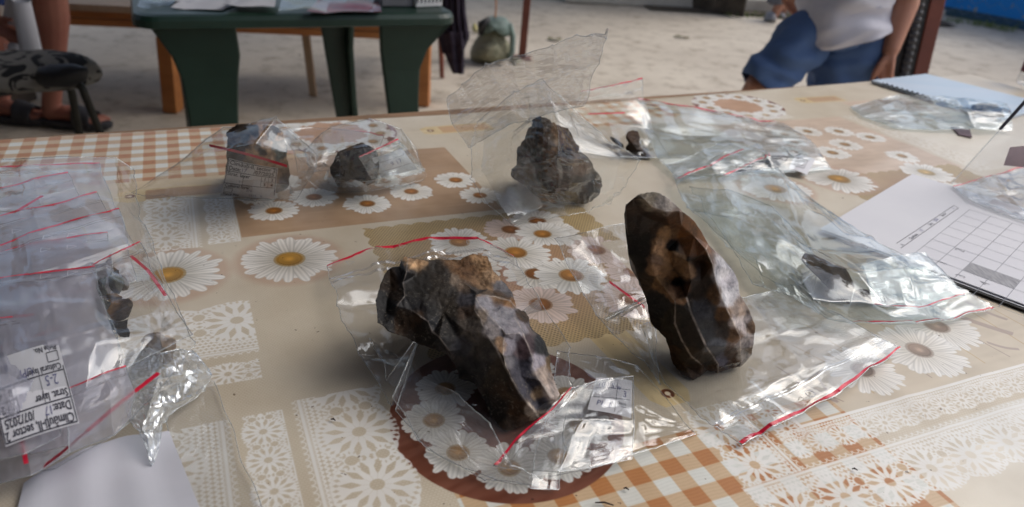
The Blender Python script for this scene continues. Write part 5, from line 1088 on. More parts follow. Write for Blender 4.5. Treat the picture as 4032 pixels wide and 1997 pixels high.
tones = [(150, 280, 90, (.11, .085, .065), .8), (300, 190, 60, (.10, .08, .06), .8), (240, 320, 60, (.10, .07, .05), .8), (320, 320, 50, (.035, .04, .055), .4), (160, 400, 70, (.10, .09, .085), .7), (300, 430, 60, (.07, .06, .07), .6), (430, 220, 70, (.07, .075, .085), .6), (500, 200, 50, (.34, .22, .13), 1.), (520, 290, 60, (.36, .24, .14), 1.), (400, 350, 60, (.34, .23, .13), 1.), (460, 250, 40, (.10, .10, .10), .7), (400, 500, 60, (.36, .25, .15), 1.), (520, 470, 50, (.028, .034, .05), .4), (560, 520, 30, (.03, .035, .05), .4), (470, 400, 40, (.16, .15, .13), .8), (600, 400, 60, (.34, .24, .15), 1.), (560, 600, 70, (.32, .22, .14), 1.), (690, 210, 60, (.035, .045, .06), .4), (640, 290, 50, (.07, .09, .11), .5), (740, 300, 50, (.36, .24, .14), 1.), (790, 380, 40, (.05, .045, .045), .6), (690, 400, 50, (.07, .10, .11), .5), (760, 500, 60, (.06, .085, .085), .6), (800, 600, 60, (.28, .20, .13), .9), (200, 560, 70, (.07, .06, .07), .6), (120, 620, 60, (.06, .055, .06), .6), (300, 700, 80, (.22, .16, .10), .9), (600, 800, 90, (.2, .14, .09), .9), (830, 850, 60, (.07, .06, .055), .6)]
stone('flint_nodule', ring, inner, tones, FLINT_C, 'blue-grey and sandy crusted stone inside the clear bag with the printed label', c4, dim=1.05, thick=.07, cuts=4, seed=12, zback=.5, facet=.0004, amp=.0022)
ring = [(1345, 660, 3.9), (1400, 560, 4.9), (1440, 490, 5.6), (1560, 430, 6.2), (1660, 385, 6.6), (1720, 370, 6.8), (1790, 400, 6.4), (1860, 430, 6.1), (1910, 480, 5.6), (1930, 560, 4.8), (1940, 660, 3.9), (1930, 780, 2.7), (1880, 870, 1.6), (1800, 900, 1.2), (1700, 850, 1.6), (1600, 820, 1.6), (1500, 870, .6), (1440, 900, 0.), (1390, 800, 1.1), (1350, 730, 2.4)]
inner = [(1500, 560, 5.2), (1650, 500, 5.8), (1780, 520, 5.4), (1480, 680, 3.9), (1620, 640, 4.6), (1760, 640, 4.3), (1500, 790, 2.3), (1650, 760, 3.1), (1800, 780, 2.6), (1580, 700, 4.0)]
tones = [(1600, 440, 50, (.16, .11, .06), .8), (1700, 390, 40, (.14, .09, .05), .8), (1440, 520, 50, (.08, .05, .03), .7), (1640, 520, 70, (.022, .028, .045), .2), (1780, 470, 60, (.05, .06, .08), .3), (1400, 620, 60, (.03, .025, .024), .4), (1500, 660, 60, (.045, .028, .018), .4), (1580, 640, 50, (.06, .04, .028), .4), (1700, 650, 60, (.015, .02, .035), .15), (1760, 740, 70, (.015, .022, .04), .1), (1480, 800, 70, (.03, .018, .012), .5), (1600, 780, 60, (.025, .014, .01), .4), (1850, 820, 50, (.03, .028, .03), .4), (1850, 600, 60, (.03, .03, .04), .3)]
stone('flint_nodule', ring, inner, tones, FLINT_S, 'glossy blue-black stone in the clear bag with a small folded zip bag, left of centre', c4, thick=.05, cuts=4, seed=15, zback=.5, facet=.0012, amp=.0016)
# small pieces: generic chunk by outline
def chunk(name, label, outline, ztop, zbot, tone, m_=None, cat='stone', seed=0, thick=.015, amp=.0012, group=None, zb=0., cuts=3, tones=None, conv=lambda x, y: (x, y)):
    ys = [p[1] for p in outline]; y0, y1 = min(ys), max(ys); ring = [(x, y, ztop+(zbot-ztop)*(y-y0)/(y1-y0)) for x, y in outline]
    cx, cy = np.mean([p[0] for p in outline]), np.mean(ys); q = np.random.default_rng(seed); inn = []
    for k in range(4):
        t = q.uniform(0, 6.28); f = q.uniform(.15, .5); o_ = outline[q.integers(len(outline))]; x, y = cx+(o_[0]-cx)*f, cy+(o_[1]-cy)*f; inn.append((round(x+k*.37, 3), round(y, 3), ztop+(zbot-ztop)*(y-y0)/(y1-y0)+thick*100*q.uniform(.15, .35)))
    R_ = max(abs(x-cx) for x, y in outline)
    tn = tones or [(cx+R_*.6*math.cos(t), cy+R_*.5*math.sin(t), R_*.7, np.array(tone[int(q.integers(len(tone)))]), q.uniform(.3, .8)) for t in np.linspace(0, 5.5, 5)]
    return stone(name, ring, inn, tn, m_ or FLINT_C, label, conv, thick=thick, cuts=cuts, seed=seed+20, zback=.5, facet=.0008, amp=amp, back=tuple(tone[0]), dim=1.15 if group else .9, minz=zb, cat=cat, group=group)
GRN = (.10, .115, .095); OCH = (.26, .17, .09); DKB = (.045, .032, .024); SND = (.34, .26, .17)
c5 = lambda X, Y: (230+X*.2705, 651.7+Y*.2705)
for k, (ol, zt_, tone_, lab) in enumerate((
    ([(20, 105), (75, 70), (110, 95), (140, 115), (140, 165), (70, 165), (30, 160)], 5.4, [(.10, .075, .06), (.14, .12, .10)], 'brown flake at the top left of the pile of flakes in the left bag'),
    ([(145, 105), (205, 68), (260, 100), (262, 140), (210, 145), (150, 150)], 5.3, [(.16, .10, .06), (.20, .14, .10)], 'tan pointed flake at the top of the pile in the left bag'),
    ([(35, 185), (80, 155), (135, 160), (145, 190), (130, 250), (160, 340), (90, 345), (38, 335)], 5.2, [GRN, (.09, .10, .09)], 'grey-green flake on the left of the pile in the left bag'),
    ([(145, 160), (230, 145), (290, 165), (300, 230), (262, 310), (200, 300), (150, 250)], 5.1, [GRN, (.13, .15, .12), (.10, .10, .08)], 'grey-green faceted flake in the centre of the pile in the left bag'),
    ([(240, 150), (300, 160), (345, 215), (330, 260), (290, 275), (250, 235)], 4.9, [(.16, .14, .12), (.20, .17, .14)], 'pale rounded flake at the right of the pile in the left bag'),
    ([(130, 320), (230, 315), (290, 350), (240, 385), (150, 380)], 4.6, [OCH, (.30, .2, .11)], 'ochre flake in the middle of the pile in the left bag'),
    ([(38, 350), (120, 365), (180, 405), (130, 490), (85, 560), (50, 520), (38, 440)], 4.5, [(.085, .10, .09), (.07, .08, .075)], 'large triangular grey flake lower in the pile in the left bag'),
    ([(180, 400), (300, 360), (345, 360), (385, 405), (350, 500), (300, 550), (215, 575), (150, 540), (140, 470)], 4.3, [(.09, .05, .028), (.05, .032, .022), (.26, .14, .05)], 'brown and amber flake low in the pile in the left bag'),
    ([(95, 545), (170, 560), (250, 580), (340, 560), (330, 640), (230, 650), (120, 610)], 3.6, [(.08, .075, .07), (.05, .045, .04)], 'dark grey flake under the amber one in the left bag'),
    ([(225, 645), (340, 645), (355, 665), (320, 705), (270, 690)], 3.0, [(.022, .02, .018)], 'small black angular chip at the foot of the pile in the left bag'))):
    chunk('flint_flake', lab, [c5(*p) for p in ol], zt_, zt_-.9, tone_, seed=k, thick=.010, group='flakes piled in the left bag', zb=max(0, zt_-2.6))
chunk('flint_nodule', 'sandy crusted nodule under the crumpled corner of the left bag', [c5(*p) for p in ((465, 800), (480, 740), (530, 700), (580, 680), (650, 682), (700, 740), (790, 765), (800, 800), (770, 860), (740, 930), (690, 965), (640, 950), (560, 900), (480, 860))], 3.6, .3, [SND, (.28, .19, .12), (.10, .085, .07), (.12, .07, .045)], seed=31, thick=.03, amp=.002)
c6 = lambda X, Y: (1520.7+X*.2282, 242.8+Y*.2282)
chunk('flint_flake', 'small dark brown stone with a knob on top, right of the tall bag', [c6(*p) for p in ((235, 440), (255, 385), (310, 365), (370, 385), (388, 440), (378, 490), (395, 545), (420, 600), (490, 640), (522, 680), (440, 690), (340, 650), (240, 590), (228, 560), (262, 510))], 3.6, .1, [(.045, .028, .018), (.075, .042, .026), (.09, .05, .03)], seed=40, thick=.02)
chunk('flint_flake', 'thin dark sliver left of the small knobbed brown stone', [c6(*p) for p in ((60, 440), (120, 460), (200, 520), (215, 560), (170, 550), (90, 490))], 1.2, .1, [(.03, .035, .03)], seed=41, thick=.01)
for k, (ol, lab) in enumerate((([(1440, 830), (1560, 780), (1640, 720), (1760, 700), (1800, 760), (1730, 800), (1600, 840)], 'mottled brown stone chip in the near edge of the flat zip bag'), ([(1760, 700), (1850, 650), (1960, 640), (2040, 660), (2000, 720), (1900, 770), (1800, 780)], 'bluish black stone chip beside the mottled one in the flat zip bag'), ([(2110, 680), (2190, 680), (2290, 730), (2300, 760), (2220, 760), (2130, 720)], 'rounded brown stone chip at the right tip of the flat zip bag'))):
    chunk('flint_chip', lab, [c6(*p) for p in ol], 1.5, .2, [(.05, .035, .03), (.10, .06, .04), (.03, .03, .04)], seed=44+k, thick=.012)
c7 = lambda X, Y: (1948.7+X*.20023, 575+Y*.20023)
chunk('flint_flake', 'dark brown faceted stone inside the wide clear bag near the form', [c7(*p) for p in ((330, 390), (370, 305), (500, 320), (640, 390), (740, 450), (890, 500), (930, 560), (970, 650), (998, 730), (985, 830), (960, 930), (935, 960), (870, 900), (780, 820), (700, 770), (590, 660), (480, 560), (390, 470))], 3.6, .2, [(.035, .022, .016), (.06, .035, .02), (.045, .03, .024), (.075, .045, .022)], m_=FLINT_S, seed=50, thick=.03, amp=.0012)
chunk('flint_flake', 'pointed purplish grey flake right of the dark stone in the wide clear bag', [c7(*p) for p in ((1000, 780), (1060, 745), (1150, 755), (1280, 790), (1420, 870), (1560, 955), (1450, 945), (1300, 940), (1150, 905), (1050, 910), (990, 930), (970, 880))], 1.7, .2, [(.12, .10, .11), (.16, .13, .14), (.08, .06, .065)], seed=51, thick=.01)
chunk('flint_flake', 'brown flake under the far edge of the wide clear bag, on the form', [c7(*p) for p in ((830, 160), (960, 165), (1100, 185), (1180, 235), (1160, 260), (1000, 240), (880, 195))], .9, .3, [(.16, .10, .07), (.07, .045, .035)], seed=52, thick=.008)
chunk('flint_nodule', 'dull grey-brown stone in the aqua bag at the far right', [(2440, 275), (2448, 262), (2475, 258), (2505, 262), (2522, 275), (2530, 298), (2500, 305), (2470, 298), (2450, 290)], 2.6, .2, [(.13, .10, .08), (.09, .10, .085), (.14, .13, .11)], seed=55, thick=.03)
# ------------------------------------------------------------------ polythene film: a small sheet solver, folds form because each sheet is longer than its span
from mathutils.bvhtree import BVHTree
def up2(A):
    n, m = A.shape[:2]; B = np.zeros((2*n-1, 2*m-1, 3)); B[::2, ::2] = A; B[1::2, ::2] = (A[1:]+A[:-1])/2; B[:, 1::2] = (B[:, :-2:2]+B[:, 2::2])/2; return B
def lerp_grid(C, n, m):
    r, c = C.shape[:2]; u = np.linspace(0, r-1, n); v = np.linspace(0, c-1, m); i = np.minimum(u.astype(int), r-2); j = np.minimum(v.astype(int), c-2); fu = (u-i)[:, None, None]; fv = (v-j)[None, :, None]
    fu = fu*.5+.5*fu*fu*(3-2*fu); fv = fv*.5+.5*fv*fv*(3-2*fv)
    return (C[i][:, j]*(1-fu)+C[i+1][:, j]*fu)*(1-fv)+(C[i][:, j+1]*(1-fu)+C[i+1][:, j+1]*fu)*fv
GROUPS = []
for di, dj in ((0, 1), (1, 0), (1, 1), (1, -1)):
    for par in (0, 1): GROUPS.append((di, dj, par))
def relax(X, R, its, pin, P0, floor, keep, stiff=1.):
    n, m = X.shape[:2]
    for it in range(its):
        for (di, dj, par), L0 in zip(GROUPS, R):
            if dj >= 0: a = X[:n-di if di else n, :m-dj if dj else m]; b = X[di:, dj:]
            else: a = X[:n-di, 1:]; b = X[di:, :m-1]
            if di: a = a[par::2]; b = b[par::2]
            else: a = a[:, par::2]; b = b[:, par::2]
            d = b-a; L = np.sqrt((d*d).sum(-1))+1e-9; k = .5*stiff*(L-L0)/L; k = k[..., None]*d
            a += k; b -= k
        X += (P0-X)*keep
        X[pin] = P0[pin]; X[..., 2] = np.maximum(X[..., 2], floor)
    return X
def rests(P, s):
    n, m = P.shape[:2]; out_ = []
    for di, dj, par in GROUPS:
        if dj >= 0: a = P[:n-di if di else n, :m-dj if dj else m]; b = P[di:, dj:]
        else: a = P[:n-di, 1:]; b = P[di:, :m-1]
        if di: a = a[par::2]; b = b[par::2]
        else: a = a[:, par::2]; b = b[:, par::2]
        out_.append(np.sqrt(((b-a)**2).sum(-1))*s)
    return out_
def solve(C, slack, seed, n0=7, levels=4, edge=True, noise_=1., keep=.01):
    q = np.random.default_rng(seed); n = n0
    slack = slack-1 if slack >= 2 else 1+(slack-1)*(.45 if slack < 1.1 else .8)
    def wob(A):
        B = A.copy().reshape(-1, 3)
        for k in range(len(B)):
            v = Vector(B[k]*30)+Vector((seed*.7, 0, 0)); B[k] += (.0030*mnoise.noise(v), .0030*mnoise.noise(v+Vector((17, 3, 5))), .0018*mnoise.noise(v+Vector((4, 9, 13))))
        return B.reshape(A.shape)
    P = wob(lerp_grid(C, n, n)); size = np.linalg.norm(P[0, 0]-P[-1, -1]); X = P.copy(); floor = TZ+.0006
    for lv in range(levels):
        if lv: P = wob(lerp_grid(C, P.shape[0]*2-1, P.shape[1]*2-1)); X = up2(X)
        h_ = size/P.shape[0]; X = X+q.normal(0, 1, X.shape)*h_*.32*noise_*(slack-1)**.5*2.2*(.8 if lv < 2 else .32)
        pin = np.zeros(P.shape[:2], bool)
        if edge and lv == 0: pin[0, 0] = pin[0, -1] = pin[-1, 0] = pin[-1, -1] = True
        else: pin[0, 0] = pin[0, -1] = pin[-1, 0] = pin[-1, -1] = True
        if edge:
            bm_ = np.zeros(P.shape[:2], bool); bm_[0] = bm_[-1] = True; bm_[:, 0] = bm_[:, -1] = True
            X[bm_] = P[bm_]*.75+X[bm_]*.25
        X = relax(X, rests(P, slack if lv < 2 else slack+.0012*lv), 26 if lv < 3 else 14, pin, P, floor, keep)
    return X
BVHS = None
def bvhs():
    global BVHS
    if BVHS is None:
        BVHS = []
        for o in COL.objects:
            if o.get('category') == 'stone':
                me = o.data; mw_ = Matrix.Translation(o.location); vs = [mw_ @ v.co for v in me.vertices]; a = np.array([tuple(v) for v in vs]); BVHS.append((BVHTree.FromPolygons(vs, [p.vertices[:] for p in me.polygons]), a.min(0)-.004, a.max(0)+.004))
    return BVHS
def clear_of_stones(X, gap=.0008):
    S_ = X.reshape(-1, 3)
    for tree, lo, hi in bvhs():
        idx = np.nonzero(((S_ > lo) & (S_ < hi)).all(1))[0]
        for i in idx:
            p = Vector(S_[i]); q_, nrm_, _, d = tree.find_nearest(p, .05)
            if q_ is None: continue
            if (p-q_).dot(nrm_) < gap: S_[i] = q_+nrm_*gap
    return S_.reshape(X.shape)
SEAM = film_mat('seam_film', veil=.35, gloss=.5, rough=.15, veilc=(.78, .84, .86), crinkle=.1)
RIDGE = film_mat('zip_ridge_film', veil=.22, gloss=.5, rough=.12, crinkle=.05)
def ribbon(X, v0, v1, u0, u1, lift, axis=0, n=70):
    """strip lying on the sheet: between v0..v1 across the rows (axis 0) or the columns (axis 1)"""
    A = X if axis == 0 else X.transpose(1, 0, 2); n1, m1 = A.shape[:2]
    def at(v, u):
        a, b = v*(n1-1), u*(m1-1); i, j = min(int(a), n1-2), min(int(b), m1-2); f, g = a-i, b-j
        return (A[i, j]*(1-f)+A[i+1, j]*f)*(1-g)+(A[i, j+1]*(1-f)+A[i+1, j+1]*f)*g
    V = []
    for k in range(n):
        u = u0+(u1-u0)*k/(n-1); p, q_ = at(v0, u), at(v1, u); V += [p+np.array([0, 0, lift]), q_+np.array([0, 0, lift])]
    return V, [(2*k, 2*k+1, 2*k+3, 2*k+2) for k in range(n-1)]
def sheetmesh(name, X, m_, par, label=None, **p):
    n, m = X.shape[:2]; V = X.reshape(-1, 3); F = [(i*m+j, i*m+j+1, (i+1)*m+j+1, (i+1)*m+j) for i in range(n-1) for j in range(m-1)]
    return mk(name, V, F, m_, par, smooth=p.pop('smooth', True), **p)
def seams(X, par, sides='lrtb', r=.00035, m_=None):
    for s_ in sides:
        path = X[0] if s_ == 't' else X[-1] if s_ == 'b' else X[:, 0] if s_ == 'l' else X[:, -1]
        mk('seam', *tube(list(path), r, 5, False), m_ or SEAM, par, smooth=True)
def grid3(rows): return np.array([[PT(*c) for c in r] for r in rows])
def bag(name, label, rows, slack=1.05, seed=0, m_=None, zipside=None, zips=(0., 1.), second=None, seam='lrtb', levels=4, red=True, group=None, cat='zip bag', wred=.012, ridge=.075, parent=None, redm=None, keep=.01, nz=1., crisp=False):
    """one bag: front film, optional back film (heights scaled by second), seams, red stripe and zip ridges along zipside"""
    C = grid3(rows); c0 = C.reshape(-1, 3).mean(0); c0[2] = TZ
    t = thing(name, label, cat, c0, group) if parent is None else parent
    X = solve(C, slack, seed, levels=levels, keep=keep, noise_=nz); X = clear_of_stones(X); sheetmesh('front_film', X, m_ or FILM, t, smooth=not crisp); seams(X, t, seam)
    if second is not None:
        C2 = grid3([[(x, y, max(.08, z*second)) if not (i in (0, len(rows)-1) or j in (0, len(r)-1)) else (x, y, z) for j, (x, y, z) in enumerate(r)] for i, r in enumerate(rows)])
        X2 = solve(C2, slack, seed+100, levels=levels-1, keep=keep); X2[..., 2] -= .0004; X2[..., 2] = np.maximum(X2[..., 2], TZ+.0005); sheetmesh('back_film', X2, m_ or FILM, t)
    if zipside:
        ax = 0 if zipside in 'tb' else 1; e = (lambda v: v) if zipside in 'tl' else (lambda v: 1-v)
        if red: mk('red_stripe', *ribbon(X, e(.002), e(.002+wred*1.5), zips[0], zips[1], .0011, ax), redm or RED, t)
        if ridge:
            for d_ in (ridge, ridge+.022): mk('zip_ridge', *ribbon(X, e(d_), e(d_+.009), 0., 1., .0005, ax), RIDGE, t)
    return t, X
# ---- text on flat paper, mapped on to its patch
def textmesh(txt, m_, par, patch, u, v, hgt, ang=0., name='lettering', W_=1., H_=1., lift=.0003, bold=0.):
    """patch(u, v) -> world; u to the right and v down in the label's own units"""
    cu = bpy.data.curves.new('t', 'FONT'); cu.body = txt; cu.size = hgt; cu.resolution_u = 2; cu.offset = bold; ob = bpy.data.objects.new('t', cu); COL.objects.link(ob)
    dg = bpy.context.evaluated_depsgraph_get(); me = bpy.data.meshes.new_from_object(ob.evaluated_get(dg)); bpy.data.objects.remove(ob)
    c, s = math.cos(ang), math.sin(ang); V = [patch(u+q.co.x*c+q.co.y*s, v-(-q.co.x*s+q.co.y*c)*1. if False else v-(q.co.y*c-q.co.x*s), lift) for q in me.vertices]; F = [tuple(p.vertices) for p in me.polygons]
    bpy.data.meshes.remove(me)
    return mk(name, V, F, m_, par)
def make_patch(TL, TR, BR, BL, W_, H_, bow=0.):
    TL, TR, BR, BL = [np.array(p) for p in (TL, TR, BR, BL)]; nrm_ = np.cross(TR-TL, BL-TL); nrm_ /= np.linalg.norm(nrm_)
    if nrm_.dot(EYE-TL) < 0: nrm_ = -nrm_
    def f(u, v, lift=0.):
        a, b = u/W_, v/H_; return (TL*(1-a)+TR*a)*(1-b)+(BL*(1-a)+BR*a)*b+nrm_*(lift+bow*math.sin(math.pi*min(1, max(0, a))))
    return f
def lines_on(patch, segs, w, m_, par, name='printed_line', lift=.0003):
    V, F = [], []
    for (u0, v0, u1, v1) in segs:
        L = math.hypot(u1-u0, v1-v0); du, dv = -(v1-v0)/L*w/2, (u1-u0)/L*w/2; i = len(V); n_ = 8
        for k in range(n_+1):
            t = k/n_; V += [patch(u0+(u1-u0)*t+du, v0+(v1-v0)*t+dv, lift), patch(u0+(u1-u0)*t-du, v0+(v1-v0)*t-dv, lift)]
        F += [(i+2*k, i+2*k+1, i+2*k+3, i+2*k+2) for k in range(n_)]
    return mk(name, V, F, m_, par)
def papersheet(par, patch, W_, H_, m_=None, name='sheet', n=14, **p):
    V = [patch(W_*i/n, H_*j/n) for j in range(n+1) for i in range(n+1)]
    return mk(name, V, [(j*(n+1)+i, j*(n+1)+i+1, (j+1)*(n+1)+i+1, (j+1)*(n+1)+i) for j in range(n) for i in range(n)], m_ or PAPER, par, smooth=True, **p)
def slip(label, TL, TR, BR, BL, date, piece, bow=.002, full=True, hand=()):
    """printed find label, 66 x 46 units"""
    P4 = [PT(*c) for c in (TL, TR, BR, BL)]; t = thing('find_label', label, 'label', (P4[2]+P4[3])/2); W_, H_ = 66, 50; pa = make_patch(*P4, W_, H_, bow); papersheet(t, pa, W_, H_)
    lines_on(pa, [(1, 1, 65, 1), (1, 1, 1, 34), (65, 1, 65, 44), (1, 15, 65, 15), (1, 31.5, 65, 31.5)], .8, INK, t)
    lines_on(pa, [(47, 15, 47, 31), (56, 15, 56, 31), (47, 23, 65, 23), (24, 15, 24, 31)], .45, INK, t)
    lines_on(pa, [(3, 38, 13, 38), (13, 38, 13, 44), (13, 44, 3, 44), (3, 44, 3, 38)], .6, INK, t, 'printed_box')
    for s_, u, v, h in (('Climăuți-II, sector 2', 2.5, 6.6, 6.0), ('Date:        /07/2025', 2.5, 13.4, 6.0), ('Strat. layer', 2.5, 20.5, 5.4), ('Cultural layer', 2.5, 36.2, 4.6), ('Piece No.', 2.5, 48.5, 4.2), ('1', 50, 21, 5), ('2', 59, 21, 5), ('3', 50, 29.2, 5), ('4', 59, 29.2, 5)):
        textmesh(s_, INK, t, pa, u, v, h*1.25, bold=.02*h)
    for s_, u, v, h in ((date, 19, 13.2, 7.5),)+tuple(hand): textmesh(s_, BLUEINK, t, pa, u, v, h, ang=.05, name='handwriting')
    return t
# ------------------------------------------------------------------ everything in film on the table
# main bag under the big stone
bag('zip_bag', 'large clear zip bag lying flat beneath the big dark nodule, red far edge', [[(820, 667, 1.4), (950, 625, 1.9), (1080, 602, 2.1), (1200, 601, 2.1), (1292, 645, 1.6)],
    [(850, 770, 1.6), (980, 760, .5), (1100, 720, .2), (1250, 720, .4), (1340, 725, 2.2)], [(905, 890, .8), (1000, 900, .15), (1120, 860, .1), (1300, 860, .3), (1428, 872, 1.6)],
    [(985, 1010, .5), (1070, 1010, .15), (1180, 1010, .1), (1330, 1010, .2), (1432, 975, .9)], [(1055, 1110, .3), (1150, 1165, .4), (1250, 1198, .5), (1340, 1218, .8), (1406, 1230, .3)]], 2.035, 11, zipside='t', second=None, ridge=.085, m_=FILMV)
bag('film_flap', 'loose clear film fold rising in front of the big dark nodule', [[(925, 850, 2.4), (1040, 930, 2.0), (1130, 985, 1.8)], [(985, 985, 1.8), (1100, 1040, 2.2), (1225, 1062, 2.6)], [(1050, 1100, 1.0), (1165, 1140, 1.8), (1290, 1165, 1.6)], [(1075, 1130, .1), (1220, 1205, .3), (1402, 1229, .2)]], 1.09, 12, red=False, crisp=True, m_=FILMV, seam='lrb', cat='plastic film')
t_, X_ = bag('zip_bag', 'small zip bag holding a handwritten slip, in front of the big dark nodule', [[(1432, 975, 2.4), (1510, 955, 2.3), (1592, 946, 1.6)], [(1345, 1065, 2.0), (1465, 1058, 2.2), (1594, 1055, 1.4)], [(1240, 1170, 1.1), (1400, 1185, 1.4), (1591, 1152, .7)]], 1.05, 13, zipside='l', second=.4, m_=FILMV, wred=.03, ridge=.13)
bag('zip_bag', 'thin clear bag spread out to the right of the small bag with the handwritten slip', [[(1400, 880, 1.4), (1500, 895, 1.5), (1600, 918, .9), (1672, 1000, .5)], [(1390, 1010, .8), (1500, 1030, 1.2), (1612, 1040, .9), (1715, 1055, .4)], [(1330, 1200, .5), (1480, 1180, .8), (1622, 1132, .5), (1748, 1090, .15)]], 1.06, 14, red=False)
# handwritten slip
P4 = [PT(*c) for c in ((1500, 950, 1.9), (1590, 957, 1.4), (1588, 1052, 1.1), (1478, 1030, 1.5))]; sl_ = thing('paper_slip', 'small handwritten paper slip inside the little bag before the big dark nodule', 'paper slip', P4[3]); pa = make_patch(*P4, 40, 36, .001); papersheet(sl_, pa, 40, 36)
lines_on(pa, [(2, 12, 38, 10), (2, 22, 38, 20), (24, 2, 24, 34), (30, 28, 38, 28)], .4, INK, sl_)
for s_, u, v, h in (('10 LS.w', 3, 10, 8), ('3', 30, 18, 9), ('PI  1', 6, 30, 8)): textmesh(s_, BLUEINK, sl_, pa, u, v, h, ang=.08, name='handwriting')
textmesh('Piece', INK, sl_, pa, 25, 26, 4.5)
# bag of the standing core
bag('zip_bag', 'clear bag lobe puffed up at the left of the tall brown core', [[(1395, 600, 3.4), (1478, 588, 4.2), (1578, 560, 4.6)], [(1438, 690, 2.6), (1530, 690, 3.2), (1612, 680, 3.4)], [(1500, 790, 1.2), (1570, 795, 2.0), (1640, 800, 1.6)], [(1590, 890, .3), (1625, 910, .6), (1662, 965, .3)]], 1.07, 21, second=.3, red=False)
rs = thing('zip_strip', 'short red zip stripe showing inside the film left of the tall brown core', 'zip strip', PT(1575, 745)); A_, B_ = PT(1533, 712, 2.0), PT(1622, 776, 1.4); mk('red_stripe', [A_, B_, B_+(0, .0035, .001), A_+(0, .0035, .001)], [(0, 1, 2, 3)], RED, rs)
t_, X_ = bag('zip_bag', 'clear zip bag lying flat under the tall brown core, broad red stripe toward the viewer', [[(1610, 820, .4), (1750, 790, .8), (1870, 750, 1.6), (1962, 726, 1.0)], [(1672, 960, .2), (1790, 930, .7), (1950, 850, 1.9), (2112, 793, 1.2)], [(1770, 1050, .3), (1862, 1010, 1.1), (2020, 930, 1.6), (2205, 848, 1.0)], [(1868, 1118, .25), (1965, 1060, .8), (2112, 985, .9), (2262, 875, .5)]], 1.06, 22, zipside='b', second=.3, wred=.028, ridge=.20)
hp_ = PT(2038, 990, 1.6); mk('punched_hole', *tube([hp_+np.array([.0038*math.cos(a), .0038*math.sin(a), 0]) for a in np.linspace(0, 6.283, 17)], .0003, 5, False), SEAM, t_, smooth=True)
# wide bag with the dark flake
bag('zip_bag', 'wide clear bag holding a dark faceted stone, its red edge beside the form', [[(1690, 440, 1.2), (1800, 442, 2.6), (1955, 425, 3.6), (2062, 520, 1.5)], [(1730, 520, 1.0), (1850, 535, 2.6), (2020, 590, 3.4), (2195, 600, 1.4)], [(1835, 615, 1.0), (1960, 635, 3.6), (2150, 690, 4.4), (2330, 675, 1.6)], [(1960, 720, .6), (2045, 750, 3.4), (2220, 760, 2.8), (2432, 733, 1.0)], [(2080, 800, .4), (2140, 813, .9), (2300, 812, .9), (2505, 777, .5)]], 1.075, 31, m_=FILMG, zipside='b', zips=(.35, 1.), second=.15, ridge=0, nz=1.0)
bag('zip_bag', 'small creased zip bag glinting inside the wide bag, right of the dark faceted stone', [[(2165, 668, 3.0), (2250, 642, 3.0), (2330, 636, 2.2)], [(2185, 710, 2.6), (2285, 700, 2.8), (2380, 690, 2.0)], [(2200, 768, 1.4), (2310, 772, 1.6), (2430, 745, 1.0)]], 1.06, 32, m_=FILMG, zipside='b', ridge=0, wred=.02, second=.5)
bag('zip_bag', 'crumpled clear film between the tall brown core and the wide bag', [[(1735, 470, 1.0), (1830, 480, 2.6), (1940, 520, 2.5), (2010, 590, 1.5)], [(1780, 540, 1.0), (1860, 560, 3.0), (1960, 600, 3.0), (2060, 660, 1.4)], [(1850, 640, .6), (1900, 660, 2.4), (1980, 690, 2.2), (2040, 745, 1.0)], [(1890, 715, .4), (1930, 725, 1.2), (1990, 745, 1.0), (2060, 790, .4)]], 1.07, 33, m_=FILMG, red=False)
# flat aqua bag with two folded zip bags
bag('zip_bag', 'flat aqua-tinted clear bag behind the tall brown core, right of the tall bag', [[(1605, 247, 3.0), (1700, 264, 3.2), (1850, 290, 2.6), (1975, 312, 1.4)], [(1622, 320, 1.6), (1740, 338, 2.4), (1900, 345, 3.0), (2035, 352, 1.5)], [(1660, 400, .8), (1780, 400, 2.0), (1930, 392, 2.8), (2072, 396, 1.2)], [(1712, 455, .3), (1800, 440, .8), (1950, 435, 1.0), (2092, 426, .25)]], 1.05, 41, m_=FILMG, zipside='t', second=.2, ridge=.09)
bag('zip_bag', 'folded zip bag inside the flat aqua bag, farther of the two red stripes', [[(1700, 452, .9), (1785, 418, 1.2), (1868, 378, 1.5)], [(1690, 435, 1.0), (1770, 400, 1.5), (1845, 365, 1.6)], [(1675, 415, 1.0), (1755, 385, 1.5), (1830, 352, 1.5)]], 1.03, 42, m_=FILMV, zipside='t', ridge=.25, wred=.06)
bag('zip_bag', 'folded zip bag inside the flat aqua bag, nearer of the two red stripes', [[(1822, 442, 1.0), (1880, 418, 1.3), (1938, 388, 1.5)], [(1800, 430, 1.2), (1860, 402, 1.7), (1920, 375, 1.7)], [(1770, 420, 1.0), (1840, 390, 1.6), (1900, 362, 1.6)]], 1.03, 43, m_=FILMV, zipside='t', ridge=.25, wred=.06)
P4 = [PT(*c) for c in ((2000, 386, 1.6), (2052, 400, 1.3), (2030, 440, .6), (1984, 424, .9))]; sl_ = thing('paper_slip', 'folded printed slip with a small square at the right end of the aqua bag', 'paper slip', P4[3]); pa = make_patch(*P4, 20, 16, .001); papersheet(sl_, pa, 20, 16)
lines_on(pa, [(4, 4, 14, 4), (14, 4, 14, 12), (14, 12, 4, 12), (4, 12, 4, 4), (6, 6, 12, 6), (12, 6, 12, 10), (12, 10, 6, 10), (6, 10, 6, 6)], .4, INK, sl_)
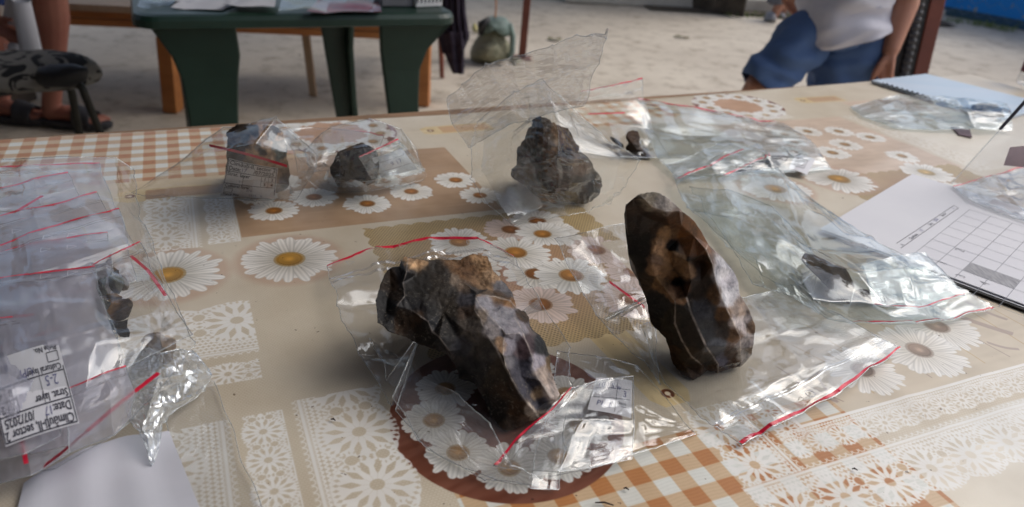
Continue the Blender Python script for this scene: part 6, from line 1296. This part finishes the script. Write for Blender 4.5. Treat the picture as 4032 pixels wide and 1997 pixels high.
# bag standing behind
bag('zip_bag', 'clear zip bag with a stiff upright mouth behind the tall bag, red stripe on top', [[(1462, 230, 9.5), (1540, 215, 9.), (1616, 197, 8.4)], [(1448, 270, 6.5), (1530, 262, 6.), (1618, 245, 5.5)], [(1430, 310, 3.), (1530, 305, 3.), (1640, 325, 2.)], [(1445, 375, .5), (1560, 395, 1.), (1690, 400, .3)]], 1.03, 51, zipside='t', ridge=.16, wred=.022)
A_, B_ = PT(1480, 288, 4.6), PT(1572, 285, 4.2); rs = thing('zip_strip', 'short faded red zip stripe low behind the tall bag', 'zip strip', A_); mk('red_stripe', [A_, B_, B_+(0, .003, .001), A_+(0, .003, .001)], [(0, 1, 2, 3)], RED, rs)
# tall bag round the upright crusted stone
t_, X_ = bag('tall_bag', 'tall upright clear bag with a pointed flap, standing round the dark crusted stone', [[(1200, 305, 10), (1290, 235, 14), (1365, 203, 16.5), (1398, 232, 16.), (1462, 290, 14)], [(1190, 370, 8), (1285, 335, 11.5), (1390, 315, 15.2), (1450, 330, 14.2), (1530, 352, 12)], [(1188, 450, 5), (1280, 430, 8.0), (1400, 400, 12.8), (1490, 400, 11.2), (1608, 402, 9)], [(1225, 510, 2), (1300, 500, 5), (1400, 480, 7.6), (1500, 470, 7.), (1572, 465, 5)], [(1292, 570, .2), (1350, 548, 1.5), (1430, 541, 2), (1480, 530, 2), (1530, 512, 1)]], 2.06, 61, second=None, red=False, crisp=True, nz=1.3, m_=film_mat('tall_film', gloss=.07, veil=.018, crinkle=.12))
C = grid3([[(1120, 248, 12), (1220, 165, 17), (1380, 115, 21), (1527, 70, 24.5)], [(1140, 310, 10), (1260, 240, 14), (1385, 205, 17.5), (1502, 160, 20.5)], [(1178, 372, 7), (1290, 310, 11), (1385, 285, 13.5), (1464, 268, 15)]])
X2 = solve(C, 2.07, 62); sheetmesh('flap', X2, film_mat('flap_film', veil=.17, gloss=.42, rough=.12, crinkle=.15, veilc=(.66, .67, .72)), t_, smooth=False); seams(X2, t_)
C = grid3([[(1215, 330, 8), (1300, 270, 11), (1380, 250, 13), (1470, 300, 11)], [(1215, 430, 5), (1300, 400, 7), (1420, 380, 8), (1560, 400, 6)], [(1290, 560, .1), (1370, 520, .6), (1450, 500, .8), (1540, 480, .6)]])
X2 = solve(C, 2.04, 63, levels=3); sheetmesh('back_film', X2, FILMV, t_)
# labelled bag, back left
bag('zip_bag', 'clear bag tented over the blue-grey stone, with the printed label in front', [[(430, 420, 4), (560, 322, 9.5), (692, 296, 11.4), (752, 350, 9), (800, 388, 5)], [(380, 455, 2), (520, 385, 7.5), (640, 365, 10.), (740, 398, 7.8), (792, 430, 4.5)], [(334, 483, .3), (500, 450, 3.8), (640, 450, 5.4), (722, 462, 4.2), (770, 455, 3)], [(370, 492, .1), (500, 497, .2), (640, 503, .3), (722, 501, .3), (742, 502, .2)]], 1.06, 71, second=.6, red=False, m_=FILM)
A_, B_ = PT(526, 362, 8.0), PT(722, 415, 7.6); rs = thing('zip_strip', 'red zip stripe crossing in front of the blue-grey stone above the printed label', 'zip strip', (A_+B_)/2-[0, 0, .08])
V = []
for k in range(12): t = k/11; p = A_*(1-t)+B_*t+np.array([0, 0, .0015*math.sin(t*3)]); V += [p, p-np.array([0, 0, .0030])]
mk('red_stripe', V, [(2*k, 2*k+1, 2*k+3, 2*k+2) for k in range(11)], RED, rs)
slip('printed find label with red stripe above it, propped in the back left bag', (576.5, 398, 6.9), (699, 423, 6.6), (691, 500, .8), (554.6, 491, .6), '17', '', .001, hand=(('1', 19, 28.5, 5), ('276', 30, 40, 5), ('1215   9', 34, 47.5, 5)))
# companion bag with the small folded bag
bag('zip_bag', 'clear bag over the glossy blue-black stone, beside the labelled bag', [[(762, 380, 3), (832, 318, 6.8), (932, 299, 7.8), (1010, 325, 6), (1045, 372, 3.5)], [(780, 420, 3), (850, 378, 7.2), (930, 366, 8.0), (1012, 380, 5.4), (1066, 430, 2)], [(772, 442, 1.5), (850, 450, 3.8), (920, 452, 4.0), (1000, 442, 2.8), (1070, 440, 1.0)], [(800, 470, .2), (845, 484, .3), (920, 482, .3), (1000, 467, .3), (1062, 452, .2)]], 1.06, 81, second=.5, red=False)
bag('zip_bag', 'sagging clear film with a faint red stripe between the two back left stones', [[(700, 325, 6), (790, 320, 5.), (890, 329, 5.), (968, 341, 4.6)], [(740, 380, 5), (800, 380, 4.), (880, 370, 4), (950, 370, 4)], [(750, 430, 2.), (800, 430, 1.6), (850, 430, 1.6), (900, 430, 1.)]], 1.06, 82, zipside='t', ridge=0, wred=.02, zips=(.62, 1.))
t_, X_ = bag('zip_bag', 'small folded zip bag with a paper slip, leaning on the glossy blue-black stone', [[(903, 393, 6.4), (950, 372, 6.8), (999, 351, 6.6)], [(924, 428, 4.4), (975, 410, 4.8), (1036, 390, 4.2)], [(943, 463, 1.6), (1000, 450, 1.8), (1068, 431, 1.2)]], 1.04, 83, m_=FILMG, zipside='t', wred=.04, ridge=.12, second=.7)
P4 = [PT(*c) for c in ((936, 398, 5.2), (1010, 372, 5.0), (1050, 425, 1.8), (960, 448, 1.8))]; sl_ = thing('paper_slip', 'white slip inside the small folded zip bag on the glossy blue-black stone', 'paper slip', P4[3]); pa = make_patch(*P4, 30, 22, .001); papersheet(sl_, pa, 30, 22); textmesh('9 17', BLUEINK, sl_, pa, 12, 12, 6, name='handwriting'); lines_on(pa, [(2, 15, 28, 15), (2, 6, 28, 6)], .3, INK, sl_)
# ---- the form, its clipboard and the papers at the right
A_, B_, Cc = PT(2294, 438, .5), PT(2063, 575, .5), PT(2502, 783, .5)
ux = (A_-B_); L_ = np.linalg.norm(ux); ux /= L_; uy = Cc-B_; uy -= ux*uy.dot(ux); uy /= np.linalg.norm(uy); W_, H_ = .21*L_/.21, .297
H_ = max(.297, (Cc-B_).dot(uy)+.01)
fm = thing('form_sheet', 'white recording form with a pencilled grid and two shaded squares, right side', 'form', B_+uy*.1+ux*.1)
pa = make_patch(A_-ux*L_*0, A_+uy*H_, B_+uy*H_, B_, H_*1000, L_*1000, 0); wl, hl_ = H_*1000, L_*1000
def FP(x, y):   # table-plane pixel -> form units
    p = PT(x, y, .5)-A_; return p.dot(uy)*1000, -p.dot(ux)*1000
papersheet(fm, pa, wl, hl_)
cF = lambda X, Y: ((2900+X/1.2155)/1.5652, (250+Y/1.2155)/1.5652)
def seg(a, b): return (*FP(*cF(*a)), *FP(*cF(*b)))
sg = [seg((765, 862), (1040, 680)), (*FP(*cF(1040, 680)), *FP(*cF(1062, 692))), seg((785, 885), (1062, 692))]
# grid: a family along the form's length and one across
g0, g1, g2 = FP(*cF(1115, 700)), FP(*cF(845, 900)), FP(*cF(1376, 800))
gu = (wl-g0[0]-2); 
stepu = (FP(*cF(1200, 745))[0]-g0[0]); u0_, v0_, v1_ = g0[0], g0[1], FP(*cF(850, 905))[1]
nv_ = 7; stepv = (v1_-v0_)/nv_*1.
V_ = []
k = 0
while u0_+k*stepu < wl-6: V_.append((u0_+k*stepu, v0_, u0_+k*stepu, v0_+stepv*(nv_+2))); k += 1
for j in range(nv_+3): V_.append((u0_, v0_+j*stepv, wl-8, v0_+j*stepv))
lines_on(pa, sg, .7, INK, fm); lines_on(pa, V_, .55, mat('grid_ink', (.22, .23, .27)), fm, 'grid_line')
pc = FP(*cF(1125, 965)); i0_ = math.floor((pc[0]-u0_)/stepu); j0_ = math.floor((pc[1]-v0_)/stepv)
for (i_, j_) in ((i0_, j0_), (i0_+1, j0_)):
    a, b = u0_+i_*stepu, v0_+j_*stepv
    mk('pencil_shading', [pa(a+.4, b+.4, .0002), pa(a+stepu-.4, b+.4, .0002), pa(a+stepu-.4, b+stepv-.4, .0002), pa(a+.4, b+stepv-.4, .0002)], [(0, 1, 2, 3)], PENCIL, fm)
hu, hv = FP(*cF(790, 868)); 
dirr = math.atan2(FP(*cF(1040, 683))[1]-hv, FP(*cF(1040, 683))[0]-hu)
def tx(s_, X, Y, h, m_, a=None, nm='lettering'):
    u, v = FP(*cF(X, Y)); textmesh(s_, m_, fm, pa, u, v, h, ang=dirr if a is None else a, name=nm)
textmesh_dir = dirr
tx('A', 798, 873, 6, INK); tx('Quadrant', 838, 843, 6, INK); tx('17', 890, 806, 7, BLUEINK, nm='handwriting'); tx('Day', 930, 776, 6, INK); tx('2025', 955, 757, 6, BLUEINK, nm='handwriting'); tx('Sector', 988, 733, 6, INK); tx('2', 1040, 697, 7, BLUEINK, nm='handwriting')
for s_, X, Y in (('1', 1000, 965), ('2', 1085, 905), ('3', 1090, 1030), ('4', 1205, 1065)): tx(s_, X, Y, 14, mat('pencil_writing', (.35, .35, .38)), nm='pencil_numeral')
# second sheet and clipboard below it
pb_ = make_patch(A_+[.004, .006, -.0016], A_+uy*H_+[.004, .006, -.0016], B_+uy*H_+[0, -.004, -.0016], B_+[0, -.004, -.0016], 10, 10, 0); papersheet(None, pb_, 10, 10, name='paper_sheet', label='plain white sheet just under the recording form', cat='paper')
q0 = [B_+uy*.10-ux*.006, B_+uy*(H_+.05)-ux*.006, A_+uy*(H_+.05)+ux*.0, A_+uy*.10]; q0 = [np.array([p[0], p[1], TZ+.0008]) for p in q0]
clp = thing('clipboard', 'black clipboard whose edge shows beneath the recording form', 'clipboard', q0[0]); soften(mk('board', *hexa(q0+[p+np.array([0, 0, .0018]) for p in q0]), mat('black_board', (.02, .02, .022), rough=.4), clp), .0006)
mid = (q0[2]+q0[1])/2; mk('clip', *box(mid-uy*.03+[0, 0, .006], (.09, .02, .006), rz=math.atan2(ux[1], ux[0])), mat('clip_steel', (.4, .4, .42), metal=1., rough=.3), clp)
# other papers on the right
P4 = [PT(*c) for c in ((2192, 201, .7), (2330, 185, .7), (2640, 262, .7), (2520, 300, .7))]
nb2 = thing('notebook', 'pale blue notebook lying at the far right edge of the table', 'notebook', P4[0])
BLP = mat('pale_blue_cover', (.42, .54, .66), (.50, .58, .68), rough=.4, scale=3, aniso=(1, 6, 1)); lo_ = [p-np.array([0, 0, .005]) for p in P4]
soften(mk('cover', *hexa(lo_+P4), BLP, nb2), .001); mk('pages', *hexa([p*.99+lo_[k]*.01-np.array([0, 0, .0015]) for k, p in enumerate(lo_)]+[p-np.array([0, 0, .0008]) for p in lo_]), PAPER, nb2)
mk('spiral_binding', *tube([P4[0]*(1-t)+P4[3]*t+np.array([0, 0, .002*math.sin(t*150)]) for t in np.linspace(.1, .8, 120)], .0012, 5), INK, nb2)
P4 = [PT(*c) for c in ((2392, 318, .25), (2440, 325, .25), (2446, 344, .25), (2412, 338, .25))]; soften(mk('card', *hexa([p-np.array([0, 0, .002]) for p in P4]+P4), mat('plum_card', (.12, .06, .08), rough=.5), label='small plum coloured card under the aqua bag at the far right', cat='card'), .0004)
bag('zip_bag', 'aqua-tinted clear bag with the dull grey-brown stone, far right', [[(2140, 268, .3), (2262, 238, 1.), (2400, 245, 2.0), (2530, 262, 2.0)], [(2170, 292, .4), (2290, 285, 1.), (2430, 282, 3.4), (2545, 285, 3.)], [(2250, 322, .3), (2350, 326, .5), (2450, 322, 1.2), (2545, 330, .4)]], 1.05, 91, m_=FILMG, red=False, second=.3)
bag('zip_bag', 'clear zip bag cut by the right edge, lying behind the form', [[(2400, 470, .8), (2500, 440, 1.), (2640, 400, 1.)], [(2440, 500, 1.0), (2540, 490, 1.4), (2680, 470, 1.2)], [(2500, 530, .7), (2590, 560, .8), (2700, 590, .6)]], 1.05, 92, m_=FILMV, zipside='t', ridge=.1, wred=.02, second=.3)
# stiff clear sleeve leaning at the right border, and a bottle
P4 = [PT(*c) for c in ((2393, 462, .2), (2700, 120, 22), (2900, 300, 14), (2760, 520, .2))]
fl = thing('plastic_sleeve', 'stiff clear document sleeve leaning at the right border, dark upper edge', 'sleeve', P4[0]); pa = make_patch(P4[1], P4[2], P4[3], P4[0], 10, 10, 0)
V = [pa(10*i/12, 10*j/12, .0015*mnoise.noise(Vector((i*.5, j*.5, 0)))) for j in range(13) for i in range(13)]; mk('clear_sheet', V, [(j*13+i, j*13+i+1, (j+1)*13+i+1, (j+1)*13+i) for j in range(12) for i in range(12)], FILMV, fl, smooth=True)
mk('sheet_edge', *tube([P4[0]*(1-t)+P4[1]*t for t in np.linspace(0, .58, 8)], .0007, 6), SEAM, fl); mk('binding_edge', *tube([P4[0]*(1-t)+P4[1]*t for t in np.linspace(.45, 1., 8)], .0022, 8), INK, fl)
P5 = [pa(1.6, 6.4, .001), pa(3.4, 5.6, .001), pa(4.6, 7.4, .001), pa(2.2, 7.8, .001)]; mk('pink_slip', P5, [(0, 1, 2, 3)], mat('pink_paper', (.60, .48, .52)), fl)
bc = PT(2600, 205, 1); bo = thing('bottle', 'clear plastic bottle with a maroon label, cut by the right border', 'bottle', (bc[0], bc[1], TZ))
prof = [(0, .001), (.030, .001), (.033, .006), (.033, .07), (.032, .10), (.026, .13), (.013, .155), (.012, .175)]; V = []; n_ = 28
for r, z in prof:
    for k in range(n_): V.append((bc[0]+r*math.cos(k*2*math.pi/n_), bc[1]+r*math.sin(k*2*math.pi/n_), TZ+z))
mk('bottle_wall', V, [(j*n_+k, j*n_+(k+1) % n_, (j+1)*n_+(k+1) % n_, (j+1)*n_+k) for j in range(len(prof)-1) for k in range(n_)], FILMV, bo, smooth=True)
V = [(bc[0]+.0334*math.cos(k*2*math.pi/n_), bc[1]+.0334*math.sin(k*2*math.pi/n_), TZ+z) for z in (.03, .085) for k in range(n_)]; mk('wrap_label', V, [(k, (k+1) % n_, n_+(k+1) % n_, n_+k) for k in range(n_)], mat('maroon_label', (.16, .02, .04), rough=.4), bo, smooth=True)
mk('cap', *tube([(bc[0], bc[1], TZ+.174), (bc[0], bc[1], TZ+.188)], .014, 16), mat('cap_white', (.7, .7, .7)), bo)
# ---- the big bag full of small bags, left
bag('large_bag', 'large clear bag at the left edge, stuffed with small zip bags and flakes', [[(-90, 408, 5.5), (60, 398, 6.2), (200, 396, 6.2), (290, 398, 5.5), (334, 425, 4.)], [(-90, 520, 6.5), (60, 520, 7.4), (200, 520, 7.2), (300, 520, 6.0), (350, 540, 3.)], [(-90, 700, 6.5), (80, 700, 7.6), (230, 700, 7.2), (360, 700, 5.8), (420, 700, 3.)], [(-90, 880, 6), (90, 880, 7), (240, 870, 6.6), (380, 850, 5.2), (488, 870, 1.2)], [(-90, 1060, 3.5), (60, 1080, 4.2), (190, 1050, 4.4), (300, 980, 4.4), (440, 930, 1.0)], [(-90, 1190, .4), (40, 1190, .8), (150, 1170, 1.), (270, 1100, 1.8), (330, 1060, 2.)]], 1.045, 101, m_=FILM, red=False, second=None, keep=.03)
lay = [ # zip edge left..right, then how far the bag runs toward the viewer, height, seed
 ((-60, 490), (84, 450), (168, 434), 90, 5.0, (30, 0), 'hindmost small zip bag at the top of the large left bag'),
 ((-80, 567), (80, 527), (245, 487), 120, 5.4, (40, 10), 'milky small zip bag with a faint stripe near the top of the large left bag'),
 ((-60, 640), (70, 590), (298, 525), 200, 6.2, (30, 0), 'wide zip bag whose bold red stripe climbs to a punched corner, large left bag'),
 ((-60, 648), (88, 611), (268, 586), 190, 6.0, (20, 0), 'zip bag with the second bold red stripe in the large left bag'),
 ((10, 622), (84, 616), (207, 609), 110, 5.7, (20, 0), 'zip bag with a short level red stripe in the large left bag'),
 ((-70, 708), (90, 690), (234, 669), 330, 6.1, (60, 20), 'zip bag with a long red stripe left of the flake pile'),
 ((235, 669), (308, 629), (357, 611), 260, 5.9, (75, 30), 'zip bag that covers the flake pile in the large left bag'),
 ((-80, 760), (0, 729), (65, 713), 250, 5.6, (20, 0), 'zip bag with a short red stripe at the left border below the long one'),
 ((-80, 822), (0, 804), (79, 791), 340, 5.9, (60, 0), 'zip bag holding the printed label at the left border'),
 ((150, 985), (259, 940), (321, 918), 150, 5.2, (30, -30), 'zip bag with a bent red stripe below the flake pile'),
 ((-80, 900), (40, 860), (150, 830), 330, 3.4, (40, 0), 'cloudy zip bag lying over the upside-down printed label'),
 ((40, 760), (140, 740), (232, 725), 380, 4.4, (30, 0), 'cloudy zip bag low in the pile below the flakes'),
 ((-80, 430), (90, 415), (250, 408), 230, 3.6, (50, 20), 'cloudy zip bag at the bottom of the pile, farthest from the viewer'),
 ((-80, 640), (80, 625), (228, 612), 420, 3.2, (50, 10), 'cloudy zip bag at the bottom of the pile, widest of them'),
]
for k, (a, b, c, ln, z, sk, lab) in enumerate(lay):
    rows = [[(*a, z), (*b, z+.2), (*c, z-.1)], [(a[0]+sk[0]*.5, a[1]+ln*.5, z-.3), (b[0]+sk[0]*.5, b[1]+ln*.5, z+.1), (c[0]+sk[0]*.7, c[1]+ln*.45, z-.6)], [(a[0]+sk[0], a[1]+ln, max(.8, z-1.8)), (b[0]+sk[0], b[1]+ln, max(.8, z-1.5)), (c[0]+sk[0]*1.3+sk[1], c[1]+ln*.9, max(.6, z-2.4))]]
    bag('small_zip_bag', lab, rows, 1.03, 110+k, m_=FILM if k == 6 else FILMK, zipside='t', wred=max(.014, 3.6/ln), ridge=22./ln, second=None, levels=4, group='small zip bags inside the large left bag', seam='lrb')
def stripe(lab, pts, w=.0032):
    V = []; P_ = [PT(*p) for p in pts]; Q = []
    for k in range(len(P_)-1):
        for t in np.linspace(0, 1, 8, endpoint=k == len(P_)-2): Q.append(P_[k]*(1-t)+P_[k+1]*t)
    for k, p in enumerate(Q):
        d = Q[min(k+1, len(Q)-1)]-Q[max(k-1, 0)]; s_ = np.cross(d, [0, 0, 1.]); s_ /= np.linalg.norm(s_); V += [p-s_*w/2, p+s_*w/2]
    o = thing('zip_strip', lab, 'zip strip', P_[0]); mk('red_stripe', V, [(2*k, 2*k+1, 2*k+3, 2*k+2) for k in range(len(Q)-1)], RED, o)
stripe('short slanting red stripe near the top of the large left bag', [(40, 532, 6.2), (107, 492, 6.2)])
stripe('steep red stripe along the right side of the large left bag', [(329, 643, 4.6), (372, 680, 4.2), (417, 744, 3.4)], .0028)
stripe('steep bold red stripe below the printed label at the left border', [(20, 964, 5.0), (44, 1050, 4.4), (66, 1166, 3.0)], .0024)
stripe('long slanting red stripe running under the crumpled corner of the left bag', [(108, 1174, 1.6), (156, 1138, 2.4), (219, 1084, 3.6), (311, 1006, 4.4), (399, 938, 4.6)], .0034)
slip('upside-down printed label inside the large left bag at the left border', (199.6, 1064, 5.0), (14, 1124, 4.8), (-36, 915, 5.95), (145, 857, 6.0), '17', '', .001, hand=(('2-5', 8, 30, 9), ('UPP', 28, 38, 8), ('81', 48, 45, 7)))
t_, X_ = bag('crumpled_corner', 'crumpled shiny corner of film hanging from the large left bag', [[(350, 868, 3.6), (400, 888, 4.2), (450, 878, 3.8), (488, 884, 2.4)], [(320, 950, 3.4), (390, 955, 4.2), (460, 945, 3.2), (534, 945, 1.2)], [(314, 1000, 3.0), (380, 1015, 3.0), (440, 1010, 2.2), (512, 986, .8)], [(338, 1070, 2.4), (365, 1080, 2.2), (395, 1080, 1.6), (424, 1040, .9)], [(368, 1130, 1.2), (378, 1160, .7), (384, 1166, .4), (394, 1130, .7)]], 2.07, 131, m_=film_mat('shiny_film', tint=(.93, .96, .97), veil=.24, gloss=.8, rough=.2, crinkle=.5, veilc=(.82, .86, .90)), red=False, second=None, cat='plastic film', nz=1.6, crisp=True)
# ---- paper and loose film, bottom left
P4 = [PT(*c) for c in ((60, 1215, .3), (425, 1085, .3), (560, 1420, .3), (-60, 1700, .3))]; pa = make_patch(*P4, 10, 10, 0)
V = [pa(10*i/20, 10*j/20, .010*max(0, (1-j/5.))**2*math.sin(i/20*3.14)+.0006*math.sin(i)) for j in range(21) for i in range(21)]; mk('paper_sheet', V, [(j*21+i, j*21+i+1, (j+1)*21+i+1, (j+1)*21+i) for j in range(20) for i in range(20)], mat('bluish_paper', (.58, .585, .64), (.54, .55, .60), rough=.8), smooth=True, label='blank white sheet with a lifted far edge at the bottom left corner', cat='paper')
bag('film_sheet', 'flat loose film over the printed lace, bottom left', [[(400, 960, .6), (465, 900, .8), (535, 960, .3)], [(430, 1100, .3), (520, 1080, .5), (590, 1100, .2)], [(490, 1290, .2), (580, 1290, .4), (668, 1290, .15)]], 1.02, 141, m_=FILMV, red=False, seam='lr', cat='plastic film')
# recycling marks moulded on the mouths of the bags
MARK = film_mat('moulded_mark', veil=.5, gloss=.2, veilc=(.85, .85, .88), crinkle=0)
def mark(x, y, z, s, ang, par):
    c = PT(x, y, z)+np.array([0, 0, .0015]); V, F = [], []
    P_ = [c+np.array([s*math.cos(ang+k*2.094), s*math.sin(ang+k*2.094), 0]) for k in range(4)]
    for k in range(3):
        d = P_[k+1]-P_[k]; s_ = np.cross(d, [0, 0, 1.]); s_ = s_/np.linalg.norm(s_)*.00035; i = len(V); V += [P_[k]-s_, P_[k]+s_, P_[k+1]+s_, P_[k+1]-s_]; F.append((i, i+1, i+2, i+3))
    return V, F
def marks(parname, lst):
    par = next(o for o in COL.objects if o.get('label', '').startswith(parname)); V, F = merge([mark(*l, None) for l in lst]); mk('recycling_mark', V, F, MARK, par)
marks('large clear zip bag lying flat', [(880, 664, 1.6, .0045, .6), (1011, 622, 2.0, .0045, .4), (1180, 612, 2.2, .0045, .2), (1240, 622, 2.0, .0045, .1)])
marks('wide zip bag whose bold', [(118, 600, 6.6, .0045, .4), (40, 585, 6.6, .0045, .6), (180, 595, 6.6, .0045, .4)])
marks('zip bag with a long red stripe', [(112, 632, 6.6, .0045, .5), (178, 625, 6.6, .0045, .5), (112, 698, 6.6, .0045, .5), (180, 690, 6.5, .0045, .5)])
# small litter on the cloth
for k, (x, y, lab) in enumerate(((1880-360, 1266, 'short dark splinter on the printed daisies at the lower edge of the table'), (838, 1095-40, 'tiny brown crumb on the cloth left of the big dark nodule'), (2150, 1180, 'tiny dark crumb on the printed lace at the lower right'), (1575, 1229, 'dark crumb right of the printed daisy at the lower edge'))):
    p = PT(x, y, .1); L2 = .006 if k == 0 else .0018; mk('crumb', *tube([p-np.array([L2, 0, 0]), p+np.array([0, .0004, .0004]), p+np.array([L2, -.001, 0])], [.0004, .0007, .0004], 5), mat('crumb_brown', (.04, .02, .015)), label=lab, cat='crumb')
